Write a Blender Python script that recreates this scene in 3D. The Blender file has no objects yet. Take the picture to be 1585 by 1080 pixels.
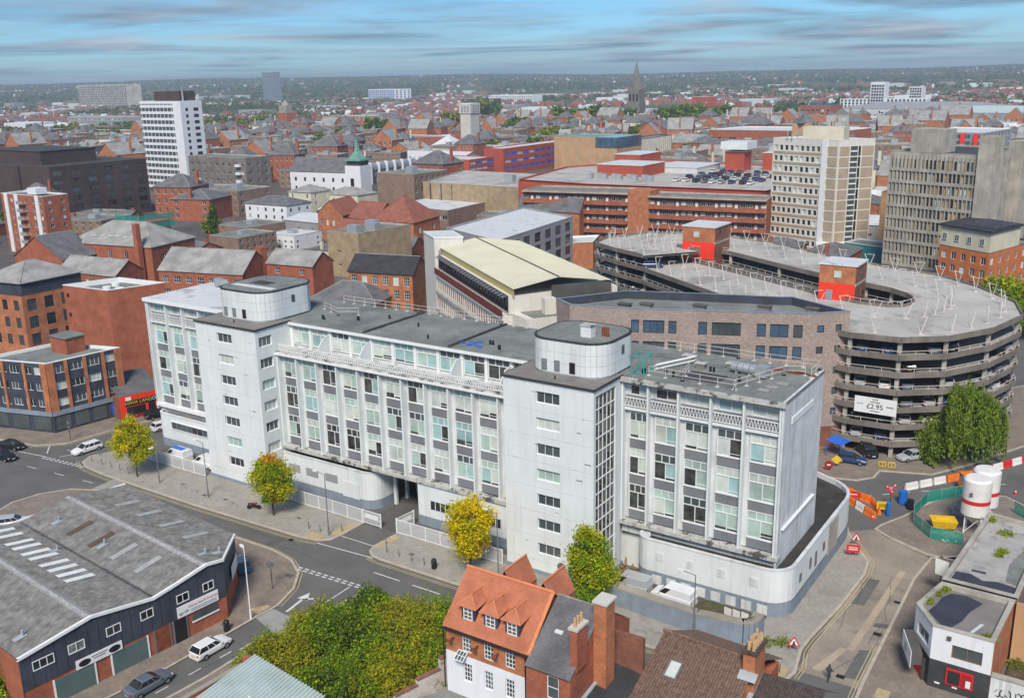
import bpy, bmesh, math, random
import numpy as np
from mathutils import Vector, Matrix
random.seed(7); rng = np.random.default_rng(7)
PI = math.pi; R = math.radians
sc = bpy.context.scene
C = sc.collection
# ------------------------------------------------------------------ camera
cam = bpy.data.cameras.new('camera'); co = bpy.data.objects.new('camera', cam); C.objects.link(co)
cam.sensor_width = 36.0; cam.lens = 34.485; cam.clip_start = 1.0; cam.clip_end = 40000
pitch, roll, yaw = 0.27105, 0.02099, -0.59119
fwd = Vector((math.sin(yaw)*math.cos(pitch), math.cos(yaw)*math.cos(pitch), -math.sin(pitch)))
rt = fwd.cross(Vector((0, 0, 1))).normalized(); dn = fwd.cross(rt)
r2 = rt*math.cos(roll) + dn*math.sin(roll); d2 = dn*math.cos(roll) - rt*math.sin(roll)
co.matrix_world = Matrix(((r2.x, -d2.x, -fwd.x, 58.75), (r2.y, -d2.y, -fwd.y, -85.61), (r2.z, -d2.z, -fwd.z, 55.0), (0, 0, 0, 1)))
sc.camera = co
# ------------------------------------------------------------------ sky, sun, exposure
SUN_EL, SUN_AZ = 46.0, 153.0            # compass bearing of the sun, from +Y clockwise
w = bpy.data.worlds.new('World'); sc.world = w; w.use_nodes = True
nt = w.node_tree; nt.nodes.clear()
def N(t, **k):
    n = nt.nodes.new(t)
    for a, v in k.items():
        if a.startswith('i_'): n.inputs[a[2:]].default_value = v
        else: setattr(n, a, v)
    return n
def LK(a, b): nt.links.new(a, b)
sky = N('ShaderNodeTexSky', sky_type='NISHITA', sun_disc=False)
sky.sun_elevation = R(SUN_EL); sky.sun_rotation = R(SUN_AZ); sky.air_density = 1.0; sky.dust_density = 0.15; sky.ozone_density = 4.0; sky.altitude = 60
tint = N('ShaderNodeMix', data_type='RGBA', blend_type='MULTIPLY'); tint.inputs[0].default_value = 1.0
LK(sky.outputs[0], tint.inputs[6]); tint.inputs[7].default_value = (0.37, 0.63, 0.88, 1)
tc = N('ShaderNodeTexCoord'); sep = N('ShaderNodeSeparateXYZ'); LK(tc.outputs['Generated'], sep.inputs[0])
za = N('ShaderNodeMath', operation='MAXIMUM'); LK(sep.outputs[2], za.inputs[0]); za.inputs[1].default_value = 0.0
zb = N('ShaderNodeMath', operation='ADD'); LK(za.outputs[0], zb.inputs[0]); zb.inputs[1].default_value = 0.035
dx = N('ShaderNodeMath', operation='DIVIDE'); LK(sep.outputs[0], dx.inputs[0]); LK(zb.outputs[0], dx.inputs[1])
dy = N('ShaderNodeMath', operation='DIVIDE'); LK(sep.outputs[1], dy.inputs[0]); LK(zb.outputs[0], dy.inputs[1])
cv = N('ShaderNodeCombineXYZ'); LK(dx.outputs[0], cv.inputs[0]); LK(dy.outputs[0], cv.inputs[1])
n1 = N('ShaderNodeTexNoise', i_Scale=0.21, i_Detail=11.0, i_Roughness=0.60, i_Distortion=1.2); LK(cv.outputs[0], n1.inputs['Vector'])
r1 = N('ShaderNodeValToRGB'); LK(n1.outputs[0], r1.inputs[0])
r1.color_ramp.elements[0].position = 0.41; r1.color_ramp.elements[0].color = (0, 0, 0, 1)
r1.color_ramp.elements[1].position = 0.62; r1.color_ramp.elements[1].color = (1, 1, 1, 1)
n2 = N('ShaderNodeTexNoise', i_Scale=0.40, i_Detail=8.0); LK(cv.outputs[0], n2.inputs['Vector'])
r2n = N('ShaderNodeValToRGB'); LK(n2.outputs[0], r2n.inputs[0])
r2n.color_ramp.elements[0].position = 0.40; r2n.color_ramp.elements[0].color = (1.2, 1.95, 2.75, 1)
r2n.color_ramp.elements[1].position = 0.66; r2n.color_ramp.elements[1].color = (3.9, 4.5, 5.1, 1)
cm = N('ShaderNodeMix', data_type='RGBA'); LK(r1.outputs[0], cm.inputs[0]); LK(tint.outputs[2], cm.inputs[6]); LK(r2n.outputs[0], cm.inputs[7])
bg = N('ShaderNodeBackground'); bg.inputs['Strength'].default_value = 0.050; LK(cm.outputs[2], bg.inputs[0])
wo = N('ShaderNodeOutputWorld'); LK(bg.outputs[0], wo.inputs[0])
sl = bpy.data.lights.new('sun', 'SUN'); so = bpy.data.objects.new('sun', sl); C.objects.link(so)
sl.energy = 1.5; sl.angle = R(16); sl.color = (1.0, 0.92, 0.80)
sd = Vector((math.sin(R(SUN_AZ))*math.cos(R(SUN_EL)), math.cos(R(SUN_AZ))*math.cos(R(SUN_EL)), math.sin(R(SUN_EL))))
so.rotation_euler = sd.to_track_quat('Z', 'Y').to_euler()
vs = sc.view_settings; vs.view_transform = 'Standard'; vs.look = 'None'; vs.gamma = 1.0; vs.use_curve_mapping = False; vs.exposure = 1.46
sc.cycles.use_denoising = True; sc.cycles.max_bounces = 6; sc.cycles.diffuse_bounces = 3; sc.cycles.volume_bounces = 1
sc.cycles.glossy_bounces = 2; sc.cycles.transparent_max_bounces = 8; sc.cycles.caustics_reflective = False; sc.cycles.caustics_refractive = False
# ------------------------------------------------------------------ materials
MT = {}
def mat(name, col, rough=0.85, var=0.18, scale=0.6, fine=0.0, fscale=9.0, streak=0.0, bump=0.0, metal=0.0, brick=None, dirt=None, spec=0.3, fmap=None):
    """procedural material; world-space noise gives wear, optional streaks, brick courses and dirt patches"""
    m = bpy.data.materials.new(name); m.use_nodes = True; t = m.node_tree; t.nodes.clear(); MT[name] = m
    def n(ty, **k):
        q = t.nodes.new(ty)
        for a, v in k.items():
            if a.startswith('i_'): q.inputs[a[2:].replace('_', ' ')].default_value = v
            else: setattr(q, a, v)
        return q
    L = t.links.new
    out = n('ShaderNodeOutputMaterial'); p = n('ShaderNodeBsdfPrincipled'); L(p.outputs[0], out.inputs[0])
    p.inputs['Roughness'].default_value = rough; p.inputs['Metallic'].default_value = metal; p.inputs['Specular IOR Level'].default_value = spec
    g = n('ShaderNodeNewGeometry')
    c = (*col, 1); lo = tuple(x*(1-var) for x in col)+(1,); hi = tuple(min(1, x*(1+var)) for x in col)+(1,)
    ns = n('ShaderNodeTexNoise', i_Scale=scale, i_Detail=5.0, i_Roughness=0.6); L(g.outputs['Position'], ns.inputs['Vector'])
    rp = n('ShaderNodeValToRGB'); L(ns.outputs[0], rp.inputs[0])
    rp.color_ramp.elements[0].position = 0.33; rp.color_ramp.elements[0].color = lo; rp.color_ramp.elements[1].position = 0.67; rp.color_ramp.elements[1].color = hi
    cur = rp.outputs[0]
    def mul(fac_socket, amount, dark):
        nonlocal cur
        x = n('ShaderNodeMix', data_type='RGBA', blend_type='MULTIPLY'); mm = n('ShaderNodeMath', operation='MULTIPLY')
        mm.inputs[1].default_value = amount; L(fac_socket, mm.inputs[0]); L(mm.outputs[0], x.inputs[0]); L(cur, x.inputs[6]); x.inputs[7].default_value = dark; cur = x.outputs[2]
    if fine:
        nf = n('ShaderNodeTexNoise', i_Scale=fscale, i_Detail=3.0); fsrc = g.outputs['Position']
        if fmap:
            fm = n('ShaderNodeMapping'); fm.inputs['Rotation'].default_value = (0, 0, fmap[2]); fm.inputs['Scale'].default_value = (fmap[0], fmap[1], 1.0); L(fsrc, fm.inputs['Vector']); fsrc = fm.outputs[0]
        L(fsrc, nf.inputs['Vector'])
        rf = n('ShaderNodeValToRGB'); L(nf.outputs[0], rf.inputs[0]); rf.color_ramp.elements[0].position = 0.4; rf.color_ramp.elements[1].position = 0.6
        mul(rf.outputs[0], fine, (0.35, 0.35, 0.35, 1))
    if streak:
        mp = n('ShaderNodeMapping'); mp.inputs['Scale'].default_value = (1.6, 1.6, 0.09); L(g.outputs['Position'], mp.inputs['Vector'])
        s1 = n('ShaderNodeTexNoise', i_Scale=1.0, i_Detail=6.0, i_Roughness=0.7); L(mp.outputs[0], s1.inputs['Vector'])
        rs = n('ShaderNodeValToRGB'); L(s1.outputs[0], rs.inputs[0]); rs.color_ramp.elements[0].position = 0.50; rs.color_ramp.elements[1].position = 0.72
        mul(rs.outputs[0], streak, (0.42, 0.43, 0.40, 1))
    if dirt:
        s2 = n('ShaderNodeTexNoise', i_Scale=dirt[1], i_Detail=7.0, i_Roughness=0.65); L(g.outputs['Position'], s2.inputs['Vector'])
        rd = n('ShaderNodeValToRGB'); L(s2.outputs[0], rd.inputs[0]); rd.color_ramp.elements[0].position = dirt[2]; rd.color_ramp.elements[1].position = dirt[2]+0.08
        x = n('ShaderNodeMix', data_type='RGBA'); L(rd.outputs[0], x.inputs[0]); L(cur, x.inputs[6]); x.inputs[7].default_value = (*dirt[0], 1); cur = x.outputs[2]
    if brick:
        sp = n('ShaderNodeSeparateXYZ'); L(g.outputs['Position'], sp.inputs[0]); ad = n('ShaderNodeMath', operation='ADD'); L(sp.outputs[0], ad.inputs[0]); L(sp.outputs[1], ad.inputs[1])
        cb = n('ShaderNodeCombineXYZ'); L(ad.outputs[0], cb.inputs[0]); L(sp.outputs[2], cb.inputs[1])
        bk = n('ShaderNodeTexBrick', i_Scale=1.0, i_Mortar_Size=0.012, i_Brick_Width=brick, i_Row_Height=brick*0.36, i_Bias=0.0)
        L(cb.outputs[0], bk.inputs['Vector']); bk.inputs['Color1'].default_value = (0.72, 0.70, 0.68, 1); bk.inputs['Color2'].default_value = (1.15, 1.1, 1.05, 1); bk.inputs['Mortar'].default_value = (0.95, 0.98, 1.0, 1)
        x = n('ShaderNodeMix', data_type='RGBA', blend_type='MULTIPLY'); x.inputs[0].default_value = 0.85; L(cur, x.inputs[6]); L(bk.outputs[0], x.inputs[7]); cur = x.outputs[2]
    L(cur, p.inputs['Base Color'])
    if bump:
        nb = n('ShaderNodeTexNoise', i_Scale=fscale, i_Detail=4.0); L(g.outputs['Position'], nb.inputs['Vector'])
        bp = n('ShaderNodeBump'); bp.inputs['Strength'].default_value = bump; bp.inputs['Distance'].default_value = 0.05; L(nb.outputs[0], bp.inputs['Height']); L(bp.outputs[0], p.inputs['Normal'])
    return m
def leafmat(name, col):
    m = bpy.data.materials.new(name); m.use_nodes = True; t = m.node_tree; t.nodes.clear(); MT[name] = m; L = t.links.new
    out = t.nodes.new('ShaderNodeOutputMaterial'); mx = t.nodes.new('ShaderNodeMixShader'); d = t.nodes.new('ShaderNodeBsdfDiffuse'); tr = t.nodes.new('ShaderNodeBsdfTranslucent')
    g = t.nodes.new('ShaderNodeNewGeometry'); ns = t.nodes.new('ShaderNodeTexNoise'); ns.inputs['Scale'].default_value = 1.3; ns.inputs['Detail'].default_value = 4; L(g.outputs['Position'], ns.inputs['Vector'])
    rp = t.nodes.new('ShaderNodeValToRGB'); L(ns.outputs[0], rp.inputs[0])
    rp.color_ramp.elements[0].position = 0.35; rp.color_ramp.elements[0].color = (col[0]*0.70, col[1]*0.76, col[2]*0.8, 1)
    rp.color_ramp.elements[1].position = 0.66; rp.color_ramp.elements[1].color = (min(1, col[0]*1.3), min(1, col[1]*1.22), col[2]*1.1, 1)
    L(rp.outputs[0], d.inputs[0]); L(rp.outputs[0], tr.inputs[0]); mx.inputs[0].default_value = 0.3; L(d.outputs[0], mx.inputs[1]); L(tr.outputs[0], mx.inputs[2]); L(mx.outputs[0], out.inputs[0])
    return m
def glass(name, col, rough=0.06, spec=0.9): return mat(name, col, rough, 0.25, 0.35, spec=spec)
mat('white_paint', (0.725, 0.765, 0.76), 0.7, 0.05, 0.25, streak=0.24)
mat('white_weathered', (0.66, 0.68, 0.68), 0.8, 0.12, 0.5, streak=0.8)
mat('white_trim', (0.80, 0.81, 0.80), 0.6, 0.05, 1.0)
mat('white_tile', (0.71, 0.74, 0.735), 0.45, 0.06, 0.5, streak=0.3)
mat('ledge', (0.50, 0.50, 0.47), 0.9, 0.2, 1.0, dirt=((0.10, 0.10, 0.085), 0.9, 0.52))
mat('white_render', (0.78, 0.80, 0.82), 0.7, 0.05, 0.3, streak=0.25)
mat('blue_grey_paint', (0.24, 0.29, 0.35), 0.75, 0.12, 0.6, streak=0.3)
mat('spandrel', (0.20, 0.21, 0.225), 0.6, 0.12, 0.4)
mat('felt', (0.225, 0.24, 0.22), 0.95, 0.22, 0.22, fine=0.25, fscale=3.0, dirt=((0.15, 0.16, 0.15), 0.16, 0.56))
mat('felt_dark', (0.065, 0.068, 0.07), 0.95, 0.3, 0.3, fine=0.2)
mat('felt_brown', (0.23, 0.215, 0.195), 0.95, 0.2, 0.3, fine=0.2)
mat('roof_pale', (0.62, 0.64, 0.64), 0.7, 0.1, 0.2, dirt=((0.40, 0.41, 0.41), 0.2, 0.58))
mat('podium_roof', (0.050, 0.047, 0.042), 0.95, 0.35, 0.5, dirt=((0.09, 0.10, 0.035), 0.35, 0.62))
mat('brick_red', (0.40, 0.132, 0.075), 0.9, 0.2, 0.5, fine=0.2, brick=0.25)
mat('brick_orange', (0.49, 0.195, 0.095), 0.9, 0.22, 0.6, fine=0.2, brick=0.25)
mat('brick_bright', (0.60, 0.195, 0.07), 0.85, 0.12, 0.5, brick=0.25)
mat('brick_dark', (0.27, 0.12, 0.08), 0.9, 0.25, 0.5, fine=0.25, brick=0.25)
mat('brick_brown', (0.29, 0.20, 0.15), 0.9, 0.18, 0.4, fine=0.15, brick=0.3)
mat('brick_mauve', (0.40, 0.325, 0.285), 0.9, 0.10, 0.3, fine=0.15, fscale=6, brick=0.45)
mat('brick_beige', (0.42, 0.32, 0.20), 0.9, 0.2, 0.4, fine=0.2, brick=0.25)
mat('brick_white', (0.60, 0.55, 0.50), 0.9, 0.12, 0.8, brick=0.25, dirt=((0.30, 0.13, 0.09), 1.2, 0.60))
mat('brown_block', (0.085, 0.062, 0.058), 0.9, 0.2, 0.1, brick=0.5)
mat('red_panel', (0.42, 0.085, 0.05), 0.8, 0.12, 0.15)
mat('red_paint', (0.82, 0.05, 0.022), 0.6, 0.08, 0.5)
mat('slate', (0.16, 0.16, 0.165), 0.75, 0.28, 0.35, fine=0.3, fscale=5.0)
mat('slate_pale', (0.34, 0.335, 0.315), 0.8, 0.25, 0.3, fine=0.3, fscale=4.0)
mat('slate_black', (0.05, 0.052, 0.055), 0.8, 0.25, 0.5, fine=0.3, fscale=6.0)
mat('tile_orange', (0.52, 0.185, 0.10), 0.8, 0.18, 0.6, fine=0.22, fscale=7.0)
mat('ridge_orange', (0.66, 0.24, 0.11), 0.8, 0.12, 2.0)
mat('tile_brown', (0.185, 0.115, 0.085), 0.9, 0.35, 3.0, dirt=((0.45, 0.27, 0.06), 0.9, 0.70))
mat('tile_dark', (0.085, 0.068, 0.06), 0.9, 0.3, 2.5)
mat('tile_red', (0.30, 0.11, 0.075), 0.85, 0.2, 0.5, fine=0.2)
mat('asbestos', (0.255, 0.25, 0.238), 0.95, 0.28, 0.9, fine=0.55, fscale=1.0, fmap=(16.0, 1.6, 0.1))
mat('asbestos_ridge', (0.40, 0.40, 0.39), 0.9, 0.2, 2.0, fine=0.4, fscale=6.0)
mat('skylight', (0.74, 0.77, 0.74), 0.4, 0.08, 1.0)
mat('skylight_dull', (0.40, 0.41, 0.39), 0.7, 0.15, 1.0, fine=0.3)
mat('metal_sheet', (0.50, 0.60, 0.57), 0.45, 0.1, 0.5)
mat('clad_navy', (0.055, 0.063, 0.085), 0.6, 0.25, 0.4, streak=0.3)
mat('cream_roof', (0.66, 0.635, 0.49), 0.55, 0.06, 0.15)
mat('cream_fascia', (0.50, 0.42, 0.17), 0.6, 0.1, 0.3)
mat('cream_wall', (0.70, 0.67, 0.60), 0.8, 0.05, 0.2, streak=0.25)
mat('concrete', (0.45, 0.42, 0.36), 0.95, 0.22, 0.3, streak=0.5, fine=0.2)
mat('concrete_deck', (0.48, 0.46, 0.42), 0.95, 0.14, 0.12, fine=0.15, dirt=((0.31, 0.295, 0.265), 0.10, 0.54))
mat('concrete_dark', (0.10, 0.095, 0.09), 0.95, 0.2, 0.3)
mat('concrete_tan', (0.42, 0.34, 0.25), 0.9, 0.12, 0.3)
mat('stone', (0.34, 0.31, 0.26), 0.95, 0.2, 0.2, streak=0.3)
mat('stone_pale', (0.60, 0.57, 0.50), 0.9, 0.1, 0.2, streak=0.3)
mat('copper_green', (0.17, 0.34, 0.27), 0.7, 0.2, 0.3)
mat('cream_stucco', (0.66, 0.61, 0.46), 0.8, 0.1, 0.2)
mat('grey_clad', (0.33, 0.335, 0.34), 0.6, 0.1, 0.2)
mat('tan_panel', (0.52, 0.32, 0.17), 0.8, 0.12, 0.2)
mat('teal_panel', (0.04, 0.22, 0.26), 0.5, 0.1, 0.3)
mat('blue_panel', (0.03, 0.14, 0.62), 0.4, 0.2, 0.3)
mat('asphalt', (0.145, 0.141, 0.133), 0.92, 0.14, 0.18, fine=0.18, fscale=6.0, dirt=((0.115, 0.113, 0.108), 0.12, 0.57))
mat('asphalt_patch', (0.125, 0.118, 0.11), 0.92, 0.15, 0.6, fine=0.2)
mat('road_concrete', (0.33, 0.28, 0.225), 0.95, 0.16, 0.25, fine=0.2, fscale=5, dirt=((0.24, 0.205, 0.17), 0.22, 0.55))
mat('paving', (0.36, 0.335, 0.295), 0.95, 0.12, 0.5, fine=0.2, fscale=3.0, dirt=((0.285, 0.26, 0.225), 0.25, 0.56))
mat('paving_brown', (0.26, 0.215, 0.175), 0.95, 0.15, 0.5, fine=0.25, fscale=3.0, dirt=((0.21, 0.175, 0.145), 0.3, 0.57))
mat('paving_pale', (0.34, 0.335, 0.32), 0.95, 0.1, 0.6, fine=0.15)
mat('tactile', (0.46, 0.36, 0.20), 0.95, 0.12, 2.0)
mat('kerb', (0.47, 0.41, 0.33), 0.9, 0.15, 1.0)
mat('road_white', (0.68, 0.69, 0.68), 0.8, 0.12, 1.5, fine=0.12)
mat('road_yellow', (0.50, 0.42, 0.22), 0.85, 0.15, 1.5, fine=0.2)
mat('city_ground', (0.125, 0.115, 0.105), 0.95, 0.3, 0.03, fine=0.3, fscale=0.4)
mat('terrain', (0.095, 0.115, 0.05), 0.95, 0.35, 0.0022, fine=0.35, fscale=0.013, dirt=((0.15, 0.115, 0.085), 0.0035, 0.57))
mat('soil', (0.10, 0.08, 0.055), 1.0, 0.3, 0.8, dirt=((0.07, 0.09, 0.025), 0.6, 0.52))
mat('roof_stained', (0.43, 0.415, 0.385), 0.9, 0.15, 0.4, fine=0.2, dirt=((0.27, 0.26, 0.245), 0.5, 0.56))
mat('concrete_brown', (0.235, 0.205, 0.175), 0.95, 0.22, 0.3, streak=0.5, fine=0.25)
mat('stone_dark', (0.20, 0.185, 0.16), 0.95, 0.2, 0.2)
mat('shutter_green', (0.10, 0.155, 0.145), 0.6, 0.12, 0.6)
mat('rust_brown', (0.13, 0.085, 0.06), 0.95, 0.2, 1.0)
mat('puddle', (0.055, 0.052, 0.062), 0.12, 0.2, 0.4)
mat('moss', (0.16, 0.17, 0.035), 1.0, 0.3, 2.0)
glass('glass_dark', (0.020, 0.024, 0.027)); glass('glass_mid', (0.075, 0.095, 0.10)); glass('glass_green', (0.40, 0.52, 0.46), 0.15, 0.6)
mat('glass_room', (0.055, 0.06, 0.055), 0.08, 0.75, 0.9, spec=0.9); glass('glass_teal', (0.33, 0.50, 0.50), 0.15, 0.6); glass('glass_pale', (0.55, 0.60, 0.55), 0.2, 0.5); glass('glass_blue', (0.07, 0.12, 0.18)); glass('glass_warm', (0.50, 0.37, 0.20), 0.3, 0.4)
mat('frame_white', (0.78, 0.80, 0.80), 0.5, 0.04, 1.0); mat('frame_dark', (0.035, 0.042, 0.055), 0.5, 0.1, 1.0); mat('frame_red', (0.20, 0.045, 0.04), 0.6, 0.15, 1.0)
mat('black_metal', (0.018, 0.018, 0.020), 0.5, 0.2, 1.0); mat('grey_metal', (0.22, 0.235, 0.25), 0.5, 0.1, 1.0, metal=0.4); mat('rail_white', (0.62, 0.585, 0.54), 0.6, 0.12, 0.8)
mat('galv', (0.52, 0.54, 0.55), 0.4, 0.12, 1.0, metal=0.5); mat('rust', (0.22, 0.065, 0.035), 0.9, 0.3, 1.5)
mat('orange_plastic', (0.85, 0.20, 0.025), 0.5, 0.1, 0.8); mat('white_plastic', (0.78, 0.76, 0.72), 0.5, 0.08, 0.8); mat('yellow_plastic', (0.80, 0.50, 0.02), 0.5, 0.1, 0.8)
mat('red_plastic', (0.66, 0.03, 0.03), 0.45, 0.08, 1.0); mat('blue_plastic', (0.02, 0.15, 0.55), 0.45, 0.1, 1.0); mat('teal_metal', (0.04, 0.36, 0.32), 0.5, 0.1, 1.0)
mat('timber', (0.28, 0.17, 0.09), 0.9, 0.2, 2.0); mat('terracotta', (0.55, 0.36, 0.20), 0.8, 0.2, 4.0); mat('lead', (0.36, 0.40, 0.43), 0.6, 0.12, 1.0)
mat('rubber', (0.015, 0.015, 0.016), 0.85, 0.1, 2.0); mat('alloy', (0.42, 0.43, 0.45), 0.35, 0.1, 2.0, metal=0.7); mat('lamp_clear', (0.75, 0.76, 0.78), 0.15, 0.05, 2.0); mat('lamp_red', (0.40, 0.01, 0.01), 0.2, 0.05, 2.0)
for nm, cc in dict(car_white=(0.78, 0.79, 0.80), car_black=(0.012, 0.013, 0.015), car_grey=(0.12, 0.15, 0.19), car_silver=(0.42, 0.44, 0.46), car_blue=(0.025, 0.06, 0.16), car_red=(0.36, 0.02, 0.025), car_teal=(0.02, 0.16, 0.26), bus_green=(0.06, 0.55, 0.12)).items():
    mat(nm, cc, 0.22, 0.04, 0.5, spec=0.6)
mat('bark', (0.085, 0.065, 0.045), 0.95, 0.3, 3.0)
leafmat('leaf_lime', (0.46, 0.47, 0.020)); leafmat('leaf_yellow', (0.74, 0.58, 0.012)); leafmat('leaf_orange', (0.66, 0.31, 0.012)); leafmat('leaf_green', (0.20, 0.34, 0.022)); leafmat('leaf_dark', (0.095, 0.16, 0.03))
leafmat('leaf_olive', (0.34, 0.33, 0.030)); leafmat('leaf_willow', (0.22, 0.30, 0.055)); leafmat('leaf_far', (0.11, 0.165, 0.055)); leafmat('leaf_far2', (0.17, 0.185, 0.06)); leafmat('leaf_far3', (0.08, 0.13, 0.055))
def netmat(name, col, alpha):
    m = bpy.data.materials.new(name); m.use_nodes = True; t = m.node_tree; t.nodes.clear(); MT[name] = m; L = t.links.new
    out = t.nodes.new('ShaderNodeOutputMaterial'); mx = t.nodes.new('ShaderNodeMixShader'); d = t.nodes.new('ShaderNodeBsdfDiffuse'); tr = t.nodes.new('ShaderNodeBsdfTransparent')
    d.inputs[0].default_value = (*col, 1); mx.inputs[0].default_value = alpha; L(tr.outputs[0], mx.inputs[1]); L(d.outputs[0], mx.inputs[2]); L(mx.outputs[0], out.inputs[0])
netmat('green_net', (0.02, 0.36, 0.27), 0.48); netmat('grey_mesh', (0.60, 0.62, 0.63), 0.55)
# ------------------------------------------------------------------ mesh helpers
class MB:
    """collects faces in world metres; obj() links them as ONE mesh object"""
    def __init__(s): s.v = []; s.f = []; s.m = []
    def add(s, vs, fs, m=0):
        b = len(s.v); s.v += vs; s.f += [tuple(i+b for i in f) for f in fs]; s.m += [m]*len(fs); return s
    def quad(s, a, b, c, d, m=0): return s.add([a, b, c, d], [(0, 1, 2, 3)], m)
    def tri(s, a, b, c, m=0): return s.add([a, b, c], [(0, 1, 2)], m)
    def box(s, x0, x1, y0, y1, z0, z1, m=0):
        return s.add([(x0, y0, z0), (x1, y0, z0), (x1, y1, z0), (x0, y1, z0), (x0, y0, z1), (x1, y0, z1), (x1, y1, z1), (x0, y1, z1)],
                     [(0, 3, 2, 1), (4, 5, 6, 7), (0, 1, 5, 4), (1, 2, 6, 5), (2, 3, 7, 6), (3, 0, 4, 7)], m)
    def obox(s, p, q, wd, z0, z1, m=0, off=0):
        """box along the ground line p->q, wd wide"""
        d = Vector((q[0]-p[0], q[1]-p[1])); d.normalize(); n = Vector((d.y, -d.x)); a = off-wd/2; b = off+wd/2
        pts = [(p[0]+n.x*a, p[1]+n.y*a), (p[0]+n.x*b, p[1]+n.y*b), (q[0]+n.x*b, q[1]+n.y*b), (q[0]+n.x*a, q[1]+n.y*a)]
        z0 = z0 if isinstance(z0, tuple) else (z0, z0); z1 = z1 if isinstance(z1, tuple) else (z1, z1)
        zz = [(z0[0], z1[0]), (z0[0], z1[0]), (z0[1], z1[1]), (z0[1], z1[1])]
        return s.add([(x, y, zz[i][0]) for i, (x, y) in enumerate(pts)]+[(x, y, zz[i][1]) for i, (x, y) in enumerate(pts)],
                     [(0, 1, 2, 3), (4, 7, 6, 5), (0, 4, 5, 1), (1, 5, 6, 2), (2, 6, 7, 3), (3, 7, 4, 0)], m)
    def prism(s, pts, z0, z1, m=0, mt=None, bottom=False):
        n = len(pts); b = [(x, y, z0) for x, y in pts]; t = [(x, y, z1) for x, y in pts]
        s.add(b+t, [(i, (i+1) % n, n+(i+1) % n, n+i) for i in range(n)], m)
        s.add(t, [tuple(range(n))], m if mt is None else mt)
        if bottom: s.add(b, [tuple(range(n-1, -1, -1))], m)
        return s
    def cyl(s, x, y, z0, z1, r, n=10, m=0, r1=None, cap=True):
        r1 = r if r1 is None else r1
        b = [(x+r*math.cos(2*PI*i/n), y+r*math.sin(2*PI*i/n), z0) for i in range(n)]; t = [(x+r1*math.cos(2*PI*i/n), y+r1*math.sin(2*PI*i/n), z1) for i in range(n)]
        s.add(b+t, [(i, (i+1) % n, n+(i+1) % n, n+i) for i in range(n)], m)
        if cap: s.add(t, [tuple(range(n))], m)
        return s
    def tube(s, p, q, r, n=6, m=0, r1=None):
        p = Vector(p); q = Vector(q); d = (q-p).normalized(); a = d.orthogonal().normalized(); b = d.cross(a); r1 = r if r1 is None else r1
        A = [tuple(p+(a*math.cos(2*PI*i/n)+b*math.sin(2*PI*i/n))*r) for i in range(n)]; B = [tuple(q+(a*math.cos(2*PI*i/n)+b*math.sin(2*PI*i/n))*r1) for i in range(n)]
        s.add(A+B, [(i, (i+1) % n, n+(i+1) % n, n+i) for i in range(n)], m); s.add(A, [tuple(range(n-1, -1, -1))], m); s.add(B, [tuple(range(n))], m)
        return s
    def mesh(s, name, mats, off=(0, 0, 0), smooth=False):
        me = bpy.data.meshes.new(name); ox, oy, oz = off
        me.from_pydata([(x-ox, y-oy, z-oz) for x, y, z in s.v], [], s.f)
        for m in ([mats] if isinstance(mats, str) else mats): me.materials.append(MT[m])
        me.polygons.foreach_set('material_index', s.m)
        if smooth: me.polygons.foreach_set('use_smooth', [True]*len(me.polygons))
        me.update(); return me
    def obj(s, name, mats, parent=None, smooth=False, local=False, org=None):
        off = (0, 0, 0)
        if not local:
            if parent is not None: off = worldloc(parent)
            elif org: off = org
        o = link(name, s.mesh(name, mats, off, smooth), parent)
        if parent is None and org: o.location = org
        return o
def worldloc(o):
    v = Vector((0, 0, 0))
    while o is not None: v += Vector(o.location); o = o.parent
    return v
def link(name, data, parent=None, loc=None, rz=0):
    o = bpy.data.objects.new(name, data); C.objects.link(o)
    if parent is not None: o.parent = parent
    if loc is not None: o.location = loc
    if rz: o.rotation_euler = (0, 0, rz)
    return o
def tag(o, label=None, cat=None, group=None, kind=None):
    if label: o['label'] = label
    if cat: o['category'] = cat
    if group: o['group'] = group
    if kind: o['kind'] = kind
    return o
def thing(name, label, cat, loc=(0, 0, 0), rz=0, group=None):
    return tag(link(name, None, None, loc, rz), label, cat, group)
def copy_tree(o, parent=None, loc=None, rz=None, label=None):
    c = o.copy(); C.objects.link(c); c.parent = parent
    for ch in (KIDS[o.name] if o.name in KIDS else o.children): copy_tree(ch, c)
    if loc is not None: c.location = loc
    if rz is not None: c.rotation_euler = (0, 0, rz)
    if label: c['label'] = label
    return c
KIDS = {}
def freeze(o):
    KIDS[o.name] = list(o.children)
    for c in KIDS[o.name]: freeze(c)
def struct(name, mb, m): return tag(mb.obj(name, m), kind='structure')
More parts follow.
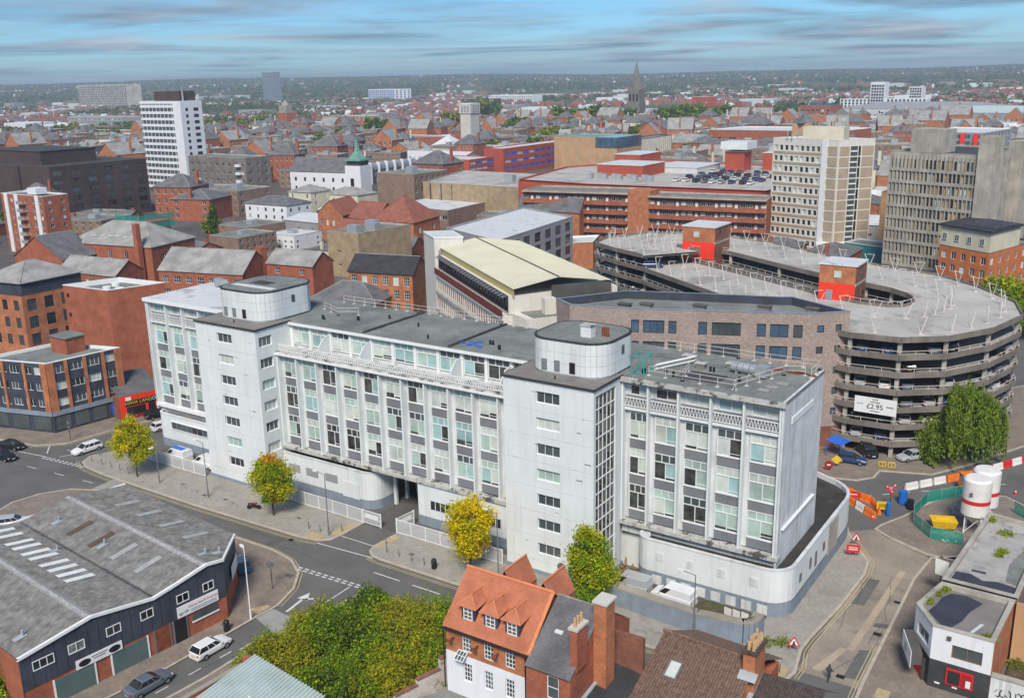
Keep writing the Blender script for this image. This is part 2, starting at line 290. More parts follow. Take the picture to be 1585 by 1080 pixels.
# ------------------------------------------------------------------ walls with real openings, windows
def edge(A, B):
    d = Vector((B[0]-A[0], B[1]-A[1])); l = d.length; d /= l; return d, Vector((d.y, -d.x)), l
def facade(mb, A, B, z0, z1, cols=(), rows=(), m=0, rd=0.2, pane=None, frame=None, mr=None):
    """wall from A to B (outside on the right hand) with recessed openings; cols/rows = (from, to) lists"""
    d, n, l = edge(A, B); mr = m if mr is None else mr
    P = lambda u, z, k=0.0: (A[0]+d.x*u-n.x*k, A[1]+d.y*u-n.y*k, z)
    zc = z0; out = []
    for (v0, v1) in sorted(rows) if cols else ():
        if v0 > zc: mb.quad(P(0, zc), P(l, zc), P(l, v0), P(0, v0), m)
        uc = 0.0
        for (u0, u1) in sorted(cols):
            mb.quad(P(uc, v0), P(u0, v0), P(u0, v1), P(uc, v1), m)
            mb.quad(P(u0, v0), P(u1, v0), P(u1, v0, rd), P(u0, v0, rd), mr); mb.quad(P(u1, v1), P(u0, v1), P(u0, v1, rd), P(u1, v1, rd), mr)
            mb.quad(P(u0, v1), P(u0, v0), P(u0, v0, rd), P(u0, v1, rd), mr); mb.quad(P(u1, v0), P(u1, v1), P(u1, v1, rd), P(u1, v0, rd), mr)
            if pane is not None:
                mb.quad(P(u0, v0, rd), P(u1, v0, rd), P(u1, v1, rd), P(u0, v1, rd), pane)
                if frame is not None:
                    e = 0.09; k = rd-0.04; um = (u0+u1)/2
                    for a, b, c, f in ((u0, u1, v0, v0+e), (u0, u1, v1-e, v1), (u0, u0+e, v0+e, v1-e), (u1-e, u1, v0+e, v1-e), (um-e/2, um+e/2, v0+e, v1-e)):
                        mb.quad(P(a, c, k), P(b, c, k), P(b, f, k), P(a, f, k), frame)
            out.append((P((u0+u1)/2, v0, rd-0.05), math.atan2(d.y, d.x), u1-u0, v1-v0)); uc = u1
        mb.quad(P(uc, v0), P(l, v0), P(l, v1), P(uc, v1), m); zc = v1
    mb.quad(P(0, zc), P(l, zc), P(l, z1), P(0, z1), m)
    return out
WM = {}
def winmesh(w, h, nx, ny, frame, pane, bar=0.07):
    k = (round(w, 2), round(h, 2), nx, ny, frame, pane)
    if k in WM: return WM[k]
    b = MB(); t = bar
    b.box(-w/2, w/2, -0.03, 0.05, 0, t); b.box(-w/2, w/2, -0.03, 0.05, h-t, h); b.box(-w/2, -w/2+t, -0.03, 0.05, t, h-t); b.box(w/2-t, w/2, -0.03, 0.05, t, h-t)
    for i in range(1, nx): x = -w/2+w*i/nx; b.box(x-t*.4, x+t*.4, -0.02, 0.05, t, h-t)
    for j in range(1, ny): z = h*j/ny; b.box(-w/2+t, w/2-t, -0.015, 0.05, z-t*.35, z+t*.35)
    b.quad((-w/2+t*.5, 0.03, t*.5), (w/2-t*.5, 0.03, t*.5), (w/2-t*.5, 0.03, h-t*.5), (-w/2+t*.5, 0.03, h-t*.5), 1)
    WM[k] = b.mesh('window', [frame, pane]); return WM[k]
GD = ['glass_dark', 'glass_dark', 'glass_mid', 'glass_mid', 'glass_pale', 'glass_dark']
def windows(parent, ops, nx=2, ny=1, frame='frame_white', panes=GD, name='window', limit=300):
    W = worldloc(parent)
    for i, (p, a, w, h) in enumerate(ops):
        link(name, winmesh(w, h, nx, ny, frame, random.choice(panes)), parent, Vector(p)-W, a)
def spread(l, n, w, m0, m1=None):
    """n openings of width w spread over length l with end margins"""
    m1 = m0 if m1 is None else m1
    if n == 1: return [(m0, m0+w)]
    st = (l-m0-m1-w)/(n-1); return [(m0+i*st, m0+i*st+w) for i in range(n)]
def levels(n, z0, dz, h): return [(z0+i*dz, z0+i*dz+h) for i in range(n)]
def inset(pts, k):
    """shrink a CCW polygon by k"""
    o = []; n = len(pts)
    for i in range(n):
        a, b, c = Vector(pts[i-1]), Vector(pts[i]), Vector(pts[(i+1) % n]); d1 = (b-a).normalized(); d2 = (c-b).normalized()
        n1 = Vector((-d1.y, d1.x)); n2 = Vector((-d2.y, d2.x)); bl = (n1+n2).normalized(); cs = max(0.35, bl.dot(n1)); o.append((b.x+bl.x*k/cs, b.y+bl.y*k/cs))
    return o
def flatroof(parent, pts, h, par, roofmat, copmat, tw=0.3):
    """roof sheet sunk behind a parapet with coping"""
    i = inset(pts, tw); MB().add([(x, y, h-par) for x, y in i], [tuple(range(len(i)))]).obj('roof', roofmat, parent)
    b = MB(); n = len(pts); o = inset(pts, -0.05)
    for k in range(n):
        q = (k+1) % n
        b.quad((*o[k], h), (*o[q], h), (*i[q], h), (*i[k], h)); b.quad((*i[q], h-par), (*i[k], h-par), (*i[k], h), (*i[q], h))
        b.quad((*o[k], h-0.12), (*o[q], h-0.12), (*o[q], h), (*o[k], h)); b.quad((*pts[k], h-0.12), (*pts[q], h-0.12), (*o[q], h-0.12), (*o[k], h-0.12))
    b.obj('parapet', copmat, parent)
OCC = []
def bld(name, label, L_, N_, R_, h, wall, roof='flat', rm='felt', front=None, right=None, cop='white_trim', par=0.5, rh=3.0, cat='building', group=None, frame='frame_white', panes=GD, nx=2, ny=1, over=0.3, z0=0.0, rd=0.2):
    """block on a four-cornered footprint: L_ left front, N_ near corner, R_ right back; front/right = (cols, rows, w, h, z0, dz)"""
    L_, N_, R_ = Vector(L_), Vector(N_), Vector(R_); Q = L_+R_-N_; pts = [tuple(L_), tuple(N_), tuple(R_), tuple(Q)]
    c = (L_+R_)/2; OCC.append((c.x, c.y, max((R_-L_).length, (Q-N_).length)/2))
    t = thing(name, label, cat, (c.x, c.y, z0), group=group)
    wb = MB(); ops = []
    wt = h-0.12 if roof == 'flat' else h
    for i, spec in enumerate((front, right, None, None)):
        A, B = pts[i], pts[(i+1) % 4]; l = (Vector(B)-Vector(A)).length
        if spec:
            nc, nr, ww, wh, wz, dz = spec[:6]; mg = spec[6] if len(spec) > 6 else max(0.6, (l-nc*ww)/(nc+1)*0.7)
            ops += facade(wb, A, B, z0, wt, spread(l, nc, ww, mg), levels(nr, z0+wz, dz, wh), rd=rd)
        else: facade(wb, A, B, z0, wt)
    if roof in ('gx', 'gy'):
        ia, ib = ((3, 0), (1, 2)) if roof == 'gx' else ((0, 1), (2, 3))
        for a, b in (ia, ib):
            A, B = Vector(pts[a]), Vector(pts[b]); M_ = (A+B)/2; wb.tri((*A, h), (*B, h), (*M_, h+rh))
    wb.obj('wall', wall, t)
    windows(t, ops, nx, ny, frame, panes)
    if roof == 'flat': flatroof(t, pts, h, par, rm, cop)
    else: pitched(t, pts, h, rh, roof, rm, over)
    return t
def pitched(t, pts, h, rh, kind, rm, over=0.3):
    p = [Vector(q) for q in pts]; e1 = (p[1]-p[0]).normalized(); e2 = (p[2]-p[1]).normalized()
    k = over; q = [p[0]-e1*k-e2*k, p[1]+e1*k-e2*k, p[2]+e1*k+e2*k, p[3]-e1*k+e2*k]; he = h-0.12; b = MB()
    V = lambda v, z: (v.x, v.y, z)
    if kind == 'gx':
        a, c = (q[0]+q[3])/2, (q[1]+q[2])/2; quads = [(q[0], q[1], c, a), (q[2], q[3], a, c)]
    elif kind == 'gy':
        a, c = (q[0]+q[1])/2, (q[2]+q[3])/2; quads = [(q[1], q[2], c, a), (q[3], q[0], a, c)]
    else:
        lx, ly = (q[1]-q[0]).length, (q[2]-q[1]).length
        if lx >= ly: a, c = (q[0]+q[3])/2+e1*ly/2, (q[1]+q[2])/2-e1*ly/2; quads = [(q[0], q[1], c, a), (q[2], q[3], a, c), (q[1], q[2], c, c), (q[3], q[0], a, a)]
        else: a, c = (q[0]+q[1])/2+e2*lx/2, (q[2]+q[3])/2-e2*lx/2; quads = [(q[1], q[2], c, a), (q[3], q[0], a, c), (q[0], q[1], a, a), (q[2], q[3], c, c)]
    for A, B, Cc, D in quads:
        b.quad(V(A, he), V(B, he), V(Cc, h+rh+.05), V(D, h+rh+.05)) if (Cc-D).length > 1e-4 else b.tri(V(A, he), V(B, he), V(Cc, h+rh+.05))
        b.quad(V(A, he-.16), V(B, he-.16), V(B, he), V(A, he))
    r = b.obj('roof', rm, t)
    rb = MB().tube(V(a, h+rh+.06), V(c, h+rh+.06), 0.13, 5)
    if kind == 'hip':
        for s_, e_ in ((q[0], a), (q[3], a if (q[1]-q[0]).length >= (q[2]-q[1]).length else c), (q[1], c if (q[1]-q[0]).length >= (q[2]-q[1]).length else a), (q[2], c)): rb.tube(V(s_, he+.04), V(e_, h+rh+.06), 0.1, 5)
    rb.obj('ridge', 'slate_pale' if 'slate' in rm else 'ridge_orange' if rm == 'tile_orange' else rm, r)
    return r
def box_part(parent, name, m, x0, x1, y0, y1, z0, z1): return MB().box(x0, x1, y0, y1, z0, z1).obj(name, m, parent)
def text_mesh(s, size, extr=0.0):
    cu = bpy.data.curves.new('lettering', 'FONT'); cu.body = s; cu.size = size; cu.align_x = 'CENTER'; cu.align_y = 'CENTER'; cu.extrude = extr
    o = bpy.data.objects.new('lettering', cu); C.objects.link(o); dg = bpy.context.evaluated_depsgraph_get()
    me = bpy.data.meshes.new_from_object(o.evaluated_get(dg)); bpy.data.objects.remove(o); bpy.data.curves.remove(cu); return me
def lettering(parent, s, size, m, loc, rot, name='lettering'):
    me = text_mesh(s, size); me.materials.clear(); me.materials.append(MT[m]); o = link(name, me, parent, Vector(loc)-worldloc(parent)); o.rotation_euler = rot; return o
def rounded(x0, x1, y0, y1, r, n=6):
    p = []
    for cx, cy, a in ((x0+r, y0+r, 180), (x1-r, y0+r, 270), (x1-r, y1-r, 0), (x0+r, y1-r, 90)):
        p += [(cx+r*math.cos(R(a+90*i/n)), cy+r*math.sin(R(a+90*i/n))) for i in range(n+1)]
    return p
# ------------------------------------------------------------------ terrain and ground
def terrain_h(x, y):
    r = math.hypot(x-58, y+85); a = math.atan2(-(x-58), y+85)
    t = min(1, max(0, (r-2200)/5200)); t = t*t*(3-2*t)
    return t*(46+24*max(0, math.sin(a*1.2-0.25))+7*math.sin(a*9+1)+4*math.sin(a*23))-0.05
b = MB(); rad = [0, 400, 900, 1500, 2200, 2800, 3500, 4300, 5200, 6200, 7200, 8500, 11000]; na = 120
vv = []
for r_ in rad:
    for i in range(na):
        a = 2*PI*i/na; x, y = 58+r_*math.sin(a), -85+r_*math.cos(a); vv.append((x, y, terrain_h(x, y) if r_ > 0 else -0.05))
b.add(vv, [(k*na+i, k*na+(i+1) % na, (k+1)*na+(i+1) % na, (k+1)*na+i)[::-1] for k in range(len(rad)-1) for i in range(na)])
struct('terrain', b, 'terrain')
struct('ground', MB().quad((-900, -120, -0.02), (200, -120, -0.02), (200, 1250, -0.02), (-900, 1250, -0.02)), 'city_ground')
struct('road', MB().quad((-150, -70, 0.0), (95, -70, 0.0), (95, 140, 0.0), (-150, 140, 0.0)), 'asphalt')
struct('side_road', MB().add([(x, y, 0.004) for x, y in ((35.2, -3), (41, -3), (40.9, 20), (41, 27), (36, 29.5), (33.6, 31.2), (31.2, 29), (33.8, 25), (35.6, 22), (35.9, 19), (35.4, 10))], [tuple(range(11))]), 'road_concrete')
def pavement(name, pts, m='paving', z=0.11, kerb=True):
    o = struct(name, MB().prism(pts, -0.01, z), m)
    if kerb:
        k = MB(); i = inset(pts, 0.28); n = len(pts); e = inset(pts, -0.02)
        for a in range(n):
            q = (a+1) % n; k.quad((*e[a], z+.012), (*e[q], z+.012), (*i[q], z+.012), (*i[a], z+.012)); k.quad((*e[a], 0.0), (*e[q], 0.0), (*e[q], z+.012), (*e[a], z+.012))
        k.obj('kerb', 'kerb', o)
    return o
pavement('pavement', [(-74.2, -4.6), (-73, -6.8), (-70.5, -7.8), (-66, -8.2), (-45, -8.3), (-26, -7.7), (-23.4, -7.2), (-22.2, -6.0), (-22, -4.0), (-22, -0.2), (-39, 2.0), (-70, 2.0), (-72, 0)])
pavement('pavement', [(-16.3, -0.2), (-16.6, -4.6), (-16.2, -5.9), (-15.2, -6.7), (-13.5, -7.0), (33.4, -6.9), (34.8, -5.8), (35.3, -3.6), (34.6, 0.4), (34.7, 3), (35.5, 10.5), (35.9, 19), (35.5, 22.3), (33.7, 24.9), (31.4, 28.8), (29.5, 34), (24, 41.5), (20, 41), (20, 1), (-14, 2)])
pavement('pavement', [(-50, -12.3), (-26.5, -12.0), (-22.6, -12.7), (-19.6, -14.5), (-17.5, -17.3), (-16.3, -20.9), (-16.5, -23.5), (-16.8, -36), (-18.8, -50), (-50, -50)], 'paving_brown')
pavement('pavement', [(-50.2, -12.6), (-50.2, -50), (-72, -50), (-66.5, -24), (-67.8, -20.7), (-67.2, -17.2), (-65, -13.9), (-61.5, -12.3)], 'paving_brown')
pavement('pavement', [(-130, -15), (-94, -8), (-85.8, -6.5), (-82.3, -3.2), (-81.4, 5), (-79.6, 11.5), (-79.6, 22), (-90, 22), (-90, 0), (-130, -8)], 'paving_brown')
pavement('pavement', [(41.6, -12), (65, -12), (65, 3), (46, 3), (45, 30), (41.2, 27), (40.6, 20.8), (40.8, 5), (40.9, -2), (41.1, -6)], 'paving_brown')
pavement('pavement', [(33.8, 31.2), (36.2, 29.6), (40.6, 27.6), (50, 27.4), (50, 47), (46, 50), (41.5, 48.4), (38, 43.2), (36, 37), (34.2, 33)], 'paving_brown')
pavement('pavement', [(23.2, 44), (28.0, 45.3), (29.8, 47.6), (29.9, 50.4), (36.4, 52.7), (40.2, 59.2), (46, 71.5), (54, 86), (60, 110), (43, 105), (20, 70), (18, 44)], 'paving_brown')
pavement('pavement', [(-8.5, -13.0), (-10.2, -14.6), (-11.0, -18.5), (-11.2, -24.2), (-12.3, -28), (-12.3, -34), (-13.6, -48), (60, -48), (60, -12.8)], 'paving_brown')
# painted markings and patches, sheets a few millimetres up
def sheet(name, quads, m, z=0.008, label=None):
    bb = MB()
    for q in quads: bb.add([(x, y, z) for x, y in q], [tuple(range(len(q)))])
    return struct(name, bb, m)
def bar(x0, y0, x1, y1, wd=0.12):
    d, n, l = edge((x0, y0), (x1, y1)); n = n*wd/2; return [(x0+n.x, y0+n.y), (x1+n.x, y1+n.y), (x1-n.x, y1-n.y), (x0-n.x, y0-n.y)]
def dashes(p, q, on, off, wd):
    d, n, l = edge(p, q); o = []; u = 0
    while u < l: v = min(l, u+on); o.append(bar(p[0]+d.x*u, p[1]+d.y*u, p[0]+d.x*v, p[1]+d.y*v, wd)); u += on+off
    return o
wl = dashes((-21.6, -13.3), (-9.0, -12.6), 0.62, 0.34, 0.2)+dashes((-21.5, -13.75), (-9.0, -13.05), 0.62, 0.34, 0.2)
wl += dashes((-80.2, -8.4), (-70.8, -7.5), 0.62, 0.34, 0.2)+dashes((-80.2, -8.85), (-70.8, -7.95), 0.62, 0.34, 0.2)
wl += dashes((-12.2, -9.6), (2, -9.5), 3.9, 1.8, 0.15)+[bar(-12.3, -13.6, -12.2, -18.2, .14), bar(-12.4, -19.3, -12.5, -24.2, .14), bar(-13.0, -25.5, -13.1, -29, .2)]
wl += [bar(-23.2, -7.6, -14.6, -7.0, .14), bar(-22.0, -4.6, -16.5, -4.6, .12)]
wl += dashes((-13.6, -29.5), (-14.9, -47), 1.4, 2.2, 0.12)+[bar(-86, -9.2, -80.3, -8.3, .16), bar(-78.2, -7.2, -76.9, -4.8, .15), bar(-80, -4.8, -76.9, -4.8, .12), bar(-84, -5.2, -81.2, -7.4, .15)]
wl += dashes((-79, -12), (-62.3, -10.5), 2.2, 4, 0.13)+dashes((30, 40.6), (46, 55), 1.2, 1.6, 0.14)
sheet('road_marking', wl, 'road_white')
sheet('road_marking', [[(-14.6, -21.2), (-14.3, -21.1), (-14.75, -18.3), (-14.25, -18.2), (-15.2, -16.9), (-15.55, -18.5), (-15.05, -18.35)], bar(-14.9, -18.4, -13.9, -17.6, .28)], 'road_white', 0.009)
yl = []
def along(pts, off, wd=0.1):
    o = []
    for a, c in zip(pts, pts[1:]):
        d, n, l = edge(a, c); o.append(bar(a[0]+n.x*off, a[1]+n.y*off, c[0]+n.x*off, c[1]+n.y*off, wd))
    return o
for k in (0.25, 0.55):
    yl += along([(-74, -6.5), (-70.4, -8.05), (-66, -8.45), (-45, -8.55), (-26, -7.95), (-23.3, -7.4)], k) + along([(-15.2, -6.95), (-13.5, -7.25), (33.4, -7.15), (35.1, -5.9)], k)
    yl += along([(31.4, 28.8), (33.7, 24.9), (35.5, 22.3), (35.9, 19), (35.5, 10.5), (34.7, 3), (34.6, 0.4), (35.3, -2.6), (35.2, -4.5)][::-1], k)
    yl += along([(41.1, -6), (40.9, -2), (40.8, 5)][::-1], k)+along([(-16.3, -20.9), (-17.5, -17.3), (-19.6, -14.5), (-22.6, -12.7), (-26.5, -12.0), (-46, -12.2)][::-1], -k)
    yl += along([(-94, -8), (-85.8, -6.5), (-82.3, -3.2), (-81.4, 5), (-79.6, 11.5)], k)+along([(40.6, 27.2), (36.2, 29.3), (33.7, 31)], k)
sheet('road_line', yl, 'road_yellow', 0.007)
struct('crossing_paving', MB().prism([(-62.6, -12.4), (-60.4, -12.4), (-60.6, -8.3), (-63.0, -8.3)], 0, 0.05), 'paving_pale')
struct('crossing_paving', MB().prism([(-16.3, -21.5), (-16.4, -23.8), (-11.2, -25.2), (-11.1, -21.9)], 0, 0.05), 'paving_pale')
sheet('tactile_paving', [[(-17.2, -21.4), (-16.6, -21.4), (-16.7, -23.2), (-18.2, -23)], [(-16.2, -1.2), (-15.2, -1.2), (-15.6, -4.8), (-16.4, -4.8)], [(-23.2, -1.5), (-22.3, -1.5), (-22.4, -5), (-23.6, -5)], [(-2.2, -5.0), (0.4, -5.0), (0.2, -6.6), (-2.4, -6.6)], [(33.0, -3), (34.5, -3.1), (34.6, -5), (33.2, -5)], [(42.4, -2), (43.6, -2), (43.6, -3.6), (42.4, -3.6)], [(-26, -5.8), (-23.6, -5.8), (-23.6, -7.2), (-26, -7.4)]], 'tactile', 0.118)
sheet('asphalt_patch', [[(-22, -0.3), (-16.4, -0.3), (-16.4, 12), (-22.6, 12)], [(-28.5, -8.4), (-27.3, -8.4), (-27.3, -11.8), (-28.6, -11.8)], [(-11, -8.2), (-9.6, -8.1), (-9.4, -7.4), (-11, -7.5)], [(-50.5, -8.8), (-49.8, -8.8), (-51.0, -12), (-51.8, -12)]], 'asphalt_patch', 0.005)
g_ = random.Random(4)
cr = []
for x0, y0, a0, n in ((38.0, -2, 1.4, 16), (36.5, 6, 1.5, 12), (39.8, 5, 1.6, 14), (37.2, 14, .3, 5), (36.2, 20, .2, 6), (-40, -9.4, .03, 14), (-28, -10.6, .02, 12), (-66, -10, .05, 9), (-13.6, -34, 1.6, 12), (-72, -12, .4, 10)):
    x, y, a = x0, y0, a0
    for i in range(n): x2, y2 = x+1.1*math.cos(a), y+1.1*math.sin(a); cr.append(bar(x, y, x2, y2, .05)); x, y = x2, y2; a = a0+g_.uniform(-.35, .35)
sheet('road_crack', cr, 'felt_dark', .0105)
sheet('road_patch', [[(38.2, 3), (38.9, 3), (39.6, 22), (38.9, 22)], [(36.3, -2), (37.2, -2), (38.3, 3), (37.6, 3)]], 'concrete_tan', 0.009)
sheet('road_patch', [[(39.3, 8.5), (40.6, 8.8), (40.6, 9.8), (39.4, 9.4)], [(36.1, 12), (37.5, 12.2), (37.6, 18.6), (36.2, 18.5)], [(39.2, -1.8), (40.6, -1.6), (40.6, 4), (39.3, 3.6)]], 'asphalt', 0.006)
for x0, y0, s in ((-53, -4.6, .5), (-43.5, -5, .5), (-30.5, -4, .4), (-11.5, -4.2, .45), (25.5, -3.6, .5), (8, -4.4, .4), (-20.5, -15.8, .7), (-47.2, -5.6, .5)):
    struct('manhole_cover', MB().box(x0, x0+s*1.6, y0, y0+s, 0.10, 0.121), 'asphalt_patch')
for x0, y0, s in ((38.6, -2.2, .6), (39.7, 7.0, .6), (40.0, 14.5, .5), (-27, -9, .6), (-65, -15, .5)):
    struct('drain_cover', MB().box(x0, x0+s*1.3, y0, y0+s, -0.01, 0.013), 'black_metal')
# ------------------------------------------------------------------ main building: long white office block with two stair towers
HB = thing('office_block', 'long white six storey office block with two stair towers and rounded rooftop drums', 'office building', (-20, 10, 0))
TOP = 23.2; YB = 19.0
ROWS = [(7.5, 10.55), (11.75, 14.8), (16.0, 19.05)]
def wall_part(name, m, quads, parent=HB):
    bb = MB()
    for q in quads: bb.box(*q)
    return bb.obj(name, m, parent)
# main body behind the facades (back walls, soffits, core)
wall_part('wall', 'white_paint', [(-70.9, 29.5, 7.1, YB, 5.2, TOP-0.35), (-39.7, 0, 4.25, 7.1, 5.6, 19.5), (-70.6, -52, 7.1, YB, 0, 5.2), (-39.6, -23.2, 7.3, YB, 0, 5.2), (-16.0, 29, 7.3, YB, 0, 5.2)])
wall_part('end_wall', 'white_weathered', [(29.5, 29.75, 6.1, YB+.1, 4.6, TOP+.02)]); wall_part('end_wall', 'white_weathered', [(-71.15, -70.9, 6.1, YB+.1, 5.2, TOP+.02)])
wall_part('end_rail', 'white_trim', [(29.75, 30.05, 7.0, 17.5, 9.0, 9.14), (29.75, 29.85, 8.5, 15.5, 20.2, 20.9)])
# roofs
b = MB(); b.box(-71.15, -51.2, 6.05, YB+.2, TOP-.35, TOP); b.obj('roof', 'roof_pale', HB)
b = MB(); b.box(-41.4, 1.6, 6.0, YB+.2, TOP-.35, TOP); b.obj('roof', 'felt', HB)
b = MB(); b.box(10.4, 29.8, 6.0, YB+.2, TOP-.35, TOP); b.obj('roof', 'felt', HB)
b = MB(); b.box(11.5, 29.95, 5.75, 6.0, TOP-.5, TOP+.03); b.obj('roof_edge', 'ledge', HB)
b = MB(); b.box(-39.7, 0, 5.8, 6.0, TOP-.38, TOP-.04); b.box(-71.3, -51.7, 5.8, 6.05, TOP-.5, TOP+.02); b.obj('roof_edge', 'white_trim', HB)
b = MB(); b.box(-51.2, -41.4, 6.4, YB+.2, TOP-.35, TOP); b.box(1.6, 10.4, 6.4, YB+.2, TOP-.35, TOP); b.obj('roof', 'felt', HB)
for x in (-26.2, -12.3): b = MB(); b.box(x-.18, x+.18, 6.3, YB, TOP, TOP+.22); b.obj('roof_kerb', 'felt_dark', HB)
b = MB(); b.box(16.8, 21.6, 8.6, 11.6, TOP, TOP+.05); b.obj('roof_patch', 'felt_dark', HB)
# stair towers
for x0, x1 in ((-51.7, -39.7), (0.0, 11.45)):
    tw = MB(); ops = []
    wx = [(4.25, 7.25)]
    ops += facade(tw, (x0, 0), (x1, 0), 0.55, TOP, wx, levels(7, 2.66, 3.01, 1.32), rd=0.28)
    if x0 < -10: ops += facade(tw, (x1, 0), (x1, 6.3), 0.55, TOP, [(0.55, 2.85)], levels(7, 2.66, 3.01, 1.38), rd=0.28)
    else: facade(tw, (x1, 0), (x1, 6.3), 0.55, TOP, [(0.5, 5.0)], [(1.4, 22.4)], rd=0.3)
    facade(tw, (x0, 7), (x0, 0), 0.55, TOP); tw.obj('stair_tower', 'white_paint', HB)
    windows(HB, ops, 3, 1, 'frame_white', ['glass_mid', 'glass_green', 'glass_dark', 'glass_mid', 'glass_pale'])
    wall_part('plinth', 'blue_grey_paint', [(x0-.04, x1+.04, -.04, 7, 0, 0.55)])
    wall_part('tower_roof', 'felt_brown', [(x0-.1, x1+.1, -.1, 6.4, TOP-.02, TOP+.12)]); wall_part('roof_edge', 'slate_black', [(x0-.16, x1+.16, -.16, -.1, TOP-.1, TOP+.16), (x1+.1, x1+.16, -.16, 6.4, TOP-.1, TOP+.16), (x0-.16, x0-.1, -.16, 6.4, TOP-.1, TOP+.16)])
    # thin proud joints between render lifts
    jb = MB()
    for i in range(0, 8): z = 1.75+3.01*i; jb.box(x0+.05, x1-.05, -.014, 0.0, z, z+.022)
    tag(jb.obj('render_joint', 'ledge', HB), kind='stuff')
    wm_ = MB(); gm = random.Random(int(x0)+90)
    for i in range(14):
        x, z = x0+.5+gm.random()*(x1-x0-1.4), 2+gm.random()*20; wm_.box(x, x+gm.choice([.06, .1, .5, .8]), -.016, 0, z, z+gm.choice([.05, .09, .03]))
    tag(wm_.obj('wall_mark', 'concrete_dark', HB), kind='stuff')
# stair glazing of the right tower
gb = MB()
for i in range(6): y = 0.5+4.5*i/5; gb.box(11.22, 11.33, y-.035, y+.035, 1.4, 22.4)
for i in range(14): z = 1.4+21*i/13; gb.box(11.23, 11.34, 0.5, 5.0, z-.05, z+.05)
gb.obj('stair_glazing', 'frame_white', HB)
for j in range(13):
    for i in range(5): MB().quad((11.25, .5+.9*i, 1.4+21*j/13), (11.25, 1.4+.9*i, 1.4+21*j/13), (11.25, 1.4+.9*i, 1.4+21*(j+1)/13), (11.25, .5+.9*i, 1.4+21*(j+1)/13)).obj('pane', random.choice(['glass_dark', 'glass_dark', 'glass_mid']), HB)
# rooftop drums clad in panels
for x0, x1, y0, y1, zt in ((-51.1, -41.1, 3.0, 13.6, 27.4), (1.25, 10.9, 2.8, 11.7, 27.2)):
    pl = rounded(x0, x1, y0, y1, 2.7, 7); z0 = TOP+.12
    core = MB().prism(inset(pl, .1), z0, zt-.05); dm = core.obj('roof_drum', 'white_weathered', HB)
    MB().prism(inset(pl, -.06), zt-.08, zt+.06).obj('drum_rim', 'slate_black', dm); MB().add([(x, y, zt+.064) for x, y in inset(pl, .25)], [tuple(range(len(pl)))]).obj('drum_roof', 'felt', dm)
    n = len(pl)
    # straight runs are cut into panels about a metre wide
    path = []
    for i in range(n):
        a, c = Vector(pl[i]), Vector(pl[(i+1) % n]); k = max(1, round((c-a).length/1.05)); path += [(a+(c-a)*(j/k)) for j in range(k)]
    hs = [z0+.15, z0+.15+(zt-z0-.3)/3, z0+.15+2*(zt-z0-.3)/3, zt-.12]
    for i in range(len(path)):
        a, c = path[i], path[(i+1) % len(path)]
        if a.y+c.y > y0+y1+6: continue
        d, nn, l = edge(a, c); a2, c2 = a+d*.015, c-d*.015; q0, q1 = a2-nn*.1, c2-nn*.1
        for za, zb in zip(hs, hs[1:]):
            pb = MB(); zb -= .025
            pb.quad((*a2, za), (*c2, za), (*c2, zb), (*a2, zb)); pb.quad((*a2, zb), (*c2, zb), (*q1, zb), (*q0, zb)); pb.quad((*a2, za), (*a2, zb), (*q0, zb), (*q0, za)); pb.quad((*c2, zb), (*c2, za), (*q1, za), (*q1, zb))
            pb.obj('panel', 'white_tile', dm)
    for u in (.25, .42, .62): x = x0+(x1-x0)*u; MB().box(x-.35, x+.35, y0-.06, y0+.06, z0+.35, z0+1.6).obj('drum_door', 'black_metal' if u > .5 else 'spandrel', dm)
    MB().box(x1-.06, x1+.06, (y0+y1)/2, (y0+y1)/2+.6, z0+2, z0+3).obj('drum_window', 'glass_mid', dm)
    if x0 > 0:
        MB().box(6.9, 8.2, 5.2, 6.3, zt+.06, zt+1.3).obj('vent_box', 'white_tile', dm); MB().box(6.8, 8.3, 5.1, 6.4, zt+1.3, zt+1.4).obj('vent_cap', 'ledge', dm)
        for k in (0, .5): MB().cyl(9.0+k, 6.6, zt+.06, zt+1.1, .2, 10).obj('flue', 'rust', dm)
    else:
        MB().box(-48.5, -45.2, 7.5, 9.5, zt+.066, zt+.1).obj('roof_patch', 'felt_dark', dm)
        MB().box(-50.0, -42, 5.5, 6.6, zt+.066, zt+.09).obj('roof_patch', 'roof_pale', dm)
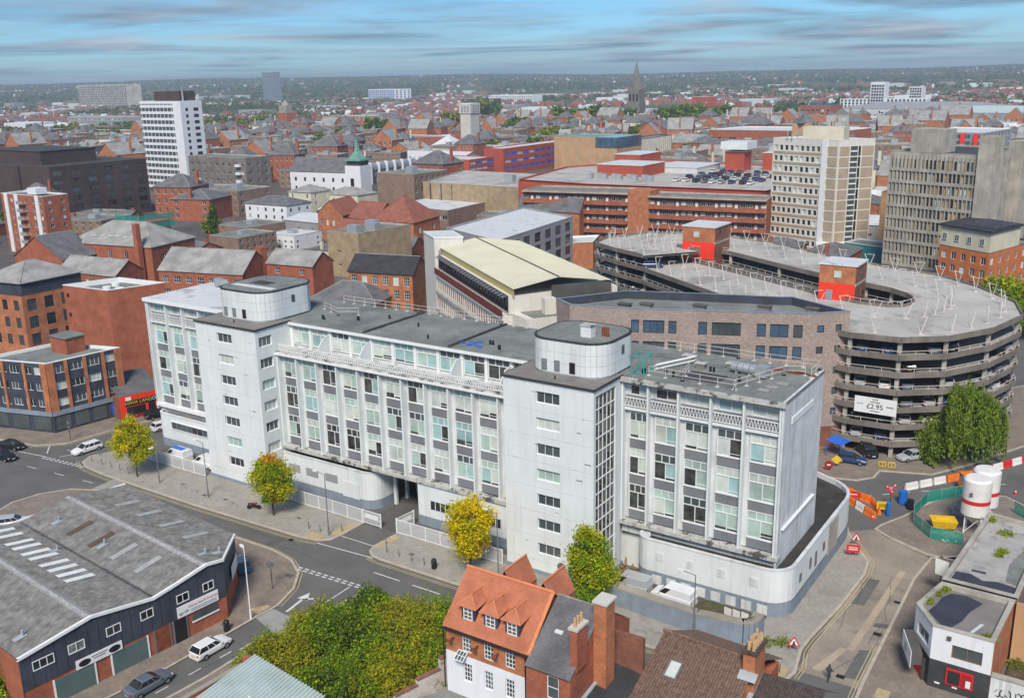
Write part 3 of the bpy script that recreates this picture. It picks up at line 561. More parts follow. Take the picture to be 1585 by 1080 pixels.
# repeated facade bays: window frame with two lower lights and three top lights
BW = {}
def bay_window(x0, x1, y, z0, z1, nlow=2, parent=HB, tall=True):
    w, h = x1-x0, z1-z0; key = (round(w, 2), round(h, 2), nlow)
    if key not in BW:
        f = MB(); t = .085; zt = h*.68
        for q in ((-w/2, w/2, 0, t*1.5), (-w/2, w/2, h-t, h), (-w/2, -w/2+t, t, h-t), (w/2-t, w/2, t, h-t), (-w/2, w/2, zt-t/2, zt+t/2)): f.box(q[0], q[1], -.05, .06, q[2], q[3])
        for i in (1, 2): x = -w/2+w*i/3; f.box(x-t/2, x+t/2, -.045, .06, zt, h)
        for i in range(1, nlow): x = -w/2+w*i/nlow; f.box(x-t/2, x+t/2, -.045, .06, 0, zt)
        f.box(0, w/2, -.045, .06, h*.13, h*.13+t*.5)
        BW[key] = (f.mesh('window', 'frame_white'), {})
    me, pc = BW[key]; o = link('window', me, parent, Vector(((x0+x1)/2, y, z0))-worldloc(parent))
    st = random.random()
    base = 'glass_room' if st < .16 else random.choice(['glass_green', 'glass_teal', 'glass_green', 'glass_pale', 'glass_pale'])
    zt = h*.68
    def pane(a, b_, c, d_, m):
        k = (round(a, 2), round(b_, 2), round(c, 2), round(d_, 2), m)
        if k not in pc: pc[k] = MB().quad((a, .03, c), (b_, .03, c), (b_, .03, d_), (a, .03, d_)).mesh('pane', m)
        link('pane', pc[k], o)
    pane(-w/2, w/2, zt, h, random.choice([base, 'glass_pale', 'glass_green', 'glass_mid']) if base != 'glass_room' else random.choice(['glass_mid', 'glass_room']))
    for i in range(nlow):
        m = base if random.random() < .7 else random.choice(['glass_room', 'glass_green', 'glass_pale', 'glass_teal']); a, c = -w/2+w*i/nlow, -w/2+w*(i+1)/nlow
        if m not in ('glass_room', 'glass_mid') and random.random() < .45: s_ = random.choice([.12, .2, .35]); pane(a, c, 0, zt*s_, 'glass_room'); pane(a, c, zt*s_, zt, m)
        else: pane(a, c, 0, zt, m)
    return o
def spandrel(x0, x1, y, z0, z1):
    s = MB(); s.box(x0, x1, y, y+.08, z0, z1); n = 6
    for i in range(1, n): x = x0+(x1-x0)*i/n; s.box(x-.02, x+.02, y-.02, y, z0, z1)
    s.obj('spandrel', 'spandrel', HB)
def balustrade(x0, x1, y, z0, z1, parent=HB):
    s = MB(); s.box(x0, x1, y-.05, y+.05, z1-.1, z1); s.box(x0, x1, y-.05, y+.05, z0, z0+.08); n = max(2, round((x1-x0)/.36)); st = (x1-x0)/n
    for i in range(n):
        a = x0+i*st; s.tube((a, y, z0+.08), (a+st/2, y, z1-.1), .035, 4); s.tube((a+st/2, y, z1-.1), (a+st, y, z0+.08), .035, 4)
    return s.obj('balustrade', 'white_trim', parent)
def wing(fins, y, top_row=True, x_left=None):
    for i, x in enumerate(fins):
        MB().box(x-.11, x+.11, y-.3, y+.7, 5.9, 22.75 if top_row else 19.35).obj('fin', 'white_paint', HB)
    for a, c in zip(fins, fins[1:]):
        a += .16; c -= .16
        MB().box(a-.05, a+.5, y+.45, y+.7, 6.3, 22.75 if top_row else 19.3).obj('pier', 'white_weathered', HB)
        for z0, z1 in ROWS: bay_window(a+.5, c, y+.35, z0, z1)
        for z0, z1 in ((6.35, 7.42), (10.6, 11.7), (14.85, 15.95)): spandrel(a+.5, c, y+.36, z0, z1); MB().box(a+.45, c, y+.28, y+.36, z1, z1+.07).obj('sill', 'white_trim', HB)
        if top_row:
            bay_window(a+.5, c, y+.45, 21.0, 22.7); balustrade(a+.05, c, y+.12, 19.75, 20.8)
            MB().box(a+.02, c-.02, y-.05, y+.5, 19.35, 19.6).obj('ledge', 'white_paint', HB); MB().box(a+.02, c-.02, y+.3, y+.5, 19.62, 20.98).obj('wall_panel', 'spandrel', HB)
RWF = [11.62, 14.67, 18.2, 21.87, 25.49, 29.34]; LWF = [-70.75, -66.55, -62.72, -58.93, -55.1, -51.9]
wing(RWF, 6.45); wing(LWF, 6.45)
MDF = [-39.55]+[-36.05+3.65*i for i in range(10)]+[-0.2]
wing(MDF, 3.6, top_row=False)
wall_part('ledge', 'ledge', [(11.5, 29.9, 5.95, 6.9, 5.75, 6.2)]); wall_part('ledge', 'ledge', [(-39.7, 0, 3.1, 4.2, 5.72, 6.15)]); wall_part('ledge', 'white_trim', [(-71, -51.7, 5.95, 6.9, 5.75, 6.2)])
wall_part('soffit', 'white_weathered', [(11.5, 29.7, 6.6, 7.1, 4.6, 5.75), (-39.7, 0, 4.0, 7.3, 5.2, 5.72), (-71, -51.7, 6.6, 7.1, 5.0, 5.75)])
# balcony and set-back top storey of the middle range
wall_part('balcony_floor', 'ledge', [(-39.7, 0, 3.2, 6.9, 19.3, 19.62)]); wall_part('balcony_edge', 'white_trim', [(-39.7, 0, 3.05, 3.2, 19.2, 19.5)])
for a, c in zip(MDF, MDF[1:]): balustrade(a+.02, c-.02, 3.75, 19.72, 20.6)
for i, (a, c) in enumerate(zip(MDF, MDF[1:])):
    bay_window(a+.35, c-.1, 6.45, 20.05, 22.65); MB().box(a-.15, a+.3, 6.3, 6.75, 19.6, 22.8).obj('pier', 'white_trim', HB)
    if i in (2, 4, 8, 10): MB().add([(a, 4.1, 19.62), (a, 6.35, 19.62), (a, 6.35, 22.2), (a, 5.1, 22.0), (a, 4.1, 20.9), (a+.12, 4.1, 19.62), (a+.12, 6.35, 19.62), (a+.12, 6.35, 22.2), (a+.12, 5.1, 22.0), (a+.12, 4.1, 20.9)], [(0, 1, 2, 3, 4), (9, 8, 7, 6, 5), (0, 4, 9, 5), (4, 3, 8, 9), (3, 2, 7, 8)]).obj('balcony_screen', 'white_paint', HB)
wall_part('wall_panel', 'white_paint', [(-39.7, 0, 6.62, 7.2, 19.6, TOP-.35)])
# podiums
def podium(pts, z, openings=(), base=1.25, roofm='podium_roof', nm='podium'):
    bb = MB().prism(pts, 0, base); bb.obj('plinth', 'blue_grey_paint', HB); q = inset(pts, .05); i = inset(pts, .4); bb = MB(); n = len(q)
    for k in range(n):
        l = (k+1) % n; bb.quad((*q[k], base), (*q[l], base), (*q[l], z), (*q[k], z)); bb.quad((*q[k], z), (*q[l], z), (*i[l], z), (*i[k], z)); bb.quad((*i[l], z-.6), (*i[k], z-.6), (*i[k], z), (*i[l], z)); bb.quad((*pts[k], base), (*pts[l], base), (*q[l], base), (*q[k], base))
    bb.obj(nm, 'white_paint', HB); MB().add([(x, y, z-.55) for x, y in i], [tuple(range(n))]).obj('podium_roof', roofm, HB)
    cb = MB(); e = inset(pts, .0)
    for k in range(n): l = (k+1) % n; cb.quad((*e[k], z+.05), (*e[l], z+.05), (*i[l], z+.05), (*i[k], z+.05)); cb.quad((*e[k], z-.08), (*e[l], z-.08), (*e[l], z+.05), (*e[k], z+.05))
    cb.obj('coping', 'white_weathered', HB)
def arc(cx, cy, r, a0, a1, n=7): return [(cx+r*math.cos(R(a0+(a1-a0)*i/n)), cy+r*math.sin(R(a0+(a1-a0)*i/n))) for i in range(n+1)]
RP = [(14.2, 7.2), (14.2, 6.0)]+arc(15.7, 6.0, 1.5, 180, 270, 4)+arc(29.0, 7.1, 2.6, 270, 360, 6)+[(31.6, 22.5)]+arc(25.8, 26.5, 5.8, 0, 70, 5)+[(24, 34), (24, 7.2)]
podium(RP, 5.45, base=1.7)
podium([(-39.65, 7.2), (-39.65, 3.0)]+arc(-25.0, 5.0, 2.0, 270, 360, 6)+[(-23.0, 7.2)], 5.15)
podium([(-15.9, 7.25), (-15.9, 3.3), (-0.05, 3.3), (-0.05, 7.25)], 5.65)
podium([(-69.7, 7.2)]+arc(-68.2, 6.2, 1.5, 180, 270, 4)+[(-51.75, 4.7), (-51.75, 7.2)], 5.3, roofm='felt_brown')
sq = MB().box(-.55, .55, -.06, .03, 0, 1.05).mesh('shutter', 'white_weathered'); sw = MB().box(-.45, .45, -.05, .03, 0, .95).mesh('blind_window', 'white_weathered')
for i in range(8): link('shutter', sq, HB, (17.0+1.72*i+20, 4.49-10, .3))
for i in range(4): link('blind_window', sw, HB, (17.2+3.6*i+20, 4.54-10, 3.2))
for x in (-37.6, -34.2, -30.6): MB().box(x-1.1, x+1.1, 2.97, 3.1, 2.6, 3.7).obj('louvre', 'grey_clad', HB)
MB().box(-28.6, -25.6, 2.93, 3.0, 1.1, 3.3).obj('shutter_door', 'white_paint', HB)
for x in (-12.2, -4.6):
    MB().box(x-1.6, x+1.6, 3.27, 3.36, 2.5, 3.6).obj('window', 'glass_dark', HB)
    for k in range(5): MB().box(x-1.6+.8*k-.04, x-1.6+.8*k+.04, 3.2, 3.27, 2.5, 3.6).obj('mullion', 'white_trim', HB)
for i in range(11): MB().box(-66.0+1.2*i, -64.95+1.2*i, 4.66, 4.76, 3.2, 4.25).obj('window', random.choice(['glass_mid', 'glass_mid', 'glass_dark']), HB)
MB().box(-66.2, -52.6, 4.6, 4.75, 3.05, 3.18).obj('sill', 'white_trim', HB); MB().box(-66.2, -52.6, 4.6, 4.75, 4.27, 4.38).obj('lintel', 'white_trim', HB)
for i in range(4): MB().box(-38.5+3.65*i, -36+3.65*i, 5.15, 5.3, 5.2, 5.68).obj('vent_slot', 'spandrel', HB)
for y, z, h in ((8.5, 2.8, .9), (11.9, 2.8, 1.2), (13.9, 2.2, 1.7), (16.8, 2.8, 1.0)): MB().box(31.5, 31.63, y, y+.6, z, z+h).obj('slit_window', 'glass_mid', HB)
MB().box(31.5, 31.66, 18.6, 22.3, 1.4, 5.2).obj('blocked_opening', 'concrete', HB)
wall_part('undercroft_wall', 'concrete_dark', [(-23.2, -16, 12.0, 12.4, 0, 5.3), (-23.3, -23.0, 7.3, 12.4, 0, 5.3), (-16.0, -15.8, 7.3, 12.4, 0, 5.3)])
for y in (6.2, 8.5, 10.8): MB().box(-22.4, -22.0, y, y+.4, 0, 5.3).obj('column', 'white_paint', HB)
# roof clutter that belongs to the block
def railing(pts, z, h=1.05, m='rail_white', step=2.0, parent=HB, name='guard_rail', foot=True):
    for a, c in zip(pts, pts[1:]):
        a, c = Vector(a), Vector(c); n = max(1, round((c-a).length/step)); s = MB()
        for k in (h, h*.52): s.tube((*a, z+k), (*c, z+k), .032, 5)
        for i in range(n+1):
            p = a+(c-a)*(i/n); s.tube((*p, z), (*p, z+h), .035, 5)
            if foot: s.box(p.x-.18, p.x+.18, p.y-.18, p.y+.18, z, z+.07)
        s.obj(name, m, parent)
railing([(-41, 18.6), (-27, 18.7), (-13, 18.8), (1, 18.9)], TOP); railing([(11, 18.7), (20, 18.75), (29.4, 18.8), (29.4, 15.5)], TOP)
railing([(14, 7.8), (18, 7.7), (24, 7.6)], TOP); railing([(18, 7.7), (17.2, 11.2)], TOP); railing([(23.8, 7.6), (26.6, 15), (28.6, 16)], TOP); railing([(-40.5, 14), (-36, 12), (-33.5, 13.5)], TOP)
for x, y, s in ((-36.5, 9.5, .14), (-36, 9.2, .14), (-31.5, 11.2, .2), (-22, 12.5, .12), (-17, 8.2, .12), (-8.5, 9.8, .14), (-8.1, 9.8, .14), (-6.2, 8.4, .2), (-28.3, 14, .15), (15.3, 9.4, .16), (16.5, 8.7, .16), (19.2, 12.5, .14), (19.6, 12.5, .14), (23.3, 10.5, .14), (13.2, 8.2, .25), (-45.5, 1.6, .08), (6, 1.2, .08)):
    MB().cyl(x, y, TOP, TOP+.55, s, 8).obj('vent_pipe', 'black_metal', HB)
for x, y in ((20.8, 14.8), (15.3, 15.4), (17.8, 13.2), (23, 13.5)): MB().box(x-.5, x+.5, y-.4, y+.4, TOP, TOP+.55).obj('roof_cowl', 'felt_brown', HB); MB().box(x-.62, x+.62, y-.5, y+.5, TOP+.55, TOP+.66).obj('cowl_cap', 'ledge', HB)
def duct(x, y, z, l, a):
    o = MB(); n = 10
    for i in range(4): o.tube((l*i/4, 0, .75), (l*i/4+l/4-.06, 0, .75), .55, 12)
    o.box(l, l+1.3, -.6, .6, .15, 1.3); o.box(.5, .7, -.4, .4, 0, .3); o.box(l*.7, l*.7+.2, -.4, .4, 0, .3)
    q = o.obj('air_duct', 'galv', HB, local=True); q.location = Vector((x, y, z))-worldloc(HB); q.rotation_euler = (0, 0, a); return q
duct(21.4, 13.4, TOP, 2.9, -.1); duct(-64.2, 16.6, TOP, 2.6, PI-.3)
for i, (x, y) in enumerate(((27.6, 11.8), (27.0, 10.2), (26.6, 8.8))): MB().box(x-.6, x+.6, y-.35, y+.35, TOP+.02, TOP+.14).obj('paving_slab', 'paving_pale', HB)
for i in range(5): MB().obox((20.2+i*1.8, 16.2+.12*i), (22.6+i*1.8, 16.7-.2*i), .22, TOP, TOP+.2).obj('steel_beam', 'rust', HB)
s = MB()
for x, y in ((12.0, 7.6), (13.5, 7.6), (12.0, 9.6), (13.5, 9.6)): s.tube((x, y, TOP), (x-.2, y, TOP+2.0), .06, 5)
for z in (0.1, 2.0): s.tube((12, 7.6, TOP+z), (13.5, 7.6, TOP+z), .05, 5).tube((12, 9.6, TOP+z), (13.5, 9.6, TOP+z), .05, 5).tube((12, 7.6, TOP+z), (12, 9.6, TOP+z), .05, 5).tube((13.5, 7.6, TOP+z), (13.5, 9.6, TOP+z), .05, 5)
s.tube((12, 7.6, TOP), (13.5, 7.6, TOP+2), .05, 5).tube((12, 9.6, TOP), (13.5, 9.6, TOP+2), .05, 5)
s.obj('cradle_frame', 'teal_metal', None, org=(12.7, 8.6, TOP)); tag(bpy.data.objects['cradle_frame'], 'teal steel lifting frame standing on the flat roof beside the right drum', 'frame')
s = MB()
for k in (-.3, .3): s.tube((13.6, 10.2+k, TOP+.5), (16.6, 14.4+k, TOP+.9), .06, 5).tube((13.6, 10.2+k, TOP+.05), (16.6, 14.4+k, TOP+.45), .06, 5)
for i in range(8): a = i/7; s.tube((13.6+3*a, 9.9+4.2*a, TOP+.5+.4*a), (13.6+3*a, 10.5+4.2*a, TOP+.05+.4*a), .04, 4)
tag(s.obj('lattice_girder', 'white_trim', None, org=(15, 12, TOP)), 'white lattice girder lying on the flat roof behind the teal frame', 'girder')
s = MB()
for i in range(14):
    x, y = -12.5+random.random()*4.4, 8.0+random.random()*2.0; a = random.random()*6; l = .3+random.random()*.5; s.obox((x, y), (x+l*math.cos(a), y+l*math.sin(a)), .35, TOP+.02, TOP+.05+random.random()*.12)
tag(s.obj('tarpaulin', 'blue_panel', None, org=(-10.5, 9, TOP)), 'crumpled blue tarpaulin scraps on the flat roof', 'tarpaulin')
# ------------------------------------------------------------------ warehouse with the waved corrugated roof
WO = Vector((-18.7, -25.4)); WU = Vector((-.995, .1)); WV = Vector((-.1, -.995))
def wp(u, v, z): p = WO+WU*u+WV*v; return (p.x, p.y, z)
PROF = [(-5.3, 6.0), (2.0, 7.1), (8.0, 6.0), (14.5, 7.0), (21.4, 6.0)]
def wz(v):
    for (a, za), (b_, zb) in zip(PROF, PROF[1:]):
        if v <= b_+1e-6: return za+(zb-za)*(v-a)/(b_-a)
    return PROF[-1][1]
WH = thing('warehouse', 'low navy clad warehouse with grey corrugated roof and rows of skylights', 'warehouse', (-33, -31, 0))
for si, ((va, za), (vb, zb)) in enumerate(zip(PROF, PROF[1:])):
    b = MB(); n = 96; st = 28.6/n
    for i in range(n):
        for k, (du, h0, h1) in enumerate(((0, 0, .15), (.5, .15, 0))):
            u0, u1 = st*(i+du), st*(i+du+.5)
            s0 = max(va, -u0*5.2/5.4) if va < 0 else va; s1 = max(va, -u1*5.2/5.4) if va < 0 else va
            if min(s0, s1) < vb: b.quad(wp(u0, vb, zb+h0), wp(u1, vb, zb+h1), wp(u1, s1, wz(s1)+h1), wp(u0, s0, wz(s0)+h0))
    b.obj('roof', 'asbestos', WH)
for v, m, wd in ((2.0, 'asbestos_ridge', .9), (14.5, 'asbestos_ridge', .9)):
    b = MB(); b.quad(wp(0, v-wd/2, wz(v)+.02), wp(0, v, wz(v)+.17), wp(28.6, v, wz(v)+.17), wp(28.6, v-wd/2, wz(v)+.02)); b.quad(wp(0, v, wz(v)+.17), wp(0, v+wd/2, wz(v)+.02), wp(28.6, v+wd/2, wz(v)+.02), wp(28.6, v, wz(v)+.17)); b.obj('ridge', m, WH)
b = MB(); b.quad(wp(0, 7.8, 6.12), wp(0, 8.2, 6.12), wp(28.6, 8.2, 6.12), wp(28.6, 7.8, 6.12)); b.obj('gutter', 'black_metal', WH)
def roof_panel(u0, u1, v0, v1, m, name='skylight'):
    b = MB(); n = 6
    for i in range(n):
        a, c = u0+(u1-u0)*i/n, u0+(u1-u0)*(i+1)/n; h = (.19, .16) if i % 2 else (.16, .19)
        b.quad(wp(a, v1, wz(v1)+h[0]), wp(c, v1, wz(v1)+h[1]), wp(c, v0, wz(v0)+h[1]), wp(a, v0, wz(v0)+h[0]))
    b.obj(name, m, WH)
for u in (8.6, 10.3, 12.1, 13.9, 16.3, 18.0, 20.1, 21.8, 24.4, 26.4): roof_panel(u, u+.85, 9.4, 12.4, 'skylight')
for u in (3.2, 8.0, 12.7, 17.4): roof_panel(u+2.2, u+3.1, 3.6, 6.6, 'skylight_dull' if u < 12 else 'rust_brown'); roof_panel(u+4.2, u+5.1, -3.4, -.4, 'skylight_dull')
for u, v in ((2.6, 0.3), (2.0, -1.0), (17.5, 9.0), (3, 19.5), (24, 5.5), (14, 5.4)): MB().cyl(*wp(u, v, 0)[:2], wz(v), wz(v)+.75, .13, 8).obj('roof_vent', 'lead', WH); roof_panel(u-.3, u+.4, v-.3, v+.9, 'lead', 'flashing')
# walls
vs_ = sorted(set([0, 2, 8, 14.5, 21.4]))
b = MB()
for a, c in zip(vs_, vs_[1:]): b.quad(wp(0, c, 2.75), wp(0, a, 2.75), wp(0, a, wz(a)+.1), wp(0, c, wz(c)+.1))
b.quad(wp(0, 0, 2.75), wp(5.4, -5.2, 2.75), wp(5.4, -5.2, 6.0), wp(0, 0, wz(0)+.1)); b.obj('cladding', 'clad_navy', WH)
b = MB(); b.quad(wp(.08, 21.4, 0), wp(.08, 0, 0), wp(.08, 0, 2.75), wp(.08, 21.4, 2.75)); b.quad(wp(.08, 0, 0), wp(5.4, -5.1, 0), wp(5.4, -5.1, 2.75), wp(.08, 0, 2.75))
b.quad(wp(5.4, -5.2, 0), wp(28.6, -5.2, 0), wp(28.6, -5.2, 6), wp(5.4, -5.2, 6)); b.quad(wp(28.6, -5.2, 0), wp(28.6, 21.4, 0), wp(28.6, 21.4, 6), wp(28.6, -5.2, 6)); b.quad(wp(28.6, 21.4, 0), wp(0, 21.4, 0), wp(0, 21.4, 6), wp(28.6, 21.4, 6)); b.obj('wall', 'brick_red', WH)
for i in range(1, 20):
    v = 21.4*i/20; b = MB().quad(wp(-.012, v+.025, 2.8), wp(-.012, v-.025, 2.8), wp(-.012, v-.025, wz(v)), wp(-.012, v+.025, wz(v))); b.obj('cladding_seam', 'black_metal', WH)
def trim(pts):
    for p, q in zip(pts, pts[1:]):
        b = MB(); d = [(0, -.14), (0, .14), (.32, .14), (.32, -.14)]
        for k in ((0, 1), (1, 2), (3, 0)):
            A, B = d[k[0]], d[k[1]]
            b.quad((p[0]-A[0]*.9+.16, p[1], p[2]+A[1]+.12), (q[0]-A[0]*.9+.16, q[1], q[2]+A[1]+.12), (q[0]-B[0]*.9+.16, q[1], q[2]+B[1]+.12), (p[0]-B[0]*.9+.16, p[1], p[2]+B[1]+.12))
        b.obj('roof_trim', 'white_trim', WH)
trim([wp(-.05, v, wz(v)) for v in (21.5, 18.5, 16.2, 14.5, 12.8, 10.5, 8.2, 5.5, 3.4, 2.0, .8, 0)]); trim([wp(-.05, 0, wz(0)), wp(5.4, -5.25, 6.0)])
b = MB().obox(wp(28.6, -5.3, 0)[:2], wp(28.6, 21.4, 0)[:2], .3, 5.95, 6.35); b.obj('parapet', 'white_trim', WH)
wa = math.atan2(-WV.y, -WV.x)
for v, w_ in ((19.3, 2.0), (16.2, 1.6), (12.5, 1.5), (9.0, 1.4), (5.0, 1.4), (2.0, 1.3)):
    p = wp(-.03, v, 4.3); link('window', winmesh(w_, .95, 3 if v > 19 else 2, 1, 'frame_white', random.choice(['glass_mid', 'glass_dark', 'glass_pale'])), WH, Vector(p)-worldloc(WH), wa)
def wpanel(name, v0, v1, z0, z1, m, k=-.05):
    b = MB(); A, B, Cc, D = wp(k, v0, z0), wp(k, v1, z0), wp(k, v1, z1), wp(k, v0, z1); b.quad(A, B, Cc, D)
    e = [wp(.08, v0, z0), wp(.08, v1, z0), wp(.08, v1, z1), wp(.08, v0, z1)]; b.quad(D, Cc, e[2], e[3]); b.quad(e[0], A, D, e[3]); b.quad(B, e[1], e[2], Cc); return b.obj(name, m, WH)
wpanel('sign_board', 5.8, 1.0, 2.75, 3.95, 'white_trim', -.1); wpanel('sign_board', 16.5, 11.9, 2.45, 3.35, 'white_trim', -.1)
for a, c in ((18.6, 14.8), (13.0, 9.3)): wpanel('shutter', a, c, 0, 2.4, 'shutter_green', .0); wpanel('shutter_frame', a+.15, a, 0, 2.5, 'frame_white'); wpanel('shutter_frame', c, c-.15, 0, 2.5, 'frame_white')
for a, c in ((8.4, 6.8), (6.3, 4.9)): wpanel('door', a, c, 0, 2.6, 'rust' if a > 7 else 'black_metal', .0); wpanel('door_frame', a+.12, a, 0, 2.7, 'grey_metal'); wpanel('door_frame', c, c-.12, 0, 2.7, 'grey_metal')
wpanel('window', 4.1, 1.1, 1.65, 2.4, 'glass_mid', .02); wpanel('window_frame', 4.2, 1.0, 1.5, 1.64, 'frame_white')
wr = (PI/2, 0, wa)
lettering(WH, 'Charity Shop & Warehouse', .33, 'red_plastic', wp(-.13, 2.72, 3.55), wr); lettering(WH, 'age UK', .40, 'clad_navy', wp(-.13, 5.1, 3.2), wr)
for z in (3.12, 2.93): wpanel('print_line', 4.3, 1.25, z, z+.07, 'blue_grey_paint', -.12)
b = MB(); b.quad(wp(2.0, -2.05, 2.9), wp(4.6, -4.55, 2.9), wp(4.6, -4.55, 4.5), wp(2.0, -2.05, 4.5)); o = b.obj('sign_board', 'white_trim', WH); o.location += Vector((.09, .09, 0))
for dv in (15.7, 12.7): b = MB(); p = wp(-.13, dv, 2.9); n = 14; b.add([tuple(Vector(p)+Vector((-WV.x, -WV.y, 0))*(.6*math.cos(2*PI*i/n))+Vector((0, 0, .33*math.sin(2*PI*i/n)))) for i in range(n)], [tuple(range(n))]); b.obj('emblem', 'black_metal', WH)
for z, a, c in ((3.08, 15.0, 13.4), (2.84, 14.8, 13.6)): wpanel('print_line', a, c, z, z+.09, 'felt', -.12)
# ------------------------------------------------------------------ houses beside the yard
def tiles(parent, A, B, Cc, D, nc, nr, m, lift=.05, wave=0.0, name='roof_tiles', jit=.012):
    """courses of tiles on a slope: A,B eave left/right, Cc,D ridge right/left; each tile its own faces"""
    A, B, Cc, D = map(Vector, (A, B, Cc, D)); n = (B-A).cross(D-A).normalized(); b = MB()
    P = lambda s, t: (A+(B-A)*s)*(1-t)+(D+(Cc-D)*s)*t
    for j in range(nr):
        t0, t1 = j/nr, min(1, (j+1.04)/nr)
        for i in range(nc):
            g = .06; s0, s1 = (i+g)/nc, (i+1-g)/nc; z = random.uniform(-jit, jit)
            lo = n*(lift+z); hi = n*(.012+z)
            if wave:
                sm = s0+(s1-s0)*.55; pts = [P(s0, t0)+lo, P(sm, t0)+lo+n*wave, P(s1, t0)+lo, P(s1, t1)+hi, P(sm, t1)+hi+n*wave, P(s0, t1)+hi, P(s0, t0), P(sm, t0), P(s1, t0)]
                b.add([tuple(p) for p in pts], [(0, 1, 4, 5), (1, 2, 3, 4), (6, 7, 1, 0), (7, 8, 2, 1)])
            else:
                pts = [P(s0, t0)+lo, P(s1, t0)+lo, P(s1, t1)+hi, P(s0, t1)+hi, P(s0, t0), P(s1, t0)]; b.add([tuple(p) for p in pts], [(0, 1, 2, 3), (4, 5, 1, 0)])
    return tag(b.obj(name, m, parent), kind='stuff')
def slope(parent, A, B, Cc, D, m, name='roof'): return MB().quad(A, B, Cc, D).obj(name, m, parent)
H1 = thing('house', 'orange tiled house with three front dormers and white rendered lower wall', 'house', (15.4, -22.3, 0))
X0, X1, YF, YR, YK = 11.0, 19.85, -26.2, -22.3, -18.4
wb = MB(); o1 = facade(wb, (X0+.15, YF+.2), (X1-.1, YF+.2), 6.7, 9.2, [(1.7, 2.7), (4.0, 5.0), (6.2, 7.2)], [(7.05, 8.75)])
facade(wb, (X1-.1, YF+.2), (X1-.1, YK), 0, 9.2); facade(wb, (X1-.1, YK), (X0+.15, YK), 0, 9.2); facade(wb, (X0+.15, YK), (X0+.15, YF+.2), 0, 9.2)
for x, s in ((X0+.15, -1), (X1-.1, 1)): q = [(x, YF+.2, 9.2), (x, YK, 9.2), (x, YR, 12.85)]; wb.tri(*(q if s > 0 else q[::-1]))
wb.obj('wall', 'brick_orange', H1)
wb = MB(); o2 = facade(wb, (X0+.12, YF+.16), (X1-.07, YF+.16), 0, 6.7, [(1.85, 2.75), (4.05, 4.95), (6.25, 7.15)], [(4.2, 6.0)]); wb.quad((X0+.12, YF+.16, 6.7), (X1-.07, YF+.16, 6.7), (X1-.07, YF+.2, 6.7), (X0+.12, YF+.2, 6.7)); wb.obj('rendered_wall', 'white_render', H1)
windows(H1, o1+o2, 3, 4, 'frame_white', ['glass_dark', 'glass_mid', 'glass_dark'])
for nm, A, B, Cc, D in (('f', (X0, YF-.1, 9.15), (X1+.1, YF-.1, 9.15), (X1+.1, YR, 13), (X0, YR, 13)), ('b', (X1+.1, YK+.1, 9.15), (X0, YK+.1, 9.15), (X0, YR, 13), (X1+.1, YR, 13))):
    r_ = slope(H1, A, B, Cc, D, 'tile_orange'); tiles(H1, A, B, Cc, D, 38, 26, 'tile_orange', .035)
MB().tube((X0-.05, YR, 13.06), (X1+.15, YR, 13.06), .14, 8).obj('ridge', 'ridge_orange', H1)
MB().obox((X1+.1, YF-.15), (X1+.1, YR), .3, (9.2, 13.0), (9.32, 13.14)).obj('verge', 'ridge_orange', H1)
MB().tube((X0, YF-.2, 9.05), (X1, YF-.2, 9.05), .09, 6).obj('gutter', 'black_metal', H1); MB().tube((X0+.05, YF-.05, 3), (X0+.05, YF-.05, 9), .06, 6).obj('downpipe', 'black_metal', H1); MB().tube((X1-.3, YF-.05, 0), (X1-.3, YF-.05, 9), .06, 6).obj('downpipe', 'black_metal', H1)
for x in (12.0, 14.6, 16.7): MB().box(x-.08, x+.08, YF-.5, YF+.2, 8.1, 8.2).box(x-.25, x+.25, YF-.55, YF-.45, 8.05, 8.25).obj('wall_bracket', 'rust', H1)
def dormer(x, s=1):
    """gabled dormer on the front (s=1) or back slope"""
    yf = YF+.75 if s > 0 else YK-.75; d = s; zb = 9.95; W = .72; zt = 11.3; yb = yf+d*2.1
    b = MB()
    for sx in (-1, 1): q = [(x+sx*W, yf, zb-.2), (x+sx*W, yb-d*.7, zt-.2), (x+sx*W, yb-d*.4, zt), (x+sx*W, yf, zt)]; b.quad(*(q if sx*d > 0 else q[::-1]))
    b.quad((x-W*d, yf, zb-.2), (x+W*d, yf, zb-.2), (x+W*d, yf, zt), (x-W*d, yf, zt)); dm = b.obj('dormer', 'clad_navy' if s > 0 else 'brick_orange', H1)
    if s > 0: link('dormer_window', winmesh(.95, 1.15, 2, 3, 'frame_white', 'glass_mid', .08), dm, Vector((x, yf-.04, zb))-worldloc(H1)-dm.location)
    o = .28; zr = zt+.85; e = yf-d*o; hip = yf+d*.55 if s > 0 else e
    b = MB(); l, r = x-W-o, x+W+o
    b.quad((l, yb, zt+.15), (l, e, zt-.08), (x, hip, zr), (x, yb+d*.6, zr)); b.quad((r, e, zt-.08), (r, yb, zt+.15), (x, yb+d*.6, zr), (x, hip, zr))
    if s > 0: b.tri((l, e, zt-.08), (r, e, zt-.08), (x, hip, zr))
    b.obj('dormer_roof', 'tile_orange', dm)
    b = MB().tube((x, hip, zr+.03), (x, yb+d*.6, zr+.03), .08, 6)
    if s > 0: b.tube((l, e, zt-.06), (x, hip, zr+.03), .06, 5).tube((r, e, zt-.06), (x, hip, zr+.03), .06, 5)
    b.obj('dormer_ridge', 'ridge_orange', dm)
for x in (13.25, 15.6, 17.8): dormer(x)
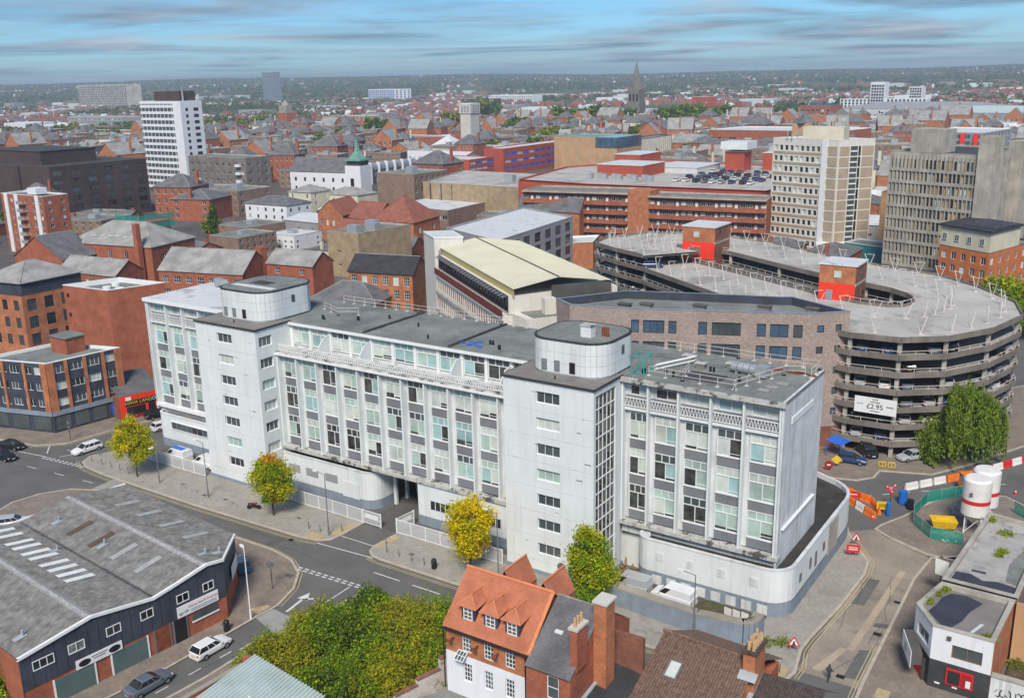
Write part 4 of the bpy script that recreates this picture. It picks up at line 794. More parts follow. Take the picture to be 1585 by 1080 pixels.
def backgable(x):
    b = MB(); z0, z1 = 11.2, 13.3; l, r, yb, ye = x-1.1, x+1.1, -21.6, -18.2
    b.quad((r, yb, z0), (r, ye, z0), (x, ye, z1), (x, yb-.2, z1)); b.quad((l, ye, z0), (l, yb, z0), (x, yb-.2, z1), (x, ye, z1)); g = b.obj('cross_gable', 'tile_orange', H1); MB().box(l+.1, r-.1, yb, ye+.1, 9, z0).obj('gable_wall', 'brick_orange', H1)
    MB().tube((x, yb-.2, z1+.04), (x, ye, z1+.04), .1, 6).obj('gable_ridge', 'ridge_orange', g); MB().tri((r, ye, z0), (l, ye, z0), (x, ye, z1)).obj('gable_end', 'brick_orange', H1)
backgable(14.6); backgable(18.6)
for x, a in ((13.0, -.9),): q = link('open_casement', winmesh(1.0, 1.0, 3, 2, 'frame_white', 'glass_mid'), H1, Vector((x, YF+.1, 7.05))-worldloc(H1)); q.rotation_euler = (-1.0, 0, 0); q.location += Vector((0, -.75, -.45))
H2 = thing('house', 'red brick house with weathered grey slate roof and chimney with three pots', 'house', (22.1, -22, 0))
wb = MB(); o1 = facade(wb, (20.0, -26.8), (24.2, -26.8), 0, 8.9, [(2.0, 3.1)], [(6.3, 8.4)], rd=.12); facade(wb, (24.2, -26.8), (24.2, -16.5), 0, 8.9); facade(wb, (24.2, -16.5), (20, -16.5), 0, 8.9)
wb.tri((24.2, -26.8, 8.9), (24.2, -16.5, 8.9), (24.2, -21.6, 12.45)); wb.obj('wall', 'brick_red', H2); windows(H2, o1, 1, 2, 'frame_white', ['glass_mid'])
for A, B, Cc, D in (((20.0, -27.1, 8.75), (24.3, -27.1, 8.75), (24.3, -21.6, 12.5), (20.0, -21.6, 12.5)), ((24.3, -16.2, 8.75), (20.0, -16.2, 8.75), (20.0, -21.6, 12.5), (24.3, -21.6, 12.5))):
    slope(H2, A, B, Cc, D, 'slate'); tiles(H2, A, B, Cc, D, 16, 26, 'slate', .03)
MB().tube((20, -21.6, 12.55), (24.3, -21.6, 12.55), .11, 6).obj('ridge', 'slate_pale', H2)
MB().box(21.3, 22.0, -24.4, -24.1, 10.75, 10.95).obj('flashing', 'white_trim', H2)
def chimney(parent, x0, x1, y0, y1, z0, z1, wall, pots, cap='stone_pale'):
    ch = MB().box(x0, x1, y0, y1, z0, z1).obj('chimney', wall, parent); MB().box(x0-.12, x1+.12, y0-.12, y1+.12, z1, z1+.2).obj('chimney_cap', cap, ch)
    for (px_, py_, hh) in pots: MB().cyl(px_, py_, z1+.2, z1+.2+hh, .15, 9, r1=.12).obj('chimney_pot', 'terracotta', ch)
    return ch
chimney(H2, 23.75, 24.4, -26.1, -24.5, 9.0, 12.7, 'brick_red', [(24.05, -25.8, .75), (24.05, -25.3, .75), (24.05, -24.8, .8)])
chimney(H2, 24.2, 25.35, -23.0, -21.5, 5.5, 13.7, 'brick_orange', [])
MB().box(24.2, 27.2, -19.9, -19.5, 0, 9.6).obj('side_wall', 'brick_dark', H2)
H3 = thing('lean_to', 'low brick lean-to with black felt roof between two houses', 'building', (26, -24, 0))
MB().quad((24.3, -34, 4.6), (28.2, -34, 4.4), (28.0, -19.4, 6.3), (24.3, -19.9, 6.6)).obj('roof', 'slate_black', H3); MB().prism([(24.3, -34), (28.1, -34), (27.9, -19.5), (24.3, -20)], 0, 4.3).obj('wall', 'brick_dark', H3); MB().obox((24.4, -34), (24.4, -20), .3, (4.7, 6.7), (4.85, 6.85)).obj('flashing', 'lead', H3)
H4 = thing('house', 'house with brown pantile roof, roof window and stack of clay chimney pots', 'house', (31.8, -20, 0))
MB().prism([(27.6, -23.6), (35.9, -23.8), (35.9, -11.0), (27.8, -10.6)], 0, 5.6).obj('wall', 'brick_red', H4)
A, B, Cc, D = (27.3, -24.3, 5.2), (36.0, -24.5, 5.2), (35.9, -17.1, 9.0), (27.7, -16.8, 9.0); slope(H4, A, B, Cc, D, 'tile_dark'); tiles(H4, A, B, Cc, D, 34, 30, 'tile_brown', .05, .05)
A2, B2 = (35.9, -10.0, 5.3), (27.7, -9.6, 5.3); slope(H4, A2, B2, D, Cc, 'tile_dark'); tiles(H4, A2, B2, D, Cc, 34, 26, 'tile_brown', .05, .05)
MB().tube((27.6, -16.8, 9.08), (35.9, -17.1, 9.08), .15, 8).obj('ridge', 'tile_brown', H4)
n_ = (Vector(B)-Vector(A)).cross(Vector(D)-Vector(A)).normalized(); f = MB()
def onr(s, t, k): p = (Vector(A)+(Vector(B)-Vector(A))*s)*(1-t)+(Vector(D)+(Vector(Cc)-Vector(D))*s)*t+n_*k; return tuple(p)
f.add([onr(.21, .52, .16), onr(.345, .52, .16), onr(.345, .72, .16), onr(.21, .72, .16), onr(.21, .52, 0), onr(.345, .52, 0), onr(.345, .72, 0), onr(.21, .72, 0)], [(0, 1, 2, 3), (0, 4, 5, 1), (1, 5, 6, 2), (2, 6, 7, 3), (3, 7, 4, 0)]); sk = f.obj('roof_window', 'grey_metal', H4)
MB().quad(onr(.225, .535, .175), onr(.33, .535, .175), onr(.33, .705, .175), onr(.225, .705, .175)).obj('pane', 'glass_pale', sk)
chimney(H4, 35.2, 36.2, -18.2, -15.8, 6.0, 10.2, 'brick_orange', [(35.5+.4*(i % 2), -17.9+.45*(i//2)+.1, .7+.1*(i % 3)) for i in range(10)], 'tile_dark'); MB().quad((35.0, -18.9, 8.2), (36.5, -18.9, 8.2), (36.5, -18.2, 8.65), (35.0, -18.2, 8.65)).obj('flashing', 'lead', H4)
H5 = thing('house', 'small house with dark brown ribbed tile roof at the side road corner', 'house', (38.5, -18, 0))
MB().prism([(36.0, -24), (40.8, -23.5), (40.8, -12.2), (36.0, -12.6)], 0, 4.3).obj('wall', 'brick_orange', H5)
A, B, Cc, D = (36.05, -25, 4.2), (41.0, -24, 4.0), (41.1, -15.2, 7.0), (36.0, -15.9, 7.4); slope(H5, A, B, Cc, D, 'tile_dark'); tiles(H5, A, B, Cc, D, 20, 26, 'tile_dark', .05, .06)
slope(H5, (41.1, -10.8, 4.2), (36, -11.2, 4.3), D, Cc, 'tile_dark'); MB().obox((36.05, -25), (36.0, -15.9), .4, (4.25, 7.45), (4.4, 7.6)).obj('flashing', 'lead', H5)
# yard wall, shed
YW = thing('yard_wall', 'old whitewashed brick wall stepping down beside the overgrown plot', 'wall', (9.5, -27, 0))
for (x0, y0), (x1, y1), h in (((10.9, -22.6), (10.6, -24.2), 6.0), ((10.6, -24.2), (10.1, -25.8), 5.2), ((10.1, -25.8), (9.4, -28.2), 4.2), ((9.4, -28.2), (8.8, -30.5), 3.7), ((8.8, -30.5), (7.6, -35), 3.2)):
    MB().obox((x0, y0), (x1, y1), .36, 0, h).obj('wall_section', 'brick_white', YW); MB().obox((x0, y0), (x1, y1), .46, h, h+.12).obj('coping', 'brick_dark', YW)
tag(MB().prism([(9.6, -28.5), (11.1, -26.0), (20, -26.1), (20, -40), (8, -40)], 0, 2.6).obj('yard_roof', 'felt', None, org=(14, -32, 0)), 'flat grey felt roof of the low extension below the white wall', 'roof')
SH = thing('shed', 'brick shed with pale green ribbed metal roof beside the overgrown plot', 'shed', (-1, -40, 0))
MB().prism([(-6.6, -34.2), (-7.5, -50), (6, -50), (4.4, -35.2)][::1], 0, 3.2).obj('wall', 'brick_red', SH)
A, B, Cc, D = Vector((-5.0, -49, 3.4)), Vector((6.0, -49, 3.4)), Vector((4.6, -34.6, 4.6)), Vector((-5.2, -33.4, 4.6))
slope(SH, A, B, Cc, D, 'metal_sheet')
for i in range(25):
    s_ = i/24; p = A+(B-A)*s_; q = D+(Cc-D)*s_; MB().obox(p.xy, q.xy, .1, (p.z, q.z), (p.z+.11, q.z+.11)).obj('roof_rib', 'metal_sheet', SH)
for i in range(25):
    s_ = (i+.35)/24; p = A+(B-A)*s_; q = D+(Cc-D)*s_
    if s_ < 1: MB().obox(p.xy, q.xy, .06, (p.z, q.z), (p.z+.012, q.z+.012)).obj('roof_joint', 'grey_metal', SH)
MB().obox((-6.4, -34), (-7.4, -50), .4, 3.0, 3.5).obj('parapet', 'brick_red', SH); MB().obox((-6.4, -34), (-7.4, -50), .5, 3.5, 3.62).obj('coping', 'stone', SH); MB().obox((-6.5, -33.8), (-5.2, -33.2), .4, 0, 4.2).obj('parapet', 'brick_red', SH)
MB().cyl(-.3, -38.5, 4.2, 5.1, .12, 8).obj('flue', 'white_trim', SH)
# ------------------------------------------------------------------ shops at the right
S1 = thing('corner_shop', 'white two storey corner shop with black ground floor and puddled flat roof', 'shop', (48, 5, 0))
pts = [(46.1, .8), (51.2, .7), (51.7, 9.4), (45.2, 9.5), (44.0, 4.0)]
for i in range(5):
    a, c = pts[i], pts[(i+1) % 5]; w_ = MB(); op = facade(w_, a, c, 2.95, 6.0, *(([(1.75, 4.3)], [(3.55, 4.9)]) if i == 0 else ([(.7, 3.2)], [(3.7, 5.0)]) if i == 4 else ((), ())))
    w_.obj('wall', 'brick_orange' if i in (1, 2) else 'white_render', S1); windows(S1, op, 2, 1, 'timber' if i == 0 else 'frame_white', ['glass_mid'])
    MB().quad((*a, 0), (*c, 0), (*c, 2.95), (*a, 2.95)).obj('shop_wall', 'brick_orange' if i in (1, 2) else 'felt_dark', S1)
flatroof(S1, pts, 6.35, .45, 'felt_brown', 'concrete', .4)
for i in range(5): a, c = pts[i], pts[(i+1) % 5]; MB().quad((*a, 6.0), (*c, 6.0), (*c, 6.25), (*a, 6.25)).obj('wall', 'brick_orange' if i in (1, 2) else 'white_render', S1)
MB().add([(x, y, 5.912) for x, y in ((45.1, 3.9), (46.6, 1.9), (47.4, 1.8), (48.1, 3.6), (48.4, 5.6), (49.2, 7.9), (47.6, 8.7), (46.3, 8.4), (45.7, 7.2), (45.5, 5.6))], [tuple(range(10))]).obj('puddle', 'puddle', S1)
MB().quad((49.0, 2, 5.91), (49.3, 2, 5.91), (49.9, 4, 5.91), (49.6, 4, 5.91)).obj('roof_crack', 'roof_pale', S1)
d_, nn_, l_ = edge((44.0, 4.0), (46.1, .8)); p0, p1 = Vector((44.0, 4.0)), Vector((46.1, .8))
MB().obox((p0+nn_*.15), (p1+nn_*.9), 1.0, 2.2, 3.5, off=.3).obj('fascia', 'concrete_dark', S1)
q0, q1 = p0+nn_*.98, p1+nn_*1.72; MB().obox(q0, q1, .06, 1.95, 3.6).obj('sign_board', 'white_trim', S1)
m_ = (q0+q1)/2+nn_*.05
for k, (a, c, z, h) in enumerate(((-.45, -.36, 2.4, .8), (-.2, -.12, 2.3, .95), (.1, .5, 2.62, .12), (.1, .5, 2.42, .1), (.42, .5, 2.4, .4))): MB().obox(m_+d_*a, m_+d_*c, .02, z, z+h).obj('emblem_stroke', 'felt' if k < 2 else 'concrete', S1)
for u in (.25, 2.9): c_ = p0+d_*u+nn_*.05; MB().box(c_.x-.15, c_.x+.15, c_.y-.15, c_.y+.15, 0, 2.3).obj('pilaster', 'felt_dark', S1)
c_ = p0+d_*1.8+nn_*.04; o = MB().box(-.75, .75, -.05, .03, 0, 2.1).obj('door', 'red_plastic', S1, local=True); o.location = Vector((c_.x, c_.y, 0))-worldloc(S1); o.rotation_euler = (0, 0, math.atan2(d_.y, d_.x))
MB().box(47.6, 49.9, .62, .78, .9, 2.5).obj('window_frame', 'red_plastic', S1); MB().box(47.75, 48.8, .58, .66, 1.05, 2.35).obj('pane', 'glass_dark', S1); MB().box(48.95, 49.75, .58, .66, 1.05, 2.35).obj('pane', 'car_red', S1); MB().box(49.3, 49.7, .55, .6, 1.1, 1.8).obj('poster', 'white_trim', S1)
for x in (46.7, 48.2): MB().box(x, x+.45, .72, .79, .6, .75).obj('vent', 'white_trim', S1)
MB().box(47.4, 47.75, .55, .7, 5.35, 5.7).obj('alarm_box', 'concrete_dark', S1)
S2 = thing('boundary_wall', 'low white wall with painted black scrawl beside the corner shop', 'wall', (56, .9, 0))
MB().box(51.25, 62, .75, 1.1, 0, 2.9).obj('wall_section', 'white_weathered', S2); MB().box(51.25, 62, .65, 1.2, 2.9, 3.1).obj('coping', 'concrete', S2)
for i in range(9):
    x, z = 51.9+i*.42, .9+.3*random.random(); g = MB()
    for k in range(6): a0 = random.random()*6; g.tube((x+.25*math.cos(a0), .73, z+.5+.4*math.sin(a0)), (x+.25*math.cos(a0+1.4), .73, z+.5+.4*math.sin(a0+1.4)), .03, 4)
    g.obj('scrawl', 'black_metal', S2)
tag(MB().box(52, 66, 1.2, 30, 0, .35).obj('waste_ground', 'soil', None), kind='structure')
S3 = thing('flat_roof_building', 'long low building with stained pale flat roof and tufts of weeds', 'building', (48.7, 19, 0))
pts = [(45.2, 9.8), (51.9, 9.6), (52.6, 27.2), (46.6, 28.4)]
MB().prism(pts, 0, 6.1).obj('wall', 'brick_brown', S3); flatroof(S3, pts, 6.6, .45, 'roof_stained', 'concrete', .4)
MB().add([(x, y, 6.162) for x, y in ((45.7, 10.3), (51.4, 10.1), (51.6, 12.2), (49.8, 12.6), (48.5, 12.1), (47.2, 13.0), (45.9, 12.8))], [tuple(range(7))]).obj('damp_patch', 'puddle', S3)
MB().add([(x, y, 6.161) for x, y in ((50.4, 13), (51.6, 12.6), (52.1, 22), (51.0, 21), (50.2, 17))], [tuple(range(5))]).obj('stain', 'felt', S3)
MB().box(47.2, 48.5, 13.6, 14.1, 6.15, 6.18).obj('hatch', 'felt_dark', S3)
MB().box(51.9, 58, 9.0, 9.4, 0, 6.2).obj('side_wall', 'tan_panel', S3)
tag(MB().box(52.9, 53.4, 20, 34, 0, 7.0).obj('yard_end_wall', 'tan_panel', None, org=(53, 27, 0)), 'tall ochre rendered wall beside the silos', 'wall')
# ------------------------------------------------------------------ multi-storey car park: one continuous ramped deck round a slot
CPO = [(-27, 89.5), (-4.3, 73.0), (11, 61.5), (17, 57.8), (23, 55.8), (30, 55.9), (35.6, 59.5), (40.2, 66.9), (42.8, 77), (40.6, 86), (33.5, 95.2), (25.7, 102), (16.0, 105), (4, 110.5), (-10.7, 119.8), (-25, 124), (-34.7, 123), (-41, 117), (-44.8, 108), (-43.2, 99.5), (-36, 94.5)]
CPI = [(-19, 99.5), (-2.5, 89.5), (11, 81), (15, 78.4), (19, 76.3), (23.5, 75.6), (25.6, 76.2), (26.5, 78), (26.6, 79.8), (26, 81.6), (24.6, 83.4), (21.5, 85.6), (17, 87.4), (10, 90), (-1.3, 96.4), (-14, 104), (-22, 107), (-25, 106.8), (-26.6, 105.5), (-26, 103.6), (-23, 101.6)]
CP = thing('car_park', 'large oval concrete multi storey car park with ramped open decks', 'car park', (0, 88, 0))
LV = 2.62; ZT = 17.35; K = len(CPO)
def cpz(i, turn): return ZT-LV*turn+LV*(i/K)           # deck height at corner i on a given turn, turn 0 is the roof
def cp_deck(turn, i0, i1, m='concrete_deck'):
    b = MB()
    for i in range(i0, i1):
        j = i+1; a, c = CPO[i % K], CPO[j % K]; d, e = CPI[i % K], CPI[j % K]; za, zb = cpz(i, turn), cpz(j, turn)
        b.quad((*a, za), (*c, zb), (*e, zb), (*d, za)); b.quad((*d, za-.35), (*e, zb-.35), (*c, zb-.35), (*a, za-.35))
    b.obj('deck', m, CP)
    for i in range(i0, i1):
        j = i+1
        for ring, s in ((CPO, 0), (CPI, 1)):
            a, c = ring[i % K], ring[j % K]; za, zb = cpz(i, turn), cpz(j, turn); q = MB().obox(a, c, .22, (za-.40, zb-.40), (za+.42, zb+.42)); q.obj('parapet', 'concrete_brown', CP)
            n = max(1, round((Vector(c)-Vector(a)).length/2.2)); r_ = MB().tube((*a, za+.95), (*c, zb+.95), .045, 4)
            for k in range(n): t = k/n; r_.tube((a[0]+(c[0]-a[0])*t, a[1]+(c[1]-a[1])*t, za+(zb-za)*t+.4), (a[0]+(c[0]-a[0])*t, a[1]+(c[1]-a[1])*t, za+(zb-za)*t+.95), .05, 4)
            if turn > 0 or s: r_.obj('hand_rail', 'rail_white', CP)
for turn in range(0, 7):
    i0, i1 = (0, K) if turn else (0, K)
    if cpz(0, turn) < 1.0: break
    cp_deck(turn, i0, i1)
for turn in range(0, 7):
    for i in range(K):
        z1 = cpz(i, turn)-.35; z0 = max(0, z1-LV+.35)
        if z1 < .5: continue
        for ring, m_ in ((CPO, .5), (CPI, .5)):
            p = Vector(ring[i]); q = Vector((CPI if ring is CPO else CPO)[i]); p = p+(q-p).normalized()*.7; MB().box(p.x-.28, p.x+.28, p.y-.28, p.y+.28, z0, z1).obj('column', 'concrete', CP)
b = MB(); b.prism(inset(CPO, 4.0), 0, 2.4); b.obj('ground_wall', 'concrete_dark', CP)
b = MB(); i_ = inset(CPI, -3.2); b.prism(i_[::1], 0, ZT-1.0); b.obj('inner_shade_wall', 'concrete_dark', CP)  # shade inside the decks is put into this wall's dark colour
MB().obox((26.5, 59.3), (33.5, 61.5), .3, 0, 1.6).obj('ground_panel', 'brick_red', CP); MB().obox((17.5, 59.8), (26, 59.2), .3, .9, 2.5).obj('ground_window', 'glass_dark', CP)
# V shaped lamp stands on the roof deck, each a part
vm = MB(); vm.tube((0, 0, .1), (-.95, 0, 2.5), .07, 5).tube((0, 0, .1), (.95, .2, 2.5), .07, 5).tube((-.98, 0, 2.5), (-.1, 1.1, 2.6), .05, 5); vm.box(-.35, .35, -.3, .3, 0, .12); vm = vm.mesh('deck_frame', 'rail_white')
for i in range(K):
    a, c, d, e = Vector(CPO[i]), Vector(CPO[(i+1) % K]), Vector(CPI[i]), Vector(CPI[(i+1) % K]); n = max(1, round((c-a).length/5.4))
    for k in range(n):
        for t in (.14, .62):
            s_ = (k+.5)/n; p = (a+(c-a)*s_)*(1-t)+(d+(e-d)*s_)*t; z = cpz(i+s_, 0); dr = (c-a)
            link('deck_frame', vm, CP, (p.x, p.y-88, z), math.atan2(dr.y, dr.x)+random.uniform(-.2, .2))
# brick lift towers
for nm, (x0, x1, y0, y1), zt in (('l', (-23.5, -16.5, 101.0, 109.0), 24.6), ('r', (11.6, 17.6, 78.0, 84.6), 23.6)):
    LT = thing('lift_tower', 'red brick lift tower with red painted doorway beside the ' + ('far deck' if nm == 'l' else 'large right drum deck'), 'lift tower', ((x0+x1)/2, (y0+y1)/2, 0), group=None)
    MB().box(x0, x1, y0, y1, 0, zt).obj('wall', 'brick_dark', LT); MB().box(x0-.2, x1+.2, y0-.2, y1+.2, zt, zt+.25).obj('roof', 'roof_pale', LT); MB().box(x0-.03, x1+.03, y0-.03, y1+.03, zt-3.3, zt-2.9).obj('band', 'concrete', LT)
    MB().box(x0-.04, x1-.1, y0-.05, y0, zt-6.5, zt-3.0).obj('painted_wall', 'red_paint', LT); MB().box(x0-.05, x1-.1, y0-.045, y0, zt-3.0, zt-.05).obj('upper_wall', 'brick_orange', LT)
    MB().box(x0+1.2, x0+2.3, y0-.09, y0-.04, zt-6.3, zt-4.2).obj('door', 'blue_grey_paint', LT); MB().box(x0+2.4, x0+3.6, y0-.09, y0-.03, zt-2.0, zt-.9).obj('window', 'glass_pale', LT)
    MB().box(x1, x1+.06, y0+2.4, y0+3.0, zt-1.7, zt-.5).obj('window', 'glass_dark', LT); MB().box(x1, x1+.06, y0+4.2, y0+5.6, zt-5.6, zt-4.6).obj('window', 'glass_mid', LT)
# price banner
PB = thing('price_banner', 'white banner reading £2.95 hung on the car park decks', 'banner', (27.2, 55.5, 8.0))
ba, bb_ = Vector((24.4, 55.3)), Vector((30.3, 55.4)); MB().obox(ba, bb_, .06, 6.7, 9.1).obj('sheet', 'white_trim', PB)
br = (PI/2, 0, math.atan2(bb_.y-ba.y, bb_.x-ba.x)); lettering(PB, '£2.95', 1.05, 'black_metal', (27.3, 55.28, 7.75), br); lettering(PB, 'NCP', .4, 'black_metal', (27.3, 55.28, 8.8), br)
for x in (25.2, 29.4): MB().box(x-.5, x+.5, 55.27, 55.3, 7.95, 8.05).obj('print_line', 'felt', PB)
for z in (8.4, 7.05): MB().box(26.6, 28.0, 55.27, 55.3, z, z+.1).obj('print_line', 'felt', PB)
# ------------------------------------------------------------------ pale brick apartment block in front of the car park
BB = thing('apartment_block', 'mauve-grey brick apartment block with dark sunken roof and black framed windows', 'apartment building', (2, 52, 0))
bp = [(-19.8, 44.4), (-15.9, 41.8), (-7.6, 43.6), (17.9, 53.4), (22.3, 57.5), (12, 63), (10, 62), (-2, 58.5), (-13, 54.8)]; hb = 21.0
OCC.append((2, 52, 26))
wb = MB(); ops = []
for i in range(len(bp)):
    A, B = bp[i], bp[(i+1) % len(bp)]; l = (Vector(B)-Vector(A)).length
    if i == 2: ops += facade(wb, A, B, 0, hb-.15, [(1.2, 2.4), (3.0, 6.2), (6.8, 8.0), (11.2, 12.5), (13.2, 17.4), (19.7, 21.0), (21.6, 24.2), (24.9, 26.2)], [(z, z+2.0) for z in (4.0, 7.3, 10.6, 13.9, 17.2)], rd=.25)
    elif i == 3: ops += facade(wb, A, B, 0, hb-.15, [(1.0, 2.1), (3.9, 4.8)], [(z, z+1.1) for z in (5.2, 8.4, 11.6, 14.8, 18.0)], rd=.2)
    else: facade(wb, A, B, 0, hb-.15)
wb.obj('wall', 'brick_mauve', BB)
for p, a, w_, h in ops: link('window', winmesh(w_, h, max(1, round(w_/1.1)), 1, 'frame_dark', random.choice(['glass_blue', 'glass_mid', 'glass_blue']), .1), BB, Vector(p)-worldloc(BB), a)
MB().prism(inset(bp, -.03), 0, 3.4).obj('base_wall', 'brick_dark', BB)
flatroof(BB, bp, hb, 1.3, 'felt', 'blue_grey_paint', .35); ip = inset(bp, .36)
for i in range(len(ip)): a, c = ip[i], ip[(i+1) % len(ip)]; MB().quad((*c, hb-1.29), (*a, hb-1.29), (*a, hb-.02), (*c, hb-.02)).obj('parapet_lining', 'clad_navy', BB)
for x, y in ((-9, 46.8), (-6.0, 48.3), (1.5, 51.3), (10.2, 55.4), (16.8, 57.3)): MB().box(x-.9, x+.9, y-.6, y+.6, hb-1.3, hb-.2).obj('roof_hatch', 'felt', BB); MB().box(x-1.05, x+1.05, y-.75, y+.75, hb-.2, hb-.08).obj('hatch_lid', 'concrete_dark', BB)
# ------------------------------------------------------------------ cream roofed office range with white stair tower
YC = Vector((-50, 66)); E1 = Vector((.80, -.60)); E2 = Vector((.60, .80))
YBd = thing('office_range', 'cream metal roofed office range with red framed window bands and white end tower', 'office building', (-50, 66, 0)); OCC.append((-46, 70, 34))
def yp(a, c): p = Vector((-31.5, 46.5))-E1*a+E2*c; return (p.x, p.y)       # a along the range from its near end, c across it
AL, W_ = 43.0, 21.0; zr = 21.6
f1 = [yp(AL, 0), yp(0, 0), yp(0, W_), yp(AL, W_)]
wb = MB(); ops = facade(wb, f1[0], f1[1], 0, 16.3, spread(AL, 30, 1.05, .7), [(z, z+2.05) for z in (5.2, 9.0, 12.8)], rd=.25)
for i in (1, 2, 3): facade(wb, f1[i], f1[(i+1) % 4], 0, 16.3)
wb.add([(*q_, 16.3) for q_ in f1], [(0, 1, 2, 3)])
wb.obj('wall', 'cream_wall', YBd); windows(YBd, ops, 1, 2, 'frame_red', ['glass_mid', 'glass_dark', 'glass_pale'])
for z in (4.3, 8.1, 11.9, 15.7): MB().obox(f1[0], f1[1], .24, z-.25, z+.45, off=.12).obj('band', 'concrete' if z < 15 else 'cream_wall', YBd)
f2 = [yp(AL, .9), yp(0, .9), yp(0, W_), yp(AL, W_)]
MB().obox(f2[0], f2[1], .1, 15.9, 17.2, off=1.15).obj('terrace_fascia', 'frame_red', YBd); MB().prism(f2, 16.4, 19.6).obj('top_storey_core', 'cream_wall', YBd); MB().obox(f2[0], f2[1], .1, 17.0, 19.7, off=.1).obj('glazing', 'glass_dark', YBd)
for i in range(26): p = Vector(f2[0])+(Vector(f2[1])-Vector(f2[0]))*(i/25); MB().box(p.x-.07, p.x+.07, p.y-.3, p.y-.12, 17.0, 19.7).obj('mullion', 'frame_dark', YBd)
for i in range(25):
    p = Vector(f2[0])+(Vector(f2[1])-Vector(f2[0]))*((i+.5)/25); q = p-E2*1.0; MB().obox(p, q, .9, (19.55, 19.25), (19.65, 19.35)).obj('sunshade', 'grey_metal', YBd)
MB().obox(yp(AL, 1.7), yp(-.5, 1.7), .16, 19.5, 20.9).obj('eaves_fascia', 'cream_fascia', YBd)
def roofsheet(c0, z0, c1, z1, a0=-1.0, a1=AL+2):
    MB().quad((*yp(a1, c0), z0), (*yp(a0, c0), z0), (*yp(a0, c1), z1), (*yp(a1, c1), z1)).obj('roof', 'cream_roof', YBd)
    n = 46
    for i in range(n+1): a = a0+(a1-a0)*i/n; MB().obox(yp(a, c0), yp(a, c1), .09, (z0+.0, z1+.0), (z0+.09, z1+.09)).obj('roof_seam', 'cream_roof', YBd)
roofsheet(1.5, 20.9, 9.6, 22.3); roofsheet(9.75, 22.3, 19.5, 20.9)
MB().obox(yp(AL+2, 9.68), yp(-1, 9.68), .3, 22.28, 22.42).obj('ridge', 'concrete_dark', YBd)
MB().obox(yp(-.6, 8.5), yp(-.6, 19.5), .3, 17.5, 20.9).obj('end_fascia', 'concrete_dark', YBd); MB().obox(yp(0, 11.5), yp(0, 18.8), .4, 16.2, 19.0).obj('end_window', 'glass_dark', YBd)
for c_ in (12.9, 14.6, 16.2): MB().obox(yp(-.15, c_), yp(-.15, c_+.9), .3, 16.4, 18.8).obj('end_panel', 'white_trim', YBd)
pB = [yp(0, -1.2), yp(-6.8, .6), yp(-6.2, 9.5), yp(.4, 9.0)]; MB().prism([yp(.3, 1.5), yp(-5, 2.2), yp(-5, 9), yp(.3, 9)], 0, 16.6).obj('end_block', 'cream_wall', YBd); MB().prism([yp(-2.2, 6), yp(-3.8, 6), yp(-3.8, 8), yp(-2.2, 8)], 16.6, 19.4).obj('vent_stack', 'cream_wall', YBd)
MB().prism([yp(-3.2, -.3), yp(-5.4, 0), yp(-5.2, 2.6), yp(-3.0, 2.4)], 0, 14.5).obj('end_pier', 'cream_wall', YBd); MB().prism([yp(-.2, 3), yp(-4.8, 3.6), yp(-4.8, 8.2), yp(-.2, 8.4)], 16.62, 16.75).obj('end_roof', 'felt', YBd)
wt = [(-74.5, 79.5), (-67.2, 73.8), (-62.4, 77.4), (-69.7, 83.4)]
MB().prism(wt, 0, 22.8).obj('stair_tower', 'cream_wall', YBd); MB().prism(inset(wt, -.1), 22.8, 23.1, 0).obj('tower_cap', 'white_trim', YBd); flatp = inset(wt, .3); MB().add([(x, y, 23.11) for x, y in flatp], [(0, 1, 2, 3)]).obj('tower_roof', 'roof_pale', YBd)
MB().obox(Vector(wt[1])+Vector((.7, .5)), Vector(wt[2])-Vector((.5, .4)), .1, 4, 20.4, off=.05).obj('wall_panel', 'concrete_deck', YBd)
for z in (6.5, 11.5, 16.5): MB().obox(Vector(wt[2])-Vector((.5, .4)), Vector(wt[2])-Vector((.05, .05)), .16, z, z+.5, off=.1).obj('vent', 'black_metal', YBd)
# ------------------------------------------------------------------ left hand blocks
def blk(name, label, L_, N_, R_, h, wall, **k): return bld(name, label, L_, N_, R_, h, wall, **k)
t = blk('office_building', 'three storey brick corner office with navy window bands and glazed shopfront', (-101, -5), (-88.3, -1.4), (-86.5, 11), 12.0, 'clad_navy', rm='felt', cop='white_trim', front=(5, 3, 1.9, 1.35, 4.4, 2.75, .7), right=(4, 3, 2.2, 1.35, 4.4, 2.75, .9), nx=3, panes=['glass_mid', 'glass_pale', 'glass_dark'])
for a, c, n in (((-101, -5), (-88.3, -1.4), 3), ((-88.3, -1.4), (-86.5, 11), 4)):
    d, nn, l = edge(a, c)
    for i in range(n+1):
        u = l*i/n; wd = 1.1 if i in (0, n) else .5; p = Vector(a)+d*max(wd/2, min(l-wd/2, u)); MB().obox(p-d*wd/2, p+d*wd/2, .3, 3.6, 11.8, off=.1).obj('brick_pier', 'brick_orange', t)
    MB().obox(a, c, .3, 3.0, 3.7, off=.12).obj('fascia', 'blue_grey_paint', t)
    for i in range(n): q0, q1 = Vector(a)+d*(l*(i+.12)/n), Vector(a)+d*(l*(i+.88)/n); MB().obox(q0, q1, .12, .5, 2.8, off=.03).obj('shop_window', 'glass_mid' if not (n == 4 and i == 3) else 'blue_panel', t)
MB().box(-96, -91.5, 4.5, 8, 11.5, 14.2).obj('lift_house', 'brick_red', t); MB().box(-96.2, -91.3, 4.3, 8.2, 14.2, 14.4).obj('lift_house_roof', 'felt', t)
t = thing('takeaway_shop', 'bright red shopfront with yellow HIWA LAND sign under a grey tiled roof', 'shop', (-85, 12, 0)); OCC.append((-88, 14, 6))
